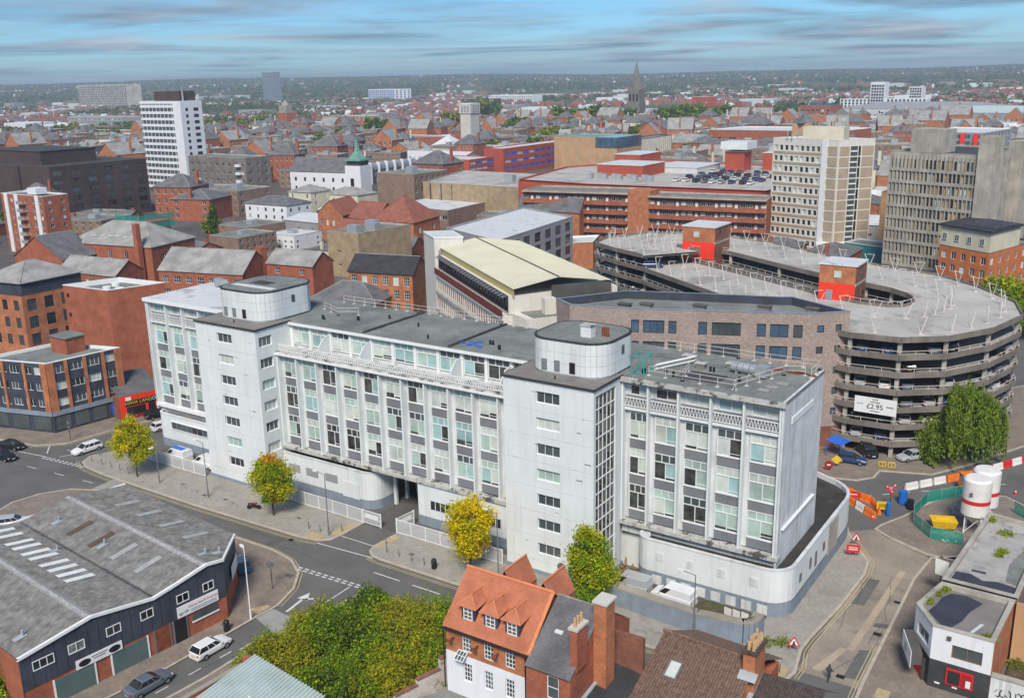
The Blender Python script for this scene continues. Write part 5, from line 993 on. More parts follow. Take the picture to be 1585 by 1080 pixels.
MB().prism([(-92, 9.8), (-84.3, 8.0), (-82.5, 14.9), (-91, 17.2)], 0, 3.9).obj('wall', 'brick_dark', t); a, c = Vector((-84.2, 8.1)), Vector((-82.4, 14.8)); d, nn, l = edge(a, c)
MB().obox(a, c, .3, 0, 4.2, off=.1).obj('front', 'red_paint', t); MB().obox(a+d*1.0, a+d*4.2, .1, .5, 2.2, off=.26).obj('shop_window', 'glass_dark', t); MB().obox(a+d*1.0, a+d*4.2, .1, .2, .75, off=.3).obj('poster', 'car_red', t); MB().obox(a+d*4.7, a+d*5.9, .1, 0, 2.3, off=.26).obj('door', 'glass_dark', t); MB().obox(a+d*.8, a+d*6.2, .1, 2.4, 3.3, off=.28).obj('sign_board', 'black_metal', t)
p = a+d*3.1+nn*.36; lettering(t, 'HIWA LAND', .82, 'yellow_plastic', (p.x, p.y, 2.88), (PI/2, 0, math.atan2(d.y, d.x))); p = a+d*5.75+nn*.36; lettering(t, 'O', .8, 'white_trim', (p.x, p.y, 2.9), (PI/2, 0, math.atan2(d.y, d.x)), 'emblem')
MB().obox(a+d*1.0, a+d*1.9, .06, 3.35, 3.95, off=.28).obj('emblem', 'white_trim', t)
MB().quad((-84.1, 8.0, 4.2), (-82.3, 14.9, 4.2), (-88.9, 16.7, 6.6), (-90.7, 9.5, 6.6)).obj('roof', 'slate', t); tiles(t, (-84.1, 8.0, 4.22), (-82.3, 14.9, 4.22), (-88.9, 16.7, 6.62), (-90.7, 9.5, 6.62), 24, 14, 'slate', .05)
t = blk('brick_block', 'windowless red brick cube with sunken grey roof and white edge', (-115.5, 20), (-103, 21), (-99.5, 31), 18.3, 'brick_red', rm='felt', par=.9)
for z in (8, 12.2, 16): MB().box(-114.6, -114.0, 20.0, 20.08, z, z+.7).obj('vent', 'black_metal', t)
for x, y in ((-107.5, 24), (-104.5, 24.6), (-109, 27)): MB().cyl(x, y, 17.4, 18.0, .8, 12).obj('roof_fan', 'white_trim', t)
t = blk('brick_warehouse', 'orange brick warehouse with arched dark windows and blue attic under a hipped roof', (-150, 21), (-136, 23), (-136.5, 39), 13.4, 'brick_orange', rm='felt', cop='clad_navy', front=(4, 3, 1.5, 2.2, 2.6, 3.7), right=(4, 3, 2.1, 2.5, 2.4, 3.7), frame='frame_dark', nx=3, ny=3, panes=['glass_mid', 'glass_dark'])
q = inset([(-150, 21), (-136, 23), (-136.5, 39), (-150.5, 37)], 1.0); MB().prism(q, 13, 15.8).obj('attic', 'clad_navy', t); pitched(t, q, 15.9, 3.2, 'hip', 'slate_pale', .5)
t = blk('office_tower', 'big dark brown brick office block with grid of dim windows', (-400, 144), (-318, 144), (-318, 190), 23.5, 'brown_block', rm='felt_dark', cop='concrete_dark', right=(6, 6, 4.2, 2.1, 1.8, 3.6, 1.2), frame='frame_dark', nx=2, panes=['glass_dark', 'glass_mid', 'glass_mid', 'glass_room', 'glass_room'])
MB().box(-378, -336, 152, 178, 23, 28.5).obj('plant_room', 'brown_block', t); MB().box(-378.3, -335.7, 151.7, 178.3, 28.5, 28.8).obj('plant_roof', 'felt_dark', t)
for x in (-372, -340): MB().box(x, x+.9, 143.8, 144, 0, 23.3).obj('wall_recess', 'black_metal', t)
t = blk('flats', 'red brick flats with white window strips and stacked balconies', (-275, 99), (-250, 99), (-250, 108), 20, 'brick_red', rm='felt', front=(6, 7, 1.3, 1.3, 1.4, 2.65, 1.2), right=(2, 7, 1.2, 1.2, 1.4, 2.65))
for x in (-273, -266.8, -254.6): MB().box(x, x+2.0, 98.75, 98.98, 0, 19.9).obj('white_strip', 'white_render', t)
for i in range(7): MB().box(-264, -260.5, 97.6, 99, 1.0+2.65*i, 1.15+2.65*i).obj('balcony', 'concrete', t); MB().box(-264, -260.5, 97.55, 97.65, 1.15+2.65*i, 2.1+2.65*i).obj('balcony_rail', 'grey_clad', t)
MB().box(-262, -257, 101, 105, 20, 22).obj('lift_house', 'white_render', t)
# Victorian school group
t = blk('school_hall', 'large brick hall with weathered grey hipped roof and row of skylights', (-205, 78), (-174, 83), (-178, 101), 11.5, 'brick_red', roof='hip', rm='slate_pale', rh=5.2, front=(5, 1, 1.4, 2.4, 7.5, 4), right=(2, 1, 1.6, 3, 6, 4))
d, nn, l = edge((-205, 78), (-174, 83))
for i in range(7): p = Vector((-205, 78))+d*(7+2.9*i)-nn*3.2; MB().obox(p, p+d*1.5, 1.0, 13.25, 13.4).obj('skylight', 'skylight', t)
p = Vector((-174, 83))-d*3; MB().box(p.x-.8, p.x+.8, p.y-2.2, p.y-.8, 0, 18).obj('chimney', 'brick_red', t)
t = blk('school_wing', 'brick school wing with steep grey slate gable and white dormer', (-213, 66), (-193, 68), (-195, 80), 8.6, 'brick_red', roof='gy', rm='slate', rh=6.0, front=(4, 2, 1.1, 1.7, 2, 3.6))
t = blk('school_annexe', 'low brick school annexe with white sash windows and pale slate roof', (-189, 64), (-167, 66), (-169, 76), 7, 'brick_red', roof='gx', rm='slate_pale', rh=3.2, front=(7, 1, 1.2, 2.2, 3.2, 3), right=(2, 1, 1.2, 2.0, 3.2, 3), nx=2, ny=3)
t = blk('brick_workshop', 'long brick workshop with big white windows and patched slate roof', (-157, 72), (-132, 78), (-137, 92), 8.6, 'brick_red', roof='gx', rm='slate_pale', rh=4.6, front=(7, 2, 2.0, 1.7, 2, 3.4), nx=3, ny=2)
t = blk('brick_house', 'plain brick house with grey roof and two small white windows', (-134.5, 88.5), (-120, 90.5), (-121, 99), 9.6, 'brick_red', roof='gx', rm='slate_pale', rh=3, front=(2, 1, 1.5, 1.5, 7.0, 3), nx=3, ny=2)
MB().box(-138, -135.6, 88, 90, 0, 13.5).obj('chimney', 'brick_red', t)
t = blk('brick_depot', 'beige brick flat roofed depot with rooftop plant', (-142.5, 119.5), (-131, 120), (-129, 141), 13, 'brick_beige', rm='felt_brown', cop='concrete', front=(1, 2, 1.2, .8, 3, 4))
for x, y in ((-136, 124), (-134, 130), (-138, 134)): MB().box(x-1.8, x+1.8, y-1.2, y+1.2, 12.5, 14.6).obj('plant_unit', 'galv', t)
t = blk('brick_school', 'brick building with dark slate roof and tall arched white windows', (-104, 86.5), (-87, 90), (-91, 101), 10.6, 'brick_orange', roof='gx', rm='slate_black', rh=3.2, front=(6, 3, 1.5, 2.1, 1.2, 3.2), nx=3, ny=3)
t = blk('hall', 'low hall with dark slate hipped roof behind the white block', (-108, 77), (-90, 80), (-94, 92), 5.2, 'brick_beige', roof='hip', rm='slate', rh=3.4, front=(4, 1, 1.4, 1.6, 2.2, 3))
for nm, lb, L_, N_, R_, h, rf, rh in (('school_block', 'orange brick Victorian school block with half hipped red roof', (-194, 168), (-180, 166), (-184, 181), 9.5, 'gy', 4.5), ('school_block', 'orange brick Victorian school block with long red tiled roof and white dormers', (-178, 167), (-165, 166), (-168, 182), 9.0, 'gx', 4.5), ('school_block', 'square red tiled pyramid roofed Victorian school block', (-163, 161), (-146, 163), (-149, 181), 9.5, 'hip', 7.5), ('school_block', 'low red brick Victorian range with white dormer windows', (-170, 152), (-150, 155), (-152, 163), 6.2, 'gx', 4.0)):
    blk(nm, lb, L_, N_, R_, h, 'brick_orange', roof=rf, rm='tile_red', rh=rh, front=(4, 2, 1.3, 2.0, 1.4, 4.0) if h > 8 else (6, 1, 1.3, 1.8, 3.2, 3), right=(2, 2, 1.3, 2.0, 1.4, 4.0) if h > 8 else None, ny=3)
blk('pub', 'white painted corner building with slate roof and small dark windows', (-258, 191), (-235, 192), (-235, 206), 7, 'white_render', roof='hip', rm='slate', rh=2.5, front=(5, 2, 1.1, 1.4, 1.2, 2.9), right=(3, 2, 1.1, 1.4, 1.2, 2.9), frame='frame_dark')
blk('townhouse', 'cream stuccoed three storey townhouse with bay window', (-252, 210), (-240, 211), (-240, 223), 10, 'cream_stucco', roof='hip', rm='slate_pale', rh=2.5, front=(3, 3, 1.0, 1.7, 1.2, 3.1), right=(2, 3, 1.0, 1.7, 1.2, 3.1))
t = blk('pub', 'pale green painted pub with dark green shopfront', (-244, 222), (-226, 224), (-226, 237), 8, 'cream_stucco', roof='hip', rm='slate_pale', rh=2.5, front=(5, 1, 1.0, 1.6, 4.8, 3.1)); MB().box(-243.5, -226.3, 223.0, 223.9, .2, 3.2).obj('shopfront', 'bus_green', t)
# ------------------------------------------------------------------ middle distance landmarks
t = blk('tower_block', 'ten storey white framed tower block with tan brick panels and rooftop tank room', (-45, 216), (-23, 209), (-15, 218), 35.2, 'cream_wall', rm='felt', cop='white_trim', front=(12, 10, 1.2, 1.6, 3.1, 3.15, .6), nx=1, panes=['glass_dark', 'glass_mid', 'glass_dark', 'glass_pale'], rd=.3)
a, c = Vector((-45, 216)), Vector((-23, 209)); d, nn, l = edge(a, c)
for i in range(10):
    z = 2.1+3.15*i; MB().obox(a+d*.4, a+d*17.6, .12, z, z+.75, off=.02).obj('spandrel', 'concrete_tan', t); MB().obox(a+d*19.6, c-d*.4, .12, z+.1, z+2.8, off=.02).obj('brick_panel', 'concrete_tan', t)
MB().obox(a+d*17.7, a+d*19.4, .5, 0, 35.0, off=.2).obj('white_pier', 'white_trim', t)
a2, c2 = Vector((-23, 209)), Vector((-15, 218)); d2_, n2_, l2 = edge(a2, c2)
for i in range(10):
    z = 2.1+3.15*i
    for u0, u1, m in ((.4, 3.6, 'concrete_tan'), (4.0, 6.3, 'glass_mid'), (6.6, 7.3, 'glass_dark'), (7.8, l2-.4, 'concrete_tan')): MB().obox(a2+d2_*u0, a2+d2_*u1, .12, z+.1, z+2.8, off=.02).obj('brick_panel' if m[0] == 'c' else 'window', m, t)
    MB().obox(a2+d2_*4.0, a2+d2_*6.3, .3, z+1.2, z+1.6, off=.12).obj('balcony_rail', 'white_trim', t)
MB().box(-35, -23, 213, 219, 34.8, 38.6).obj('tank_room', 'cream_stucco', t); MB().prism([(-27, 206.2), (-17, 212), (-18, 214), (-28, 209)], 0, 5).obj('entrance', 'white_render', t)
s = MB()
for x, y in ((-40, 214), (-38.5, 213.5), (-37, 214.5)): s.cyl(x, y, 34.9, 37.2, .18, 6)
tag(s.obj('mast_cluster', 'galv', t), kind='stuff')
t = blk('tower_block', 'raw concrete nine storey office tower with ribbed window bays and blank stair shaft', (-4, 190), (19, 182), (24.5, 211), 34, 'concrete', rm='felt_dark', cop='concrete', front=(22, 9, .76, 2.3, 4.55, 3.15, .5), nx=1, panes=['glass_dark', 'glass_warm', 'glass_mid', 'glass_pale', 'glass_warm', 'glass_dark'], frame='frame_dark', rd=.2, right=(5, 9, .6, 2.0, 4.6, 3.15, 8))
a, c = Vector((-4, 190)), Vector((19, 182)); d, nn, l = edge(a, c)
for i in range(23): p = a+d*(l*(i/22.0)); p = a+d*max(.12, min(l-.12, (p-a).length)); MB().obox(p-d*.1, p+d*.1, .4, 4.2, 33.4, off=.12).obj('rib', 'concrete', t)
for i in range(9): MB().obox(a, c, .4, 3.75+3.15*i, 4.5+3.15*i, off=.1).obj('sill_band', 'concrete', t)
p = Vector((19, 182)); MB().prism([tuple(p+Vector(q)) for q in ((-.5, -.8), (3.2, -1.6), (4.6, 3.2), (1.2, 5))], 0, 38.5).obj('stair_shaft', 'concrete', t); MB().prism([(0, 194), (9, 191), (10.5, 197), (1.5, 200)], 33.6, 39.5).obj('tank_room', 'concrete', t); MB().prism([(22.2, 205), (26, 204), (27.5, 211), (24, 212)], 0, 36).obj('stair_shaft', 'concrete', t)
MB().obox(a+d*.5-nn*-.3, a+d*6, .4, 0, 3.4, off=.2).obj('shopfront', 'cream_stucco', t)
for i in range(7): MB().obox(a+d*(7+1.3*i), a+d*(8+1.3*i), .3, .4, 3.2, off=.2).obj('ground_window', 'frame_red', t)
t = blk('flats', 'orange brick flats with cream top storey and solar panels on the roof', (14, 168.5), (26.2, 160.5), (33, 184), 13.6, 'brick_bright', rm='felt', cop='concrete_dark', front=(5, 4, 1.4, 1.7, 1.6, 3.0, .8), right=(6, 4, 1.4, 1.7, 1.6, 3.0, 1))
q = [(14, 168.5), (26.2, 160.5), (30.5, 175), (18.5, 183)]; MB().prism(q, 13.6, 18.2).obj('top_storey', 'cream_stucco', t); MB().prism(inset(q, -.5), 18.2, 18.7).obj('roof_slab', 'slate_black', t)
for k in range(4): p = Vector((14, 168.5)).lerp(Vector((26.2, 160.5)), (k+.4)/4); link('window', winmesh(1.3, 1.6, 2, 1, 'frame_white', 'glass_mid'), t, Vector((p.x-.1, p.y-.15, 15))-worldloc(t), math.atan2(-8, 12.2))
for i in range(5):
    for j in range(3): p = Vector((19+i*1.6+j*1.2, 168.5-i*1.1+j*3.2)); MB().quad((p.x, p.y, 18.8), (p.x+1.5, p.y-1.0, 18.8), (p.x+2.2, p.y+1.2, 19.2), (p.x+.7, p.y+2.2, 19.2)).obj('solar_panel', 'clad_navy', t)
t = blk('shop_unit', 'low teal fronted shop unit at the foot of the white tower', (-19, 207), (-6, 203), (-4, 212), 6, 'teal_panel', rm='felt')
blk('red_warehouse', 'tall ochre and red clad box between the two towers', (-14, 226), (-2, 222), (0, 240), 19, 'tan_panel', rm='roof_pale', cop='red_panel')
# deck access brick flats
def deck_flats(label, L_, N_, R_, h, n):
    t = bld('flats', label, L_, N_, R_, h, 'brick_red', rm='felt_brown', cop='concrete', cat='flats'); a, c = Vector(L_), Vector(N_); d, nn, l = edge(a, c)
    for i in range(5):
        z = .9+3.1*i; MB().obox(a+d*.3, c-d*.3, 1.4, z-.25, z, off=.7).obj('deck', 'concrete', t); MB().obox(a+d*.3, c-d*.3, .15, z-.3, z+1.0, off=1.35).obj('deck_wall', 'brick_red', t); MB().obox(a+d*.3, c-d*.3, .06, z+1.05, z+2.7, off=.03).obj('painted_shade_wall', 'brick_dark', t)  # back wall strip in darker brick, shade behind each deck painted in
        for k in range(n):
            p = a+d*(l*(k+.5)/n)
            if k % 3 == 1: MB().obox(p-d*.45, p+d*.45, .1, z, z+2.1, off=.08).obj('door', 'white_render', t)
            else: link('window', winmesh(1.5, 1.1, 2, 1, 'frame_white', random.choice(['glass_dark', 'glass_pale', 'glass_mid'])), t, Vector((p.x+nn.x*.12, p.y+nn.y*.12, z+1.1))-worldloc(t), math.atan2(d.y, d.x))
    MB().obox(a, c, 1.6, h-.5, h-.25, off=.8).obj('eaves', 'concrete', t); return t
deck_flats('red brick deck access flats left of the plain brick shaft', (-127, 200), (-87, 207), (-89, 222), 17.2, 18)
deck_flats('red brick deck access flats beside the white framed tower', (-80.5, 203), (-43, 207.5), (-45, 219), 17.2, 18)
tag(MB().prism([(-87.5, 201.5), (-80, 202.5), (-80.5, 210), (-88, 209)], 0, 18.6).obj('stair_shaft', 'brick_orange', None, org=(-84, 205, 0)), 'plain brick stair shaft joining two ranges of deck access flats', 'tower')
# shopping centre with roof car park
SC = thing('shopping_centre', 'red brick shopping centre with car parking on its pale flat roof', 'shopping centre', (-95, 265, 0)); sp = [(-150, 232), (-118, 228), (-52, 232), (-50, 262), (-62, 320), (-140, 330), (-160, 285)]; OCC.append((-100, 275, 55)); OCC.append((-75, 240, 30))
MB().prism(sp, 0, 16.2).obj('wall', 'red_panel', SC); flatroof(SC, sp, 16.9, .65, 'concrete_deck', 'red_panel', .4)
for a, c, h, m, nm in (((-132, 262), (-112, 282), 20.5, 'red_panel', 'plant_block'), ((-118, 282), (-98, 306), 18.4, 'roof_pale', 'plant_block'), ((-92, 296), (-84, 304), 24, 'red_panel', 'lift_tower'), ((-80, 306), (-62, 322), 23, 'red_panel', 'plant_block'), ((-140, 292), (-128, 312), 22, 'red_panel', 'stair_block')):
    MB().box(a[0], c[0], a[1], c[1], 16, h).obj(nm, m, SC); MB().box(a[0]-.2, c[0]+.2, a[1]-.2, c[1]+.2, h, h+.25).obj('block_roof', 'roof_pale', SC)
MB().box(-93.5, -82.5, 294.5, 305.5, 25, 28).obj('water_tank', 'white_tile', SC)
for i in range(9): MB().box(-130+3.2*i, -128+3.2*i, 250+2*(i % 2), 252+2*(i % 2), 16.2, 18.2).obj('air_unit', 'galv', SC)
for i in range(6): MB().box(-79+4.6*i, -78.4+4.6*i, 231.2, 231.8, 12.6, 15.4).obj('opening_post', 'white_render', SC)
MB().box(-80, -54, 231.4, 231.9, 12.8, 15.2).obj('opening', 'glass_dark', SC)
blk('brown_block', 'long brown concrete clad block with flat roof plant', (-200, 236), (-128, 233), (-143, 281), 13.5, 'brick_beige', rm='concrete_deck', cop='concrete')
for i in range(12): MB().box(-196+5.6*i, -195.6+5.6*i, 235.4-.04*i*1.0, 235.9, .5, 13).obj('rib', 'felt_dark', bpy.data.objects['brown_block'])
for x, y, w_ in ((-150, 250, 5), (-160, 246, 4), (-146, 262, 6), (-170, 252, 4)): MB().box(x, x+w_, y, y+3, 13, 16).obj('plant_unit', 'galv' if w_ < 6 else 'concrete_tan', bpy.data.objects['brown_block'])
blk('flat_roof_hall', 'low hall with broad white flat roof and dark strip window', (-196, 212), (-166, 208), (-168, 236), 7, 'brick_brown', rm='roof_pale', cop='roof_pale', front=(9, 1, 2.6, 1.6, 3.2, 3))
t = blk('flats', 'grey modern flats with tall black windows and white roof', (-104, 126), (-79, 114), (-84, 160), 15.6, 'grey_clad', rm='roof_pale', cop='grey_clad', right=(7, 4, 3.8, 2.5, 1.6, 3.4, 1.5), frame='frame_dark', nx=4, panes=['glass_dark', 'glass_mid'])
blk('brick_hall', 'slate roofed hall with plain orange brick gable', (-128, 198), (-103, 197), (-106, 208), 11, 'brick_orange', roof='gx', rm='slate', rh=4)
blk('brick_annexe', 'small orange brick annexe with flat white roof by the car park', (-86, 158), (-79.5, 164), (-84, 176), 8, 'brick_orange', rm='roof_pale', right=(2, 1, 1.6, 1.6, 4, 3))
# church with green copper spirelet
t = blk('church', 'white walled church with long slate roof and green copper spirelet', (-315, 272), (-279, 276), (-287, 294), 11, 'white_render', roof='gx', rm='slate', rh=6, front=(6, 2, 1.3, 2.0, 1.5, 4.5), nx=1, frame='frame_dark', panes=['glass_dark'])
q = [(-278, 273), (-269, 274), (-270, 283), (-279, 282)]; MB().prism(q, 0, 14.5).obj('tower', 'white_render', t); MB().prism(inset(q, .8), 14.5, 16.8).obj('belfry', 'slate_black', t); MB().prism(inset(q, -.3), 16.8, 17.6).obj('tower_cornice', 'copper_green', t)
s = MB(); cx, cy = -274, 278; s.add([(cx-3, cy-3, 17.6), (cx+3, cy-3, 17.6), (cx+3, cy+3, 17.6), (cx-3, cy+3, 17.6), (cx-1.1, cy-1.1, 21), (cx+1.1, cy-1.1, 21), (cx+1.1, cy+1.1, 21), (cx-1.1, cy+1.1, 21), (cx, cy, 29)], [(0, 1, 5, 4), (1, 2, 6, 5), (2, 3, 7, 6), (3, 0, 4, 7), (4, 5, 8), (5, 6, 8), (6, 7, 8), (7, 4, 8)]); s.obj('spire', 'copper_green', t); MB().box(-274.8, -273, 273, 273.6, 5, 8.5).obj('louvre', 'black_metal', t)
t = blk('market_hall', 'concrete market hall with row of white fins and barrel glazed bays', (-318, 318), (-304, 318), (-304, 378), 7.5, 'concrete_dark', rm='felt', cop='concrete')
for i in range(9):
    y = 319+6.7*i; MB().box(-303.9, -301.5, y-.4, y+.4, 0, 11.5).obj('fin', 'white_render', t)
    if i < 8:
        s = MB(); n = 6
        for k in range(n): a0, a1 = PI*k/n/1.6, PI*(k+1)/n/1.6; s.quad((-304.2+1.8*math.cos(a0), y+.5, 7.5+3.6*math.sin(a0)), (-304.2+1.8*math.cos(a0), y+6.2, 7.5+3.6*math.sin(a0)), (-304.2+1.8*math.cos(a1), y+6.2, 7.5+3.6*math.sin(a1)), (-304.2+1.8*math.cos(a1), y+.5, 7.5+3.6*math.sin(a1)))
        s.obj('barrel_roof', 'blue_grey_paint', t); MB().box(-303.8, -303.6, y+.6, y+6.1, 3.6, 7.2).obj('window', 'glass_mid', t)
t = blk('college', 'red clad college block with ribbons of bright blue windows and low roof', (-290, 352), (-262, 354), (-262, 378), 11.5, 'red_panel', rm='roof_pale', cop='red_panel', right=(4, 3, 5, 1.4, 2, 3.3, 1), frame='blue_panel', panes=['blue_panel', 'glass_pale'], nx=4)
t = blk('college', 'taller red clad college block with blue window ribbons', (-276, 388), (-263, 389), (-263, 470), 15, 'red_panel', rm='roof_pale', cop='red_panel', right=(12, 3, 5.4, 1.7, 2.6, 4, 2), frame='blue_panel', panes=['blue_panel', 'blue_panel', 'glass_pale'], nx=4)
t = blk('store', 'tan panelled department store with glazed corner', (-250, 424), (-208, 424), (-208, 455), 20, 'tan_panel', rm='copper_green', cop='concrete'); MB().box(-222, -207.8, 423.8, 455, 14, 19.8).obj('glazed_corner', 'glass_blue', t)
for i in range(6): MB().box(-249+7.5*i, -248.7+7.5*i, 423.8, 424, 2, 19).obj('panel_joint', 'concrete', t)
t = blk('store', 'grey ribbed concrete store wall', (-232, 446), (-220, 448), (-220, 525), 15.5, 'concrete', rm='felt', cop='felt_dark')
for i in range(26): MB().box(-220, -219.3, 449+2.9*i, 450+2.9*i, 1, 15).obj('rib', 'stone_pale', t)
# slim pale tower with lookout top and pale pyramid at its foot
t = thing('campanile', 'slim pale stone tower with louvred top stage', 'tower', (-375, 512, 0)); OCC.append((-375, 512, 16))
MB().box(-379.5, -370.5, 506, 517, 0, 29.5).obj('shaft', 'stone_pale', t); MB().box(-380.1, -369.9, 505.4, 517.6, 29.5, 36).obj('top_stage', 'stone_pale', t); MB().box(-380.2, -369.8, 505.3, 517.7, 36, 36.6).obj('cornice', 'white_render', t)
for x in (-378, -375.5, -373): MB().box(x, x+1.6, 505.2, 505.4, 30.5, 35).obj('louvre', 'grey_clad', t)
for y in (508, 511, 514): MB().box(-369.9, -369.7, y, y+1.8, 30.5, 35).obj('louvre', 'grey_clad', t)
t = thing('pavilion', 'pale green pyramid roof beside the slim tower', 'building', (-370, 480, 0)); MB().prism([(-386, 466), (-356, 466), (-356, 494), (-386, 494)], 0, 4).obj('wall', 'stone_pale', t); s = MB(); s.add([(-387, 465, 4), (-355, 465, 4), (-355, 495, 4), (-387, 495, 4), (-371, 480, 16)], [(0, 1, 4), (1, 2, 4), (2, 3, 4), (3, 0, 4)]); s.obj('roof', 'roof_pale', t); OCC.append((-371, 480, 22))
# left white point block with rounded ends
t = thing('tower_block', 'tall white banded tower block with rounded corners and brown plant room', 'tower block', (-378, 254, 0)); OCC.append((-378, 254, 26))
LT_ = rounded(-397, -366, 246, 262, 3.5, 4); MB().prism(inset(LT_, .25), 0, 44.5).obj('window_core', 'glass_mid', t)
for i in range(14): MB().prism(LT_, 2.0+3.15*i, 3.3+3.15*i, bottom=True).obj('band', 'white_render', t)
for i in range(14):
    for k in range(9): x = -393.5+3.0*k; MB().box(x-.1, x+.1, 246.05, 246.3, 3.3+3.15*i, 5.15+3.15*i).obj('mullion', 'white_render', t)
MB().prism(LT_, 45.0, 46.2, bottom=True).obj('roof', 'white_render', t)
MB().box(-367.5, -361.5, 245.5, 259, 0, 46.2).obj('stair_shaft', 'white_render', t)
for i in range(13): MB().box(-361.6, -361.45, 248.5, 250, 3.4+3.15*i, 5+3.15*i).obj('window', 'glass_dark', t); MB().box(-361.6, -361.45, 253.5, 256.5, 3.4+3.15*i, 5+3.15*i).obj('window', 'glass_dark', t)
MB().box(-386, -366, 249, 259, 46.2, 51).obj('plant_room', 'brown_block', t); MB().cyl(-364.5, 250, 46, 53, .5, 8).obj('flue', 'grey_clad', t)
t = blk('office_building', 'grey brown concrete office with white balconies up one side', (-335, 226), (-294, 225), (-294, 240), 21.5, 'concrete_brown', rm='felt', cop='concrete', front=(9, 5, 1.8, 1.4, 3, 3.6), right=(3, 5, 1.8, 1.4, 3, 3.6))
for i in range(5): MB().box(-300, -297, 223.6, 225, 3+3.6*i, 4.1+3.6*i).obj('balcony', 'white_render', t)
# scaffolded house
t = thing('scaffolded_house', 'house wrapped in scaffold with bright green netting', 'house', (-237, 128, 0)); OCC.append((-237, 128, 10)); MB().box(-242, -232, 122, 134, 0, 9).obj('wall', 'brick_dark', t)
for z in (0, 3, 6, 9): MB().box(-243.5, -230.5, 120.4, 120.7, z+1.1, z+2.9).obj('netting', 'green_net', t); MB().box(-230.6, -230.4, 120.5, 135, z+1.1, z+2.9).obj('netting', 'green_net', t); MB().box(-243.5, -230.3, 120, 121.6, z+.9, z+1.0).obj('scaffold_deck', 'timber', t)
for x in (-243.5, -239, -235, -230.5): MB().tube((x, 120.3, 0), (x, 120.3, 13), .07, 5).obj('scaffold_pole', 'galv', t)
# spired church far off
t = thing('spire_church', 'tall stone church tower with slender spire rising over the rooftops', 'church', (-432, 897, 0)); OCC.append((-436, 900, 26))
MB().box(-440, -425, 889, 904, 0, 26).obj('tower', 'stone_dark', t); MB().box(-439, -426, 890, 903, 26, 39).obj('belfry', 'stone_dark', t)
for x in (-436.6, -432.5, -428.4): MB().box(x-1.0, x+1.0, 889.8, 890, 24, 34).obj('belfry_opening', 'black_metal', t)
for sx in (-1, 1):
    for sy in (-1, 1): MB().cyl(-432.5+sx*6.0, 896.5+sy*6.0, 37, 48, 1.3, 6, r1=.05).obj('pinnacle', 'stone_dark', t)
MB().cyl(-432.5, 896.5, 39, 68, 6.2, 8, r1=.1).obj('spire', 'stone_dark', t); MB().box(-475, -440, 888, 905, 0, 12).obj('nave', 'stone', t); MB().add([(-475, 887, 12), (-440, 887, 12), (-440, 906, 12), (-475, 906, 12), (-475, 896.5, 19), (-440, 896.5, 19)], [(0, 1, 5, 4), (2, 3, 4, 5)]).obj('nave_roof', 'copper_green', t)
# far towers and slabs
def far(name, label, L_, N_, R_, h, wall, **k): k.setdefault('rm', 'felt'); return bld(name, label, L_, N_, R_, h, wall, **k)
far('tower', 'slim dark glass tower standing alone near the horizon', (-1814, 1640), (-1786, 1648), (-1782, 1668), 76, 'blue_grey_paint', front=(5, 18, 3.6, 2.6, 3, 4.0), nx=1, frame='frame_dark', panes=['glass_blue', 'glass_mid'])
far('office_block_far', 'blue glass slab with white end wall near the horizon', (-1540, 1713), (-1459, 1713), (-1440, 1748), 31.5, 'white_render', front=(14, 6, 4.6, 3.2, 3, 4.6, 1), nx=1, frame='frame_dark', panes=['glass_blue', 'blue_panel'], right=(4, 6, 4, 3, 3, 4.6))
far('brick_tower', 'square red brick office block with dark cap beyond the spire', (-474, 1139), (-452, 1139), (-446, 1153), 24.5, 'red_panel', cop='white_trim', front=(7, 6, 1.6, 1.8, 2, 3.6))
for i, (lb, L_, N_, R_, h, nc) in enumerate((('white gridded tower rising from a long student block', (-263, 1195), (-246, 1195), (-244, 1207), 39, 5), ('shorter white gridded tower beside a blue hoarding', (-253, 1358), (-236, 1358), (-234, 1370), 30, 5), ('long low white gridded student block', (-300, 1199), (-198, 1199), (-196, 1212), 19, 22))):
    far('student_block', lb, L_, N_, R_, h, 'white_render', front=(nc, int(h//3.6), 2.6, 2.7, 1.5, 3.5, 1.0), nx=1, frame='frame_dark', panes=['glass_dark', 'glass_mid'])
far('white_block', 'long low white office range with vertical strip windows', (-1170, 1682), (-1063, 1682), (-1058, 1712), 17, 'white_render', front=(24, 3, 2.2, 3.2, 2, 4.6), nx=1, panes=['glass_mid', 'glass_blue'])
far('grand_slab', 'broad ribbed concrete slab block standing high left on the horizon', (-2085, 1322), (-1900, 1318), (-1885, 1345), 55, 'concrete_deck', front=(30, 9, 3.2, 4.0, 6, 5.2), nx=1, frame='frame_dark', panes=['glass_mid', 'glass_dark'])
t = far('flats', 'glass and red flats with stepped balconies beyond the concrete tower', (-62, 520), (-30, 512), (-22, 560), 20, 'grey_clad', rm='roof_pale', front=(6, 5, 3.4, 2.4, 2, 3.6), nx=2, panes=['glass_blue', 'glass_mid'], right=(8, 5, 3.4, 2.4, 2, 3.6))
for i in range(5): p = Vector((-62, 520)).lerp(Vector((-30, 512)), (i+.1)/4.6); MB().box(p.x-1.2, p.x+1.2, p.y-.8, p.y+.3, 0, 19.5).obj('red_pier', 'red_paint', t)
far('yellow_brick_hall', 'tan brick warehouse with rows of small windows beside a green tree', (-722, 726), (-666, 726), (-662, 745), 17, 'brick_beige', front=(10, 4, 1.8, 2, 2, 3.8))
far('domed_hall', 'small hall with green copper roof', (-613, 743), (-592, 743), (-590, 756), 8, 'stone_pale', roof='hip', rm='copper_green', rh=5)
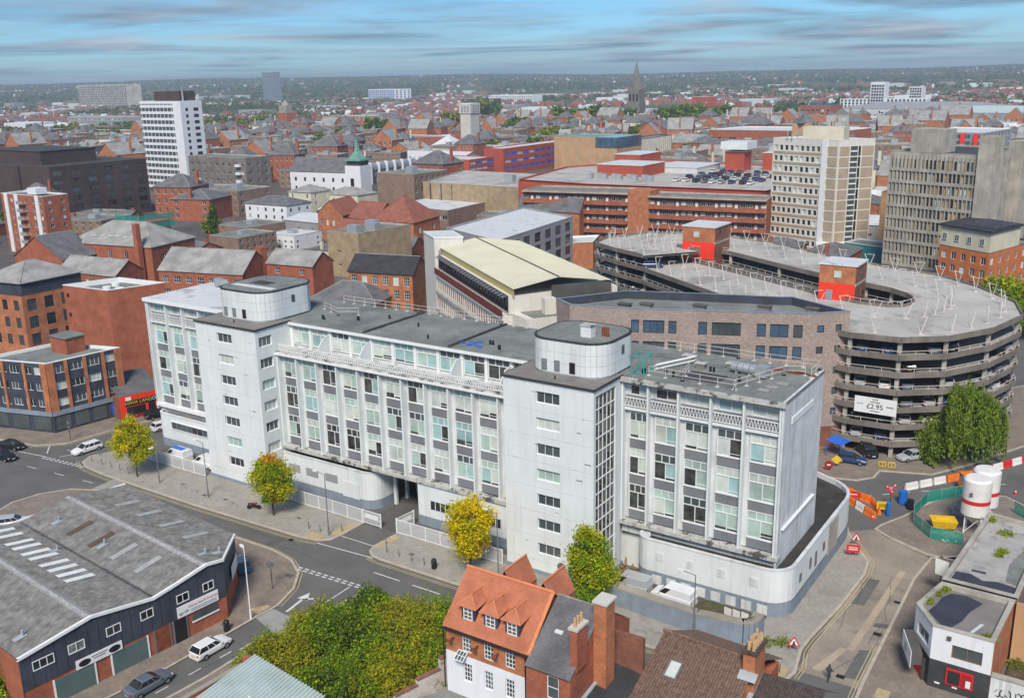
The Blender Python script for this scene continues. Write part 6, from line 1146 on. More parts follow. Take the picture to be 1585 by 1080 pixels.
t = far('clock_tower', 'brick clock tower with pale stone top', (-836, 757), (-820, 757), (-818, 770), 19, 'brick_red'); MB().box(-834, -822, 759, 769, 19, 27).obj('belfry', 'stone', t); MB().cyl(-828, 764, 27, 33, 5, 8, r1=.5).obj('dome', 'stone', t)
far('dark_slab', 'dark brown office slab behind the slim pale tower', (-900, 1214), (-838, 1214), (-834, 1228), 22, 'brown_block', front=(14, 5, 2.6, 2, 3, 3.8), nx=1)
far('brick_mill', 'long low orange brick mill with broken windows', (-880, 506), (-812, 506), (-806, 545), 10.5, 'brick_orange', front=(14, 2, 2, 2, 2, 4))
far('grey_office', 'pale grey office with blank end wall', (-1180, 706), (-1063, 706), (-1056, 732), 15, 'grey_clad', front=(16, 3, 2.4, 2, 3, 4))
far('market_wall', 'long red brick wall block with square tower', (-486, 526), (-410, 526), (-406, 545), 11, 'brick_red', rm='felt')
t = far('mall', 'red brick shopping mall with square turret and glass pyramid', (-210, 563), (-120, 560), (-112, 604), 17, 'brick_red', rm='roof_pale', front=(8, 2, 5, 3, 3, 6)); MB().box(-150, -138, 556, 568, 0, 22).obj('turret', 'tan_panel', t); MB().cyl(-144, 562, 22, 28, 9, 4, r1=.1).obj('turret_roof', 'slate', t)
far('brick_warehouse_far', 'dark brick warehouse with slate roof behind the shopping centre', (-182, 484), (-138, 482), (-134, 500), 11.5, 'brick_dark', roof='gx', rm='slate', rh=4, front=(9, 3, 1.4, 1.8, 1.5, 3.4))
t = far('gable_warehouse', 'red brick double gable warehouse', (-300, 630), (-272, 628), (-268, 672), 13, 'brick_red', roof='gy', rm='slate', rh=6, right=(8, 3, 2, 2, 2, 3.6))
far('glass_mall', 'wide pale glass roofed shopping mall', (-260, 1050), (-90, 1035), (-82, 1110), 13, 'roof_pale', roof='hip', rm='grey_clad', rh=6)
far('cinema', 'white curved roof hall with green glass front at the right', (-120, 900), (-20, 890), (-14, 940), 15, 'grey_clad', roof='gx', rm='metal_sheet', rh=5, front=(16, 1, 5, 6, 3, 6), panes=['glass_teal'])
far('theatre', 'white stone hall with small dome', (-352, 600), (-322, 600), (-318, 625), 13, 'stone_pale', front=(7, 2, 1.6, 3, 2, 5))
far('teal_roof_college', 'brick college with curved teal glass end', (-268, 940), (-235, 935), (-230, 960), 20, 'brick_red', rm='teal_panel', front=(6, 4, 3, 2.2, 2, 4), cop='teal_panel')
OCC += [(-235, 350, 32), (-222, 400, 34), (-212, 318, 28), (-284, 335, 24), (-280, 300, 22), (-288, 252, 22), (-262, 248, 18), (-330, 215, 16), (-345, 225, 16)]
# ------------------------------------------------------------------ vehicles
def loft(st, m=0):
    """st: list of (x, [(y, z) half ring from sill up]) -> closed body"""
    b = MB(); rings = []
    for x, h in st: rings.append([(x, y, z) for y, z in h]+[(x, -y, z) for y, z in reversed(h)])
    n = len(rings[0]); vs = [v for r in rings for v in r]
    fs = [(k*n+i, k*n+(i+1) % n, (k+1)*n+(i+1) % n, (k+1)*n+i) for k in range(len(rings)-1) for i in range(n)]
    b.add(vs, fs, m); b.add(rings[0], [tuple(range(n))][:1], m); b.add(rings[-1], [tuple(range(n-1, -1, -1))], m); return b
wheel_me = {}
def make_car(label, paint, kind='hatch', group=None):
    t = thing('car' if kind != 'van' else 'van', label, 'car' if kind != 'van' else 'van', group=group)
    L, W, zr, belt = dict(hatch=(4.25, .89, 1.47, .95), saloon=(4.7, .91, 1.44, .94), estate=(4.6, .90, 1.48, .95), suv=(4.55, .94, 1.68, 1.05), van=(4.9, .97, 1.95, 1.12))[kind]; f = L/2
    def ring(w, z): return [(w*.86, .24), (w*.98, .38), (w, .62), (w*.985, z-.12), (w*.90, z)]
    if kind == 'van': st = [(-f, W*.93, belt), (-f+.12, W, belt+.02), (f-1.5, W, belt), (f-.75, W*.97, belt-.04), (f-.2, W*.9, belt-.22), (f, W*.76, belt-.42)]
    elif kind == 'saloon': st = [(-f, W*.84, belt-.14), (-f+.25, W*.95, belt+.02), (-f+1.1, W, belt+.02), (f-1.55, W, belt), (f-.75, W*.97, belt-.07), (f-.2, W*.88, belt-.2), (f, W*.72, belt-.34)]
    else: st = [(-f, W*.86, belt-.08), (-f+.2, W*.96, belt), (f-1.45, W, belt), (f-.7, W*.97, belt-.08), (f-.2, W*.88, belt-.2), (f, W*.72, belt-.34)]
    o = loft([(x, ring(w, z)) for x, w, z in st]).obj('body', paint, t, local=True, smooth=False)
    md = o.modifiers.new('b', 'BEVEL'); md.width = .05; md.segments = 2; md.limit_method = 'ANGLE'
    if kind == 'van': xb0, xb1, xt0, xt1 = -f+.05, f-.95, -f+.12, f-1.75
    elif kind == 'saloon': xb0, xb1, xt0, xt1 = -f+.75, f-1.3, -f+1.45, f-2.1
    else: xb0, xb1, xt0, xt1 = -f+.12, f-1.2, -f+.5, f-1.95
    wb, wt_ = W*.90, W*.70 if kind != 'van' else W*.82; gz = zr-.06
    P = [(xb0, -wb, belt-.02), (xb1, -wb, belt-.02), (xb1, wb, belt-.02), (xb0, wb, belt-.02), (xt0, -wt_, gz), (xt1, -wt_, gz), (xt1, wt_, gz), (xt0, wt_, gz)]
    MB().add(P, [(0, 1, 5, 4), (1, 2, 6, 5), (2, 3, 7, 6), (3, 0, 4, 7)]).obj('windows', paint if kind == 'van' else 'glass_dark', t, local=True)
    r_ = MB().add([(xt0-.05, -wt_-.03, gz-.02), (xt1+.06, -wt_-.03, gz-.02), (xt1+.06, wt_+.03, gz-.02), (xt0-.05, wt_+.03, gz-.02), (xt0+.05, -wt_+.06, zr), (xt1-.05, -wt_+.06, zr), (xt1-.05, wt_-.06, zr), (xt0+.05, wt_-.06, zr)], [(4, 5, 6, 7), (0, 1, 5, 4), (1, 2, 6, 5), (2, 3, 7, 6), (3, 0, 4, 7)]).obj('roof', paint, t, local=True)
    for s_ in (-1, 1):
        p = MB()
        for u in (0.0, .42, .72, 1.0):
            a = Vector((xb0+(xb1-xb0)*u, s_*wb*1.005, belt-.02)); c = Vector((xt0+(xt1-xt0)*u, s_*wt_*1.01, gz)); p.tube(a, c, .035, 4)
        p.obj('pillars', paint, t, local=True)
        if kind == 'van':
            a, c = Vector((xb1, s_*wb*1.012, belt+.06)), Vector((xt1, s_*wt_*1.02, gz-.08)); q = Vector((-.95, 0, 0)); MB().quad(tuple(a+Vector((-.12, 0, 0))), tuple(a+q), tuple(c+q*.8), tuple(c+Vector((-.1, 0, 0))))  .obj('side_window', 'glass_dark', t, local=True)
        MB().box(f-.32, f-.12, s_*W*.72-.14, s_*W*.72+.14, .60, .72).obj('headlight', 'lamp_clear', t, local=True); MB().box(-f-.01, -f+.12, s_*W*.74-.1, s_*W*.74+.1, .66, .86).obj('tail_light', 'lamp_red', t, local=True)
        MB().box(xb1-.35, xb1-.15, s_*(W+.02)-.07, s_*(W+.02)+.07, belt-.02, belt+.13).obj('mirror', paint, t, local=True)
    if kind == 'van': MB().quad((xb1+.015, -wb*.9, belt+.03), (xb1+.015, wb*.9, belt+.03), (xt1+.03, wt_*.92, gz-.06), (xt1+.03, -wt_*.92, gz-.06)).obj('windscreen', 'glass_dark', t, local=True)
    MB().box(f-.06, f+.012, -.26, .26, .42, .53).obj('number_plate', 'white_trim', t, local=True); MB().box(-f-.012, -f+.05, -.26, .26, .52, .63).obj('number_plate', 'road_yellow', t, local=True)
    if 'w' not in wheel_me:
        wm = MB().tube((0, -.11, 0), (0, .11, 0), .32, 16); wheel_me['w'] = wm.mesh('wheel', 'rubber'); rm_ = MB().tube((0, -.118, 0), (0, .118, 0), .2, 10); wheel_me['r'] = rm_.mesh('rim', 'alloy')
    for x in (-f+.85, f-.85):
        for s_ in (-1, 1): wh = link('wheel', wheel_me['w'], t, (x, s_*(W-.10), .32)); link('rim', wheel_me['r'], wh)
    freeze_names(t); return t
def freeze_names(t): KIDS[t.name] = list(t.children); [KIDS.__setitem__(c.name, list(c.children)) for c in KIDS[t.name]]
def put(t, x, y, a, z=0.0): t.location = (x, y, z); t.rotation_euler = (0, 0, a); return t
put(make_car('white estate car turning out of the side street', 'car_white', 'estate'), -76.4, -3.6, -PI/2-.05)
put(make_car('black saloon car waiting by the corner office', 'car_black', 'saloon'), -88.2, -9.0, .25); put(make_car('black hatchback on the road behind the black saloon', 'car_black', 'hatch'), -84.6, -12.2, .12)
put(make_car('black estate parked outside the red takeaway shop', 'car_black', 'suv'), -80.3, 12.6, 1.35); put(make_car('white car parked by the end of the white office block', 'car_white', 'hatch'), -74.6, 9.4, 1.4)
put(make_car('white van with blue stripe behind the mesh fence', 'car_white', 'van'), -61.2, 1.6, PI); MB().box(-1.6, .9, -.5, .5, 1.96, 1.975).obj('roof_stripe', 'blue_panel', bpy.data.objects['van'], local=True)
put(make_car('plain white van behind the mesh fence beside the left stair tower', 'car_white', 'van'), -55.0, 1.8, PI)
put(make_car('white hatchback parked in front of the warehouse', 'car_white', 'hatch'), -15.3, -30.6, PI/2-.02); put(make_car('steel grey saloon parked in front of the warehouse', 'car_grey', 'saloon'), -15.4, -37.9, PI/2-.03); put(make_car('white car at the kerb beyond the steel grey saloon', 'car_white', 'hatch'), -15.9, -44.4, PI/2)
put(make_car('small teal car tucked beside the warehouse side wall', 'car_teal', 'hatch'), -26.2, -17.2, PI*.86, .12); put(make_car('pale blue car parked behind the warehouse', 'car_silver', 'hatch'), -60.5, -24.8, .9, .12)
put(make_car('silver van beside the rubbish heap below the stair glazing', 'car_silver', 'van'), 14.8, 2.2, PI, .12); put(make_car('white van parked behind the grey boundary wall', 'car_white', 'van'), 20.0, 2.3, PI-.05, .12)
put(make_car('black van parked under the car park edge', 'car_black', 'van'), 26.4, 56.0, -.85, .12); put(make_car('dark blue hatchback beside the black van', 'car_blue', 'hatch'), 25.6, 51.4, .1, .12); put(make_car('silver hatchback in front of the willow', 'car_silver', 'hatch'), 32.6, 56.9, PI+.9, .12); put(make_car('dark red car at the end of the white podium', 'car_red', 'hatch'), 24.3, 41.6, -.5)
# parked rows: on the car park decks and on the shopping centre roof
tmpl = [make_car('parked car seen between the car park decks', p, k, 'cars on the car park decks') for p, k in (('car_silver', 'hatch'), ('car_white', 'hatch'), ('car_black', 'suv'), ('car_blue', 'hatch'), ('car_grey', 'saloon'))]
used = [False]*5
def park(x, y, z, a, label=None, group=None):
    i = random.randrange(5)
    if not used[i]: used[i] = True; o = put(tmpl[i], x, y, a, z)
    else: o = copy_tree(tmpl[i], None, (x, y, z), a)
    if label: o['label'] = label; o['group'] = group
for turn in range(1, 7):
    for i in list(range(1, 11))+[18, 19, 20]:
        a, c, d_ = Vector(CPO[i % K]), Vector(CPO[(i+1) % K]), Vector(CPI[i % K]); l = (c-a).length; n = int(l/2.9)
        for k in range(n):
            if random.random() < (.8 if turn in (4, 5) else .45):
                s_ = (k+.5)/n; p = a.lerp(c, s_); nn = (d_-a).normalized(); p = p+nn*3.0; z = cpz(i+s_, turn)
                if z > .3: park(p.x, p.y, z, math.atan2(nn.y, nn.x))
for i in range(34):
    r_, k = divmod(i, 9); park(-94+3.6*k+random.random(), 252+12*r_+random.random()*1.5, 16.27, PI/2, 'parked car in a row on the shopping centre roof', 'cars on the shopping centre roof')
BUS = thing('bus', 'bright green single deck bus beyond the brick school', 'bus', (-222, 199, 0), .9); MB().box(-5.5, 5.5, -1.25, 1.25, .4, 3.0).obj('body', 'bus_green', BUS, local=True); MB().box(-5.3, 5.52, -1.27, 1.27, 1.5, 2.5).obj('windows', 'glass_dark', BUS, local=True); MB().box(-5.4, 5.4, -1.2, 1.2, 3.0, 3.1).obj('roof', 'bus_green', BUS, local=True)
for x in (-3.4, 3.4):
    for s_ in (-1, 1): link('wheel', wheel_me['w'], BUS, (x, s_*1.15, .45))
# ------------------------------------------------------------------ street furniture
def lamp(label, x, y, h, a, arm=1.4, m='grey_metal', head='white_trim'):
    t = thing('street_lamp', label, 'street lamp', (x, y, .1), a); MB().cyl(0, 0, 0, 1.1, .11, 8).obj('base', m, t, local=True); MB().cyl(0, 0, 1.1, h, .075, 8, r1=.05).obj('column', m, t, local=True); MB().tube((0, 0, h-.05), (arm, 0, h+.12), .04, 6).obj('arm', m, t, local=True); MB().box(arm-.15, arm+.55, -.13, .13, h+.06, h+.2).obj('lantern', head, t, local=True)
lamp('short grey street lamp beside the lime tree by the mesh fence', -55.9, -5.8, 5.4, -PI/2, .5); lamp('tall grey street lamp in front of the left stair tower', -45.8, -5.5, 8.0, PI); lamp('tall grey street lamp beside the vehicle entrance', -23.3, -5.4, 8.2, PI); lamp('grey street lamp against the curved boundary wall', 24.4, -2.4, 6.6, PI); lamp('white street lamp outside the warehouse corner', -16.5, -24.3, 8.2, PI*.9, .3, 'white_trim'); lamp('grey street lamp behind the yellow tree', 1.2, -3.6, 8.2, PI)
def post_sign(name, label, x, y, h, parts, z=.1, a=0):
    t = thing(name, label, 'sign', (x, y, z), a); MB().cyl(0, 0, 0, h, .045, 6).obj('post', 'black_metal', t, local=True)
    for nm, m, vs in parts: MB().add([(p[0], -.06, p[1]) for p in vs], [tuple(range(len(vs)))]).add([(p[0], -.03, p[1]) for p in vs], [tuple(range(len(vs)-1, -1, -1))]).obj(nm, m, t, local=True)
    return t
def disc(r, z, n=16): return [(r*math.cos(2*PI*i/n), z+r*math.sin(2*PI*i/n)) for i in range(n)]
def tri_(r, z): return [(-r*.87, z-r*.5), (r*.87, z-r*.5), (0, z+r)]
def off(ps, k, z): return [(x*k, z+(y-z)*k) for x, y in ps]
post_sign('road_sign', 'round sign on a black post on the warehouse corner pavement', -19.3, -18.6, 3.2, [('plate', 'grey_metal', disc(.45, 3.0)), ('sign_face', 'white_trim', disc(.3, 3.02))], a=.5)
post_sign('road_sign', 'grey backed round sign in front of the right stair tower', 9.2, -3.0, 3.6, [('plate', 'grey_metal', disc(.55, 3.5))])
post_sign('road_sign', 'dark post with two signs at the left pavement', -82.9, -2.2, 3.4, [('plate', 'grey_metal', disc(.35, 3.1)), ('plate', 'grey_metal', disc(.3, 2.3))])
post_sign('shop_sign', 'pale blue information flag sign beside the flat roofed building', 43.8, 18.2, 4.4, [('plate', 'skylight', [(-.6, 2.6), (.6, 2.4), (.7, 4.2), (-.7, 4.4)])])
def bollard(x, y, m='grey_metal', label='short grey steel bollard along the pavement edge', g='pavement bollards'):
    o = tag(MB().cyl(0, 0, 0, 1.0, .06, 8).cyl(0, 0, 1.0, 1.06, .06, 8, r1=.02).obj('bollard', m, None, local=True), label, 'bollard', g); o.location = (x, y, .1)
for x, y in ((-71.8, -5.9), (-69.3, -5.9), (-67.2, -5.8), (-64.9, -5.9), (-62.8, -6.0), (-73.2, -3.7), (-26.8, -5.4), (-24.9, -5.3), (-22.6, -3.8), (-14.0, -5.2), (-12.1, -5.2), (-10.0, -5.4), (-8.1, -5.4), (-15.4, -3.7), (29.5, -4.6), (34.0, -4.4)): bollard(x, y)
def litter_bin(x, y, label):
    t = thing('litter_bin', label, 'bin', (x, y, .1)); MB().cyl(0, 0, 0, 1.05, .32, 12).obj('body', 'black_metal', t, local=True); MB().cyl(0, 0, 1.05, 1.25, .34, 12, r1=.15).obj('lid', 'black_metal', t, local=True); MB().box(-.2, .2, -.36, -.3, .75, .95).obj('slot', 'felt_dark', t, local=True)
litter_bin(-6.7, -5.3, 'black litter bin on the pavement by the yellow tree'); litter_bin(-16.9, -27.2, 'black litter bin against the warehouse front')
rk = MB()
for a in (-.5, .5): rk.tube((a, 0, 0), (a, 0, .75), .03, 5)
rk.tube((-.5, 0, .75), (.5, 0, .75), .03, 5); rk = rk.mesh('bike_rack', 'galv')
for x, y, dz in ((-51.6, -5.3, 0), (-50.9, -5.7, 0), (-49.4, -5.3, 0), (-48.7, -5.7, 0), (-41.4, -5.6, 0), (-40.6, -5.7, 0), (20.4, -4.6, 0), (20.0, -5.4, 0), (21.8, -4.8, 0)): tag(link('bike_rack', rk, None, (x, y, .12), .1), 'steel hoop bicycle rack on the pavement', 'bike rack', 'bicycle racks')
MO = thing('motorcycle', 'dark motorcycle parked under the left yellow-green tree', 'motorcycle', (-37.4, -4.9, .1), .5)
for x in (-.65, .65): wh = MB().tube((x, -.06, .31), (x, .06, .31), .31, 14).obj('wheel', 'rubber', MO, local=True)
MB().box(-.3, .35, -.14, .14, .35, .72).box(-.75, -.1, -.13, .13, .72, .84).obj('body', 'black_metal', MO, local=True); MB().box(0, .45, -.15, .15, .72, .95).obj('tank', 'car_red', MO, local=True); MB().tube((.65, 0, .31), (.42, 0, 1.0), .05, 6).tube((.42, -.35, 1.02), (.42, .35, 1.02), .025, 5).obj('fork', 'alloy', MO, local=True)
# fences along the pavement
def mesh_fence(label, pts, h=2.0):
    t = thing('mesh_fence', label, 'fence', (*pts[0], .1))
    for a, c in zip(pts, pts[1:]):
        a, c = Vector(a), Vector(c); n = max(1, round((c-a).length/2.4)); d = (c-a)/n
        for i in range(n):
            p, q = a+d*i, a+d*(i+1); e = d.normalized()*.08
            MB().obox(p+e, q-e, .02, .35, h-.05).obj('mesh_panel', 'grey_mesh', t); MB().obox(p, q, .06, h-.06, h+.02).obj('top_rail', 'white_trim', t); MB().obox(p, q, .06, .22, .3).obj('bottom_rail', 'white_trim', t); MB().box(p.x-.05, p.x+.05, p.y-.05, p.y+.05, .1, h+.05).obj('post', 'white_trim', t)
        MB().box(c.x-.05, c.x+.05, c.y-.05, c.y+.05, .1, h+.05).obj('post', 'white_trim', t)
        MB().obox(a, c, .2, .1, .24).obj('kerb', 'concrete', t)
mesh_fence('white framed mesh fence left of the left stair tower', [(-66.5, -.9), (-51.9, -.9)]); mesh_fence('white framed mesh fence left of the vehicle entrance', [(-37.5, -.35), (-22.1, -.5)]); mesh_fence('white framed mesh fence between the vehicle entrance and the right stair tower', [(-16.3, -.5), (-.4, -.4)])
def gate(label, p, q):
    t = thing('gate', label, 'gate', (*p, .1)); MB().obox(p, q, .02, .3, 1.95).obj('mesh_panel', 'grey_mesh', t)
    for z in (.25, 1.0, 1.95): MB().obox(p, q, .06, z, z+.08).obj('rail', 'white_trim', t)
    for r_ in (p, q): MB().box(r_[0]-.06, r_[0]+.06, r_[1]-.06, r_[1]+.06, .1, 2.1).obj('post', 'white_trim', t)
    MB().obox(Vector(p).lerp(Vector(q), .1), Vector(p).lerp(Vector(q), .85), .03, 1.1, 1.6).obj('notice', 'white_trim', t)
gate('white mesh gate leaf closed across part of the entrance', (-21.9, -.5), (-18.9, -.55)); gate('white mesh gate leaf standing open beside the entrance', (-16.4, -.45), (-16.1, 2.6))
# curved boundary wall
BW_ = thing('boundary_wall', 'long blue-grey wall with broad coping curving round the van yard', 'wall', (22, -1.2, 0)); wpth = [(13.2, -1.3), (20, -1.9), (24.5, -2.1), (28.2, -1.6)]+arc(28.4, .2, 1.8, 280, 360, 5)[1:]+[(30.2, 1.2)]
for a, c in zip(wpth, wpth[1:]): MB().obox(a, c, .5, 0, 2.2).obj('wall_section', 'blue_grey_paint', BW_); MB().obox(a, c, 1.1, 2.2, 2.34, off=-.3).obj('coping', 'stone', BW_)
for i in range(3): MB().obox((26.6+i*.9, .1), (27.4+i*.9, -.05), .05, 1.8, 2.6).obj('barrier_panel', 'white_plastic', BW_)
struct('yard_ground', MB().box(13, 29.6, -1.0, 6.5, 0, .125), 'soil')
RB = MB()
for i in range(26): x, y = 12.2+random.random()*1.8, 4.0+random.random()*2; a = random.random()*6; l = .4+random.random()*.9; RB.tube((x, y, .2+random.random()*.7), (x+l*math.cos(a), y+l*math.sin(a), .3+random.random()*.9), .06+random.random()*.08, 4)
tag(RB.obj('rubbish_heap', 'timber', None, org=(13.5, 5, 0)), 'heap of broken timber behind the silver van', 'rubbish', kind='stuff')
# ------------------------------------------------------------------ road works at the right
bm_ = MB(); bm_.add([(-1, -.28, 0), (1, -.28, 0), (1, .28, 0), (-1, .28, 0), (-1, -.18, .35), (1, -.18, .35), (1, .18, .35), (-1, .18, .35), (-1, -.1, .95), (1, -.1, .95), (1, .1, .95), (-1, .1, .95)], [(0, 1, 5, 4), (1, 2, 6, 5), (2, 3, 7, 6), (3, 0, 4, 7), (4, 5, 9, 8), (5, 6, 10, 9), (6, 7, 11, 10), (7, 4, 8, 11), (8, 9, 10, 11)])
for x in (-.6, 0, .6): bm_.box(x-.14, x+.14, -.2, -.12, .45, .75)
BMm = {m: bm_.mesh('barrier', m) for m in ('orange_plastic', 'white_plastic', 'red_plastic')}
def barriers(p, q, mats, label, g, z=.0):
    p, q = Vector(p), Vector(q); n = max(1, round((q-p).length/2.05)); a = math.atan2(q.y-p.y, q.x-p.x)
    for i in range(n): c = p.lerp(q, (i+.5)/n); m = mats[min(len(mats)-1, i*len(mats)//n)]; tag(link('barrier', BMm[m], None, (c.x, c.y, z), a), f'{m.split("_")[0]} plastic water barrier {label}', 'barrier', g+' '+m.split('_')[0])
barriers((26.5, 41.0), (31.6, 38.8), ['orange_plastic'], 'in the upper row at the road closure', 'road closure upper'); barriers((27.3, 38.9), (33.0, 34.4), ['orange_plastic', 'white_plastic', 'orange_plastic'], 'in the row along the podium kerb', 'road closure lower'); barriers((31.6, 38.8), (33.2, 36.0), ['orange_plastic'], 'at the end of the road closure', 'road closure end')
barriers((34.2, 45.4), (38.4, 51.2), ['white_plastic'], 'along the far side road', 'far barrier run'); barriers((38.4, 51.2), (41.2, 55), ['orange_plastic'], 'along the far side road', 'far barrier run'); barriers((41.2, 55), (49, 69), ['red_plastic', 'white_plastic', 'red_plastic', 'white_plastic', 'red_plastic', 'white_plastic', 'red_plastic'], 'along the far side road', 'far barrier run')
cone = MB().box(-.22, .22, -.22, .22, 0, .05).cyl(0, 0, .05, .35, .17, 9, 0, .11).cyl(0, 0, .35, .55, .11, 9, 1, .075).cyl(0, 0, .55, .78, .075, 9, 0, .03).mesh('traffic_cone', ['red_plastic', 'white_trim'])
for x, y in ((32.2, 44.6), (33, 45.5), (33.1, 43.1), (32.9, 34.0), (47, 51.5)): tag(link('traffic_cone', cone, None, (x, y, 0)), 'red and white traffic cone at the road works', 'traffic cone', 'traffic cones')
def frame_sign(label, x, y, a, parts, h=1.0):
    t = thing('road_sign', label, 'sign', (x, y, .1), a)
    for s_ in (-.35, .35): MB().tube((s_, -.05, 0), (s_*.8, 0, h), .025, 5).obj('leg', 'galv', t, local=True); MB().tube((s_, .5, 0), (s_*.8, 0, h), .025, 5).obj('leg', 'galv', t, local=True)
    for nm, m, vs, k in parts: MB().add([(p[0], -.06-k, p[1]) for p in vs], [tuple(range(len(vs)))]).add([(p[0], -.05-k, p[1]) for p in vs], [tuple(range(len(vs)-1, -1, -1))]).obj(nm, m, t, local=True)
    return t
def tri_sign(label, x, y, a): frame_sign(label, x, y, a, [('border', 'red_plastic', tri_(.72, 1.1), 0), ('sign_face', 'white_trim', off(tri_(.72, 1.1), .68, 1.1), .02), ('symbol', 'black_metal', [(-.2, .85), (.22, .85), (.08, 1.0), (.1, 1.25), (-.05, 1.3), (-.1, 1.0)], .04)], .9)
tri_sign('red bordered road works triangle on the podium pavement', 33.1, 25.4, .3); tri_sign('red bordered road works triangle at the lower corner', 34.0, -.4, .35)
def rect_(w_, h, z): return [(-w_/2, z), (w_/2, z), (w_/2, z+h), (-w_/2, z+h)]
frame_sign('red rectangular notice beside the podium wall', 33.5, 22.6, .35, [('sign_face', 'red_plastic', rect_(1.5, 1.0, .5), 0), ('print', 'white_trim', rect_(1.0, .1, 1.1), .02), ('print', 'white_trim', rect_(1.0, .1, .85), .02)])
frame_sign('red rectangular notice behind the orange barriers', 29.4, 38.0, .4, [('sign_face', 'red_plastic', rect_(1.3, .9, .6), 0), ('print', 'white_trim', rect_(.9, .12, 1.0), .02)])
frame_sign('round red no entry sign at the barrier corner', 26.6, 39.8, .4, [('sign_face', 'red_plastic', disc(.5, 1.5), 0), ('bar', 'white_trim', rect_(.7, .16, 1.42), .02)], 1.4)
frame_sign('yellow square diversion sign at the end of the barriers', 33.4, 36.4, .4, [('sign_face', 'yellow_plastic', rect_(1.3, 1.1, .5), 0), ('print', 'black_metal', rect_(.8, .1, 1.1), .02), ('print', 'black_metal', rect_(.8, .1, .85), .02)])
frame_sign('yellow diamond shaped sign stacked by the apartment block', 24.2, 48.6, .4, [('sign_face', 'yellow_plastic', [(0, .5), (.75, 1.2), (0, 1.9), (-.75, 1.2)], 0)], 1.2); frame_sign('pink and red notice leaning by the apartment block', 23.6, 46.8, .4, [('sign_face', 'car_red', disc(.6, .9), 0), ('print', 'white_trim', rect_(.5, .2, .8), .02)], .8)
post_sign('road_sign', 'white triangular give way sign on a post by the blue barrels', 33.9, 38.6, 3.0, [('plate', 'red_plastic', [(-.5, 3.0), (0, 2.1), (.5, 3.0)]), ('sign_face', 'white_trim', [(-.32, 2.9), (0, 2.32), (.32, 2.9)])], a=.4)
def barrel(label, x, y, m, r, h):
    t = thing('barrel', label, 'barrel', (x, y, .1)); MB().cyl(0, 0, 0, h, r, 14).obj('body', m, t, local=True); MB().cyl(0, 0, h*.66, h*.72, r*1.05, 14).obj('band', m, t, local=True); MB().cyl(0, 0, h, h+.08, r*1.08, 14, r1=r*.7).obj('lid', m, t, local=True)
barrel('tall bright blue plastic barrel in the junction', 35.0, 40.8, 'blue_plastic', .55, 1.7); barrel('short black bin near the blue barrel', 36.2, 39.6, 'black_metal', .42, 1.2); barrel('slim blue roll standing behind the yellow sign', 34.3, 36.0, 'blue_plastic', .25, 1.8)
for i, (x, y) in enumerate(((29.8, 51.6), (31.0, 51.9))):
    t = thing('barrier_gate', 'yellow pedestrian barrier at the car park yard entrance', 'barrier', (x, y, .1), .3, 'yellow pedestrian barriers')
    for z in (.2, .9): MB().box(-.5, .5, -.04, .04, z, z+.12).obj('rail', 'yellow_plastic', t, local=True)
    for q in (-.46, .46, 0): MB().box(q-.05, q+.05, -.04, .04, .1, 1.0).obj('upright', 'yellow_plastic', t, local=True)
def silo(label, x, y, r, zb, zt):
    t = thing('silo', label, 'silo', (x, y, .1)); MB().cyl(0, 0, zb, zt-.25, r, 28, cap=False).cyl(0, 0, zt-.25, zt, r, 28, r1=r*.86).obj('drum', 'white_plastic', t, local=True, smooth=False); MB().cyl(0, 0, zb+1.5, zb+2.0, r+.015, 28, cap=False).obj('red_band', 'red_plastic', t, local=True); MB().cyl(0, 0, zb-1.2, zb, .4, 20, r1=r).obj('hopper', 'white_plastic', t, local=True); MB().cyl(0, 0, zt-1.15, zt-1.05, r+.03, 28, cap=False).obj('rim', 'white_trim', t, local=True)
    for i in range(4):
        a = PI/4+PI/2*i; px_, py_ = r*.8*math.cos(a), r*.8*math.sin(a); MB().tube((px_, py_, 0), (px_, py_, zb+.3), .09, 6).obj('leg', 'white_trim', t, local=True); b2 = a+PI/2; MB().tube((px_, py_, .3), (r*.8*math.cos(b2), r*.8*math.sin(b2), zb-.1), .05, 5).obj('brace', 'white_trim', t, local=True)
    MB().box(-r*.35, -r*.35+.35, -r-.05, -r+.1, zb+2.6, zb+3.1).obj('hatch', 'grey_metal', t, local=True)
silo('white cement silo with red band on braced legs', 44.2, 36.2, 1.6, 2.7, 7.3); silo('second white silo standing behind the first', 44.7, 39.6, 1.6, 2.7, 7.3)
def net_fence(label, pts, h=1.7):
    t = thing('net_fence', label, 'fence', (*pts[0], .1))
    for a, c in zip(pts, pts[1:]):
        a, c = Vector(a), Vector(c); n = max(1, round((c-a).length/2.5))
        for i in range(n): p, q = a.lerp(c, i/n), a.lerp(c, (i+1)/n); MB().obox(p, q, .03, .15, h).obj('net_panel', 'green_net', t); MB().tube((*p, .1), (*p, h+.1), .035, 5).obj('post', 'galv', t); MB().tube((*p, h), (*q, h), .03, 5).obj('rail', 'galv', t)
net_fence('green netted site fence round the silo compound', [(43.8, 32.1), (40.2, 31.9), (37.6, 35), (37.1, 37.3), (37.7, 42.7), (41.9, 47.7), (45.2, 49.4)]); net_fence('green netted site fence panel beyond the silos', [(47.6, 45), (52, 41)])
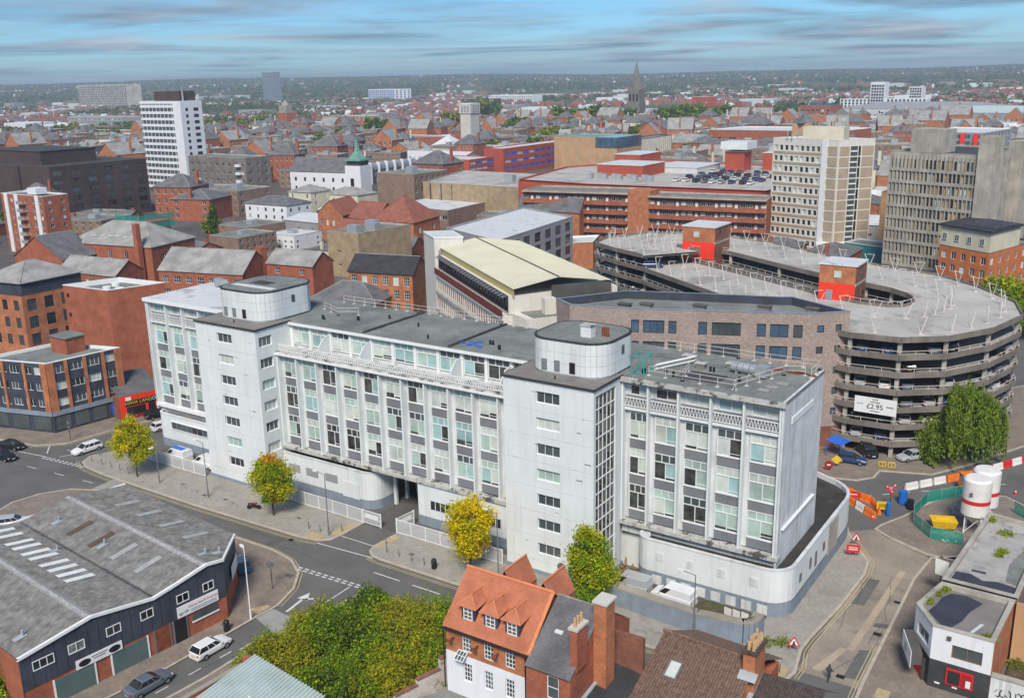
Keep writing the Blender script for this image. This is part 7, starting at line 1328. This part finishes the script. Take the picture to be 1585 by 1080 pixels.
t = thing('mixer_skip', 'yellow steel mixer skip inside the site fence', 'skip', (40.9, 35.6, .11), .4); MB().add([(-1.2, -.7, .3), (1.2, -.7, .3), (1.2, .7, .3), (-1.2, .7, .3), (-1.5, -1, 1.3), (1.5, -1, 1.3), (1.5, 1, 1.3), (-1.5, 1, 1.3)], [(0, 3, 2, 1), (0, 1, 5, 4), (1, 2, 6, 5), (2, 3, 7, 6), (3, 0, 4, 7), (4, 5, 6, 7)]).obj('body', 'yellow_plastic', t, local=True); MB().box(-.9, .9, -.1, .1, 1.3, 1.5).obj('bar', 'yellow_plastic', t, local=True)
for x in (-1, 1): MB().box(x-.1, x+.1, -.7, .7, 0, .3).obj('skid', 'black_metal', t, local=True)
t = thing('digger', 'small orange digger behind the netted fence', 'digger', (41.4, 49.4, .05), .6); MB().box(-1, 1, -.8, .8, .6, 1.2).obj('body', 'orange_plastic', t, local=True); MB().box(-.9, .2, -.7, .7, 1.2, 2.4).obj('cab', 'glass_dark', t, local=True); MB().box(-1, .3, -.8, .8, 2.4, 2.5).obj('cab_roof', 'orange_plastic', t, local=True); MB().tube((.9, 0, 1.1), (2.2, 0, 2.3), .14, 6).tube((2.2, 0, 2.3), (3.0, 0, .9), .12, 6).obj('arm', 'orange_plastic', t, local=True); MB().box(2.7, 3.3, -.4, .4, .3, .9).obj('bucket', 'black_metal', t, local=True)
for s_ in (-1, 1): MB().box(-1.2, 1.2, s_*.75-.2, s_*.75+.2, 0, .6).obj('track', 'rubber', t, local=True)
t = thing('trough', 'concrete trough lying in the site compound', 'trough', (42.2, 41.2, .11), .4); MB().box(-1.2, 1.2, -.8, -.6, 0, .5).box(-1.2, 1.2, .6, .8, 0, .5).box(-1.2, -1, -.6, .6, 0, .5).box(1, 1.2, -.6, .6, 0, .5).box(-1, 1, -.6, .6, 0, .1).obj('body', 'concrete_deck', t, local=True)
s = MB()
for i in range(60): x, y = 42.2+random.gauss(0, .6), 32.9+random.gauss(0, .4); a = random.random()*6; l = .3+random.random()*.6; s.tube((x, y, .2+random.random()*.6), (x+l*math.cos(a), y+l*math.sin(a), .2+random.random()*.6), .03, 4)
tag(s.obj('pipe_heap', 'skylight', None, org=(42.2, 33, 0)), 'tangle of pale plastic offcuts inside the net fence', 'rubbish', kind='stuff')
tag(MB().add([(21.5, 52.2, 2.6), (23.9, 51.6, 2.3), (24.6, 54.2, 2.3), (22.2, 55, 2.6)], [(0, 1, 2, 3)]).box(21.6, 21.7, 52.3, 52.4, 0, 2.6).box(23.8, 23.9, 51.7, 51.8, 0, 2.3).obj('awning', 'blue_panel', None, org=(23, 53, 0)), 'bright blue tarpaulin awning against the apartment block', 'awning')
# ------------------------------------------------------------------ one pedestrian
def person(x, y, a):
    J = dict(pel=(0, 0, .95), waist=(0, 0, 1.08), chest=(.02, 0, 1.32), neck=(.03, 0, 1.5), head=(.05, 0, 1.62), top=(.05, 0, 1.76), hl=(0, .1, .92), kl=(.16, .1, .5), al=(.06, .1, .08), tl=(.2, .1, .04), hr=(0, -.1, .92), kr=(.02, -.1, .5), ar=(-.26, -.1, .12), tr=(-.13, -.1, .04), sl=(.02, .2, 1.42), el=(-.08, .25, 1.15), wl=(.08, .25, .92), fl=(.13, .24, .84), sr=(.02, -.2, 1.42), er=(.08, -.25, 1.16), wr=(.3, -.2, 1.05), fr=(.38, -.18, 1.06))
    E = [('pel', 'waist'), ('waist', 'chest'), ('chest', 'neck'), ('neck', 'head'), ('head', 'top'), ('pel', 'hl'), ('hl', 'kl'), ('kl', 'al'), ('al', 'tl'), ('pel', 'hr'), ('hr', 'kr'), ('kr', 'ar'), ('ar', 'tr'), ('chest', 'sl'), ('sl', 'el'), ('el', 'wl'), ('wl', 'fl'), ('chest', 'sr'), ('sr', 'er'), ('er', 'wr'), ('wr', 'fr')]
    ks = list(J); me = bpy.data.meshes.new('person'); me.from_pydata([J[k] for k in ks], [(ks.index(p), ks.index(q)) for p, q in E], []); o = link('person', me, None, (x, y, .11), a); me.materials.append(MT['clad_navy'])
    sk = o.modifiers.new('s', 'SKIN')
    return o
def skinned(x, y, a):
    o = person(x, y, a); me = o.data
    if not me.skin_vertices:
        bm = bmesh.new(); bm.from_mesh(me); bm.verts.layers.skin.verify(); bm.to_mesh(me); bm.free()
    rad = [.15, .14, .16, .06, .1, .07, .1, .065, .05, .045, .1, .065, .05, .045, .075, .055, .04, .035, .075, .055, .04, .035]
    for i, v in enumerate(me.skin_vertices[0].data): v.radius = (rad[i], rad[i]); v.use_root = (i == 0)
    sb = o.modifiers.new('d', 'SUBSURF'); sb.levels = 1; sb.render_levels = 1
    tag(o, 'person in dark coat walking across the side road mouth', 'person')
    hb_ = bmesh.new(); bmesh.ops.create_uvsphere(hb_, u_segments=10, v_segments=6, radius=.125); hm = bpy.data.meshes.new('hair'); hb_.to_mesh(hm); hb_.free(); hm.materials.append(MT['bark']); link('hair', hm, o, (.03, 0, 1.69))
    fm = bpy.data.meshes.new('face'); hb_ = bmesh.new(); bmesh.ops.create_uvsphere(hb_, u_segments=10, v_segments=6, radius=.1); hb_.to_mesh(fm); hb_.free(); fm.materials.append(MT['terracotta']); link('face', fm, o, (.085, 0, 1.635))
skinned(38.3, -3.4, 1.2)
# ------------------------------------------------------------------ vegetation: crowns of leaf-sized faces
def leaf_mesh(name, pts, size, mats, mi, up=.35, elong=1.5, droop=None):
    """one quad per point, random tilt; pts Nx3, size N, mi material index N"""
    n = len(pts); d = rng.normal(size=(n, 3)); d[:, 2] += up; d /= np.linalg.norm(d, axis=1)[:, None]
    a = rng.normal(size=(n, 3))
    if droop is not None: a = a*.35+np.array(droop)
    a -= d*(a*d).sum(1)[:, None]; a /= np.linalg.norm(a, axis=1)[:, None]; b_ = np.cross(d, a)
    a = a*(size*elong/2)[:, None]; b_ = b_*(size/2)[:, None]
    v = np.stack([pts-a, pts-b_*.9, pts+a, pts+b_*.9], 1).reshape(-1, 3)
    me = bpy.data.meshes.new(name); me.vertices.add(4*n); me.loops.add(4*n); me.polygons.add(n)
    me.vertices.foreach_set('co', v.ravel().astype(np.float32)); me.loops.foreach_set('vertex_index', np.arange(4*n, dtype=np.int32)); me.polygons.foreach_set('loop_start', np.arange(0, 4*n, 4, dtype=np.int32))
    for m in mats: me.materials.append(MT[m])
    me.polygons.foreach_set('material_index', mi.astype(np.int32)); me.update(calc_edges=True); return me
def crown_pts(n, cz, rx, rz, nclump, spread, taper=0.0):
    u = rng.normal(size=(nclump, 3)); u /= np.linalg.norm(u, axis=1)[:, None]; r_ = rng.uniform(.45, 1.0, nclump)**.6
    c = u*r_[:, None]*np.array([rx, rx, rz]); 
    if taper: k = 1-taper*(c[:, 2]/rz*.5+.5); c[:, 0] *= k; c[:, 1] *= k
    c *= rng.uniform(.82, 1.16, (nclump, 1)); w_ = rng.uniform(.5, 1.5, nclump); idx = rng.choice(nclump, n, p=w_/w_.sum())
    return c[idx]+rng.normal(size=(n, 3))*spread*rng.uniform(.6, 1.2, (nclump, 1))[idx]*np.array([1, 1, .8])+np.array([0, 0, cz]), idx
def tree(label, x, y, h, rx, n, leaf, mats, prob, trunk_r=.14, taper=.35, clear=.28, group=None, name='street_tree'):
    t = thing(name, label, 'tree', (x, y, .1), random.random()*6, group); zc = h*(clear+1)/2; rz = h*(1-clear)/2
    s = MB(); s.cyl(0, 0, 0, h*clear, trunk_r, 9, r1=trunk_r*.75).cyl(0, 0, h*clear, h*.8, trunk_r*.75, 7, r1=trunk_r*.2)
    for i in range(9):
        a = 2.4*i; z = h*(clear+.05*i); l = rx*(.85-.05*i); s.tube((0, 0, z), (l*math.cos(a), l*math.sin(a), z+l*.7), trunk_r*.4, 5, 0, trunk_r*.1)
    s.obj('trunk', 'bark', t, local=True)
    p, idx = crown_pts(n, zc, rx, rz, 64, rx*.19, taper); cm_ = rng.choice(len(mats), 64, p=prob); mi = np.where(rng.random(n) < .84, cm_[idx], rng.choice(len(mats), n, p=prob))
    tag(link('crown', leaf_mesh('crown', p, rng.uniform(.7, 1.3, n)*leaf, mats, mi), t), kind='stuff'); return t
tree('lime yellow tree beside the mesh fence of the white office', -60.7, -6.0, 8.6, 2.7, 15000, .19, ['leaf_lime', 'leaf_yellow', 'leaf_olive'], [.70, .15, .15])
tree('yellow green tree with orange lower leaves beside the motorcycle', -33.7, -4.9, 8.2, 2.75, 15000, .19, ['leaf_lime', 'leaf_green', 'leaf_yellow', 'leaf_orange'], [.5, .34, .11, .05])
tree('golden yellow tree beside the litter bin', -2.5, -3.8, 9.0, 2.75, 15000, .19, ['leaf_yellow', 'leaf_lime', 'leaf_orange'], [.74, .17, .09])
tree('dense green tree in front of the stair glazing', 12.7, -2.9, 8.4, 2.65, 16000, .19, ['leaf_green', 'leaf_lime', 'leaf_dark'], [.52, .38, .10], clear=.12)
# willow by the car park
t = thing('willow_tree', 'drooping green willow in front of the car park drum', 'tree', (38.2, 60.6, .1)); s = MB().cyl(0, 0, 0, 3, .4, 9, r1=.3)
for i in range(8): a = i*.8; s.tube((0, 0, 2.6), (3.4*math.cos(a), 3.4*math.sin(a), 7.0), .16, 5, 0, .06)
s.obj('trunk', 'bark', t, local=True)
n = 34000; ns = 460; u = rng.normal(size=(ns, 2)); u = u/np.linalg.norm(u, axis=1)[:, None]*(rng.random(ns)**.5)[:, None]*5.6; top = 10.4-.10*(u**2).sum(1)+rng.normal(0, .8, ns); top -= 3.4*((u[:, 0] < -1.5)*(u[:, 1] < 1)); ln = rng.uniform(2.0, 6.5, ns); idx = rng.integers(0, ns, n); tt = rng.random(n)
p = np.stack([u[idx, 0]*(1+.12*tt)+rng.normal(0, .17, n), u[idx, 1]*(1+.12*tt)+rng.normal(0, .17, n), np.maximum(.6, top[idx]-ln[idx]*tt+rng.normal(0, .15, n))], 1)
tag(link('crown', leaf_mesh('crown', p, rng.uniform(.12, .24, n), ['leaf_willow', 'leaf_green', 'leaf_dark'], rng.choice(3, n, p=[.74, .16, .10]), .1, 3.0, (0, 0, -1)), t), kind='stuff')
tree('broad bright green tree behind the right drum of the car park', 34.5, 140, 11.5, 6.4, 9000, .5, ['leaf_green', 'leaf_lime', 'leaf_dark'], [.6, .25, .15], .3, 0, .2, name='park_tree')
tree('dark pointed cypress beside the white pub', -226, 148, 12, 2.6, 3500, .5, ['leaf_dark', 'leaf_green'], [.8, .2], .2, .85, .05, name='cypress_tree')
# overgrown plot
poly = [(-7.6, -14.0), (-9.6, -18), (-10.6, -24), (-10.8, -29), (-9.0, -33.2), (-4.6, -33.2), (4.8, -34.2), (7.4, -33), (8.6, -29), (9.6, -25.5), (10.2, -22), (9.8, -15.5), (4, -13.6)]
def inside(px_, py_):
    r_ = np.zeros(len(px_), bool); j = len(poly)-1
    for i in range(len(poly)):
        (xi, yi), (xj, yj) = poly[i], poly[j]; k = ((yi > py_) != (yj > py_)) & (px_ < (xj-xi)*(py_-yi)/(yj-yi)+xi); r_ ^= k; j = i
    return r_
struct('plot_ground', MB().prism(poly[::1], 0, .13), 'soil')
nc = 330; cx = rng.uniform(-11, 10.5, nc*3); cy = rng.uniform(-34.5, -13.5, nc*3); k = inside(cx, cy); cx, cy = cx[k][:nc], cy[k][:nc]; nc = len(cx)
hh = 2.0+1.3*np.sin(cx*.45+1)*np.cos(cy*.38)+rng.uniform(0, 1.5, nc)+.06*(cx+10); hh = np.clip(hh, .8, 4.6); tone = 1.1*np.sin(cx*.42+cy*.3+.8)+.5*np.cos(cy*.7-cx*.2)+rng.normal(0, .4, nc)+.25
n = 80000; idx = rng.integers(0, nc, n); u = rng.normal(size=(n, 3)); u /= np.linalg.norm(u, axis=1)[:, None]; u[:, 2] = np.abs(u[:, 2]); rr = rng.uniform(.5, 1, n)
p = np.stack([cx[idx]+u[:, 0]*rr*1.15, cy[idx]+u[:, 1]*rr*1.15, hh[idx]*(.25+.75*u[:, 2]*rr)], 1)+rng.normal(0, .10, (n, 3)); p[:, 2] = np.maximum(.15, p[:, 2])
tm = np.where(tone > .35, 1, np.where(tone > -.5, 0, 2))[idx]; mi = np.where(rng.random(n) < .75, tm, rng.integers(0, 4, n))
tag(link('shrubbery', leaf_mesh('shrubbery', p, rng.uniform(.10, .24, n), ['leaf_green', 'leaf_olive', 'leaf_dark', 'leaf_lime', 'leaf_yellow'], mi), None), 'dense mixed green and yellow bushes filling the overgrown plot', 'bushes', kind='stuff')
for lb, x, y, r_, nn_, ms in (('green bush at the bottom edge beside the warehouse end', -26.0, -48.9, 2.4, 3500, ['leaf_lime', 'leaf_green']),):
    t = thing('bush', lb, 'bush', (x, y, 0)); p, i_ = crown_pts(nn_, 2.2, r_, 2.4, 40, .5); tag(link('crown', leaf_mesh('crown', p, rng.uniform(.15, .3, nn_), ms, rng.integers(0, 2, nn_)), t), kind='stuff'); MB().cyl(0, 0, 0, 1.6, .1, 6).obj('trunk', 'bark', t, local=True)
def weeds(label, spots, mats, r_=.5, z=.1, n=220):
    P = []
    for x, y, s_, zz in spots: q = rng.normal(size=(n, 3))*np.array([s_, s_, .15]); q[:, 2] = np.abs(q[:, 2])+.05; P.append(q+np.array([x, y, zz]))
    P = np.concatenate(P); tag(link('weeds', leaf_mesh('weeds', P, rng.uniform(.08, .2, len(P)), mats, rng.integers(0, len(mats), len(P))), None), label, 'weeds', kind='stuff')
weeds('weeds and moss growing on the shop roofs and waste ground', [(48.9, 24.2, .4, 6.15), (49.3, 19.6, .25, 6.15), (49.0, 18.4, .2, 6.15), (50.7, 1.6, .3, 5.92), (44.9, 5.5, .2, 5.92), (45.2, 7.5, .2, 5.92), (45.6, 8.8, .3, 5.92), (54, 2.6, 1.0, .35), (57, 4, 1.4, .35), (53, 8, .8, .35), (47.0, 27, .3, 6.15)], ['leaf_olive', 'leaf_green'])
weeds('weeds along the boundary wall and yard', [(31.2, -.2, .6, .12), (32.6, .6, .5, .12), (17.5, 2.2, .5, .12), (27.8, 2.2, .6, .12), (-9.5, -30.5, .8, .1), (-10.6, -22, .4, .1), (-35, 95, 2.0, .1)], ['leaf_olive', 'leaf_green', 'leaf_dark'])
# ------------------------------------------------------------------ the town beyond: individual houses near, joined mass far
CX0, CY0 = 58.75, -85.61
def in_view(x, y, mg=0.06):
    a = math.atan2(x-CX0, y-CY0)-(-0.59119); return abs(a) < 0.482+mg
def house(name, label, w_, d_, h, wall, roof, rm, rh, nc, nr, group, chim=True, right=2):
    t = thing(name, label, 'house' if 'house' in name else 'building', group=group); b = MB(); pts = [(-w_/2, -d_/2), (w_/2, -d_/2), (w_/2, d_/2), (-w_/2, d_/2)]
    facade(b, pts[0], pts[1], 0, h, spread(w_, nc, 1.1, .8), levels(nr, 1.1, 3.0, 1.5), pane=1, frame=2); facade(b, pts[1], pts[2], 0, h, spread(d_, right, 1.1, 1.2), levels(nr, 1.1, 3.0, 1.5), pane=1, frame=2); facade(b, pts[2], pts[3], 0, h); facade(b, pts[3], pts[0], 0, h)
    if roof in ('gx', 'gy'):
        for i, j in (((3, 0), (1, 2)) if roof == 'gx' else ((0, 1), (2, 3))): A, B = Vector(pts[i]), Vector(pts[j]); b.tri((*A, h), (*B, h), (*((A+B)/2), h+rh))
    b.obj('wall', [wall, 'glass_dark', 'frame_white'], t, local=True)
    if roof == 'flat': flatroof(t, pts, h+.5, .5, rm, 'concrete'); facade_cap = MB(); [facade_cap.quad((*pts[k], h), (*pts[(k+1) % 4], h), (*pts[(k+1) % 4], h+.4), (*pts[k], h+.4)) for k in range(4)]; facade_cap.obj('parapet_wall', wall, t, local=True); MB().box(-1.6, 1.4, -1.2, 1.2, h, h+1.9).obj('plant_unit', 'galv', t, local=True)
    else: pitched(t, pts, h, rh, roof, rm, .25)
    if chim: MB().box(w_/2-1.1, w_/2-.2, -.4, .4, h, h+rh+1.1).obj('chimney', wall, t, local=True)
    freeze_names(t); return t
SETS = [
 ('terraced_house', 'brick terraced house with slate roof and end chimney in the town beyond', 9, 10, 6.2, 'brick_red', 'gx', 'slate', 3.2, 3, 2), ('tiled_house', 'dark brick terraced house with red tiled roof in the town beyond', 10, 11, 6.5, 'brick_dark', 'gx', 'tile_red', 3.4, 3, 2),
 ('hipped_building', 'three storey red brick building with hipped slate roof in the town beyond', 14, 12, 9.4, 'brick_red', 'hip', 'slate', 3.4, 5, 3), ('flat_roof_block', 'flat roofed brown brick building in the town beyond', 17, 14, 9.0, 'brick_brown', 'flat', 'felt', 0, 6, 3),
 ('white_block', 'flat roofed white painted building in the town beyond', 14, 13, 8.0, 'white_render', 'flat', 'roof_pale', 0, 5, 2), ('shed_building', 'wide grey shed with pale sheet roof in the town beyond', 24, 18, 6.5, 'grey_clad', 'gx', 'roof_pale', 2.2, 4, 1),
 ('gabled_building', 'orange brick building with twin gabled slate roof in the town beyond', 13, 15, 9.2, 'brick_orange', 'gy', 'slate_pale', 4.4, 4, 3), ('stucco_building', 'cream stucco building with slate roof in the town beyond', 12, 12, 9.0, 'cream_stucco', 'hip', 'slate', 3.0, 4, 3)]
PW = [.12, .06, .18, .27, .13, .06, .11, .07]; TM = []
for i, s_ in enumerate(SETS): TM.append(house(*s_[:11], 'set %d: ' % i + s_[1], chim=s_[6] != 'flat' and i != 5))
for t in TM: t['group'] = t['label'].replace(' in the town beyond', 's of the town')
cnt = [0]*8; first = [True]*8; cells = []
for gx in range(-62, 10):
    for gy in range(0, 62):
        x, y = gx*17.5, 60+gy*18.5
        if gx % 5 == 0 or gy % 6 == 0: continue
        x += random.uniform(-2.5, 2.5); y += random.uniform(-2.5, 2.5); r_ = math.hypot(x-CX0, y-CY0)
        if r_ > 1080 or r_ < 235 or not in_view(x, y): continue
        if x > -118 and y < 185 and x < 60: continue
        if y < 20: continue
        if r_ < 430 and x < -95 and (random.random() < .2 or abs(x+226) < 22 and y < 150): continue
        if any(math.hypot(x-ox, y-oy) < orr*.92+8 for ox, oy, orr in OCC): continue
        cells.append((r_, x, y))
cells.sort()
for r_, x, y in cells:
    i = int(rng.choice(8, p=PW))
    if i in (3, 4, 5) and r_ < 330: i = 0
    if cnt[i] >= 290: continue
    cnt[i] += 1; a = random.choice([0, PI/2, 0, -PI/2])+(.0 if (x*.01+y*.004) % 2 < 1.1 else .32)+random.uniform(-.05, .05); sc_ = random.uniform(.85, 1.15)
    if first[i]: o = TM[i]; first[i] = False; o.location = (x, y, 0); o.rotation_euler = (0, 0, a)
    else: o = copy_tree(TM[i], None, (x, y, 0), a)
    sc_ *= random.uniform(1.0, 1.35) if i > 1 and r_ > 430 else 1.0; o.scale = (sc_, sc_*random.uniform(.85, 1.15), random.uniform(.55, .8) if r_ < 430 else random.uniform(.8, 1.7) if i in (2, 3, 4, 6, 7) else random.uniform(.75, 1.2))
def mass_houses(name, label, n, r0, r1, mats, seed):
    g = np.random.default_rng(seed); V = []; F = []; M = []; k = 0
    while k < n:
        r_ = math.sqrt(g.uniform(r0*r0, r1*r1)); a = -0.59119+g.uniform(-.56, .56); x, y = CX0+r_*math.sin(a), CY0+r_*math.cos(a)
        if math.sin(x*.006+1.3)*math.cos(y*.005)+.35*math.sin(x*.021) < -.30-.25*(r_ < 1700): continue
        ln = int(g.integers(1, 4)); th = g.choice([0, 1.57, .4])+math.floor((x+y)/240)*.7
        for q in range(ln):
            w_, d_, h, rh = g.uniform(5, 9)*(1.8 if g.random() < .12 else 1), g.uniform(7, 11), g.uniform(4.5, 7.5), g.uniform(1.8, 3.4); cx, cy = x+q*w_*math.cos(th)*1.02, y+q*w_*math.sin(th)*1.02; c, s_ = math.cos(th), math.sin(th); z = terrain_h(cx, cy); B = len(V)
            L_ = [(-w_/2, -d_/2, 0), (w_/2, -d_/2, 0), (w_/2, d_/2, 0), (-w_/2, d_/2, 0), (-w_/2, -d_/2, h), (w_/2, -d_/2, h), (w_/2, d_/2, h), (-w_/2, d_/2, h), (-w_/2, 0, h+rh), (w_/2, 0, h+rh)]
            V += [(cx+c*p[0]-s_*p[1], cy+s_*p[0]+c*p[1], z+p[2]) for p in L_]; F += [tuple(B+i for i in f) for f in ((0, 1, 5, 4), (1, 2, 6, 5), (2, 3, 7, 6), (3, 0, 4, 7), (4, 5, 9, 8), (6, 7, 8, 9), (5, 6, 9), (7, 4, 8))]
            mw = int(g.choice([0, 1, 2], p=[.6, .2, .2])); mr = int(g.choice([3, 4, 5], p=[.5, .38, .12])); M += [mw]*4+[mr]*2+[mw]*2; k += 1
    b = MB(); b.v, b.f, b.m = V, F, M; return tag(b.obj(name, mats, None), label, 'houses', kind='stuff')
mass_houses('distant_houses', 'mass of small brick houses spreading to the hills', 5200, 1040, 2700, ['brick_red', 'white_render', 'brick_brown', 'slate', 'tile_red', 'roof_pale'], 3)
mass_houses('outer_suburb', 'faint scatter of suburban houses on the far slopes', 1700, 2700, 6200, ['brick_red', 'white_render', 'brick_brown', 'slate', 'tile_red', 'roof_pale'], 5)
# far sheds
g = np.random.default_rng(11)
b = MB()
for i in range(130):
    r_ = math.sqrt(g.uniform(1100**2, 3200**2)); a = -0.59119+g.uniform(-.55, .5); x, y = CX0+r_*math.sin(a), CY0+r_*math.cos(a); w_, d_ = g.uniform(20, 70), g.uniform(15, 40); z = terrain_h(x, y); b.box(x-w_/2, x+w_/2, y-d_/2, y+d_/2, z, z+g.uniform(6, 13), int(g.integers(0, 4)))
tag(b.obj('distant_sheds', ['roof_pale', 'grey_clad', 'brick_brown', 'white_render'], None), 'pale sheds and office slabs scattered among the far houses', 'buildings', kind='stuff')
# town trees, one template per kind copied; further off one joined wood
def tmpl_tree(lb, mats, n=900):
    t = thing('town_tree', lb, 'tree', group=lb); p, i_ = crown_pts(n, 6.5, 4.2, 4.0, 40, .8); tag(link('crown', leaf_mesh('crown', p, rng.uniform(.7, 1.4, n), mats, rng.integers(0, len(mats), n)), t), kind='stuff'); MB().cyl(0, 0, 0, 5, .35, 7, r1=.15).obj('trunk', 'bark', t, local=True); freeze_names(t); return t
TT = [tmpl_tree('round dark green tree among the rooftops', ['leaf_far', 'leaf_dark', 'leaf_green']), tmpl_tree('yellowing green tree among the rooftops', ['leaf_far2', 'leaf_olive', 'leaf_green'])]
spots = [(-555, 610, 2.0), (-548, 618, 1.8), (-520, 680, 2.2), (-513, 690, 1.8), (-418, 640, 2.0), (-410, 648, 1.6), (-720, 1010, 2.6), (-705, 1020, 2.2), (-500, 840, 2.2), (-490, 850, 2.0), (-455, 850, 2.3), (-445, 852, 2.0), (-425, 870, 1.9), (-465, 840, 2), (-370, 880, 2.2), (-360, 890, 2.2), (-380, 875, 2), (-350, 885, 1.9), (-330, 900, 2.1), (-340, 560, 1.5), (-265, 565, 1.6), (-258, 570, 1.4), (-232, 152, .7), (-196, 138, .6), (-178, 190, .6), (28, 226, 1.2), (36, 232, 1.2), (30, 240, 1.1)]
g = np.random.default_rng(21)
while len(spots) < 260:
    r_ = math.sqrt(g.uniform(420**2, 1250**2)); a = -0.59119+g.uniform(-.52, .52); x, y = CX0+r_*math.sin(a), CY0+r_*math.cos(a)
    if r_ < 800 and g.random() < .7: continue
    if math.sin(x*.012)+math.cos(y*.011) < .1 or any(math.hypot(x-ox, y-oy) < orr+6 for ox, oy, orr in OCC): continue
    spots.append((x, y, g.uniform(.8, 1.5)))
ft = [True, True]
for x, y, s_ in spots:
    i = int(g.random() < .3)
    if ft[i]: o = TT[i]; ft[i] = False; o.location = (x, y, 0)
    else: o = copy_tree(TT[i], None, (x, y, 0), g.uniform(0, 6))
    o.scale = (s_*1.1, s_*1.1, s_)
P = []; S = []; MI = []; g = np.random.default_rng(5)
for (r0, r1, nt_, q, sz) in ((1050, 2400, 2600, 12, 2.6), (2300, 4200, 5200, 9, 3.6), (4000, 7600, 9000, 7, 5.2)):
    made = 0
    while made < nt_:
        r_ = math.sqrt(g.uniform(r0*r0, r1*r1)); a = -0.59119+g.uniform(-.56, .56); x, y = CX0+r_*math.sin(a), CY0+r_*math.cos(a)
        nz = math.sin(x*.0043+2)*math.cos(y*.0037+1)+.5*math.sin(x*.013+y*.009)
        if nz < (.1 if r_ < 2300 else -.25 if r_ < 4000 else -.75): continue
        made += 1; z = terrain_h(x, y); u = g.normal(size=(q, 3)); u /= np.linalg.norm(u, axis=1)[:, None]; u *= np.array([5.0, 5.0, 4.0])*g.uniform(.7, 1.3); u += np.array([x, y, z+5.5]); P.append(u); S.append(np.full(q, sz*1.6)); MI.append(np.full(q, g.integers(0, 3)))
P = np.concatenate(P); S = np.concatenate(S); MI = np.concatenate(MI)
tag(link('distant_woods', leaf_mesh('distant_woods', P, S, ['leaf_far', 'leaf_far2', 'leaf_far3'], MI, .6, 1.1), None), 'far woods and garden trees merging to green towards the hills', 'woods', kind='stuff')
# ------------------------------------------------------------------ haze
hz = MB().box(CX0-11300, CX0+11300, CY0-11300, CY0+11300, -1.5, 135).obj('haze', [], None); tag(hz, kind='stuff')
m = bpy.data.materials.new('haze'); m.use_nodes = True; t_ = m.node_tree; t_.nodes.clear(); o_ = t_.nodes.new('ShaderNodeOutputMaterial'); pv = t_.nodes.new('ShaderNodeVolumePrincipled'); pv.inputs['Color'].default_value = (0.74, 0.87, 1.0, 1); pv.inputs['Density'].default_value = 0.00015; pv.inputs['Anisotropy'].default_value = 0.2; t_.links.new(pv.outputs[0], o_.inputs['Volume']); hz.data.materials.append(m)
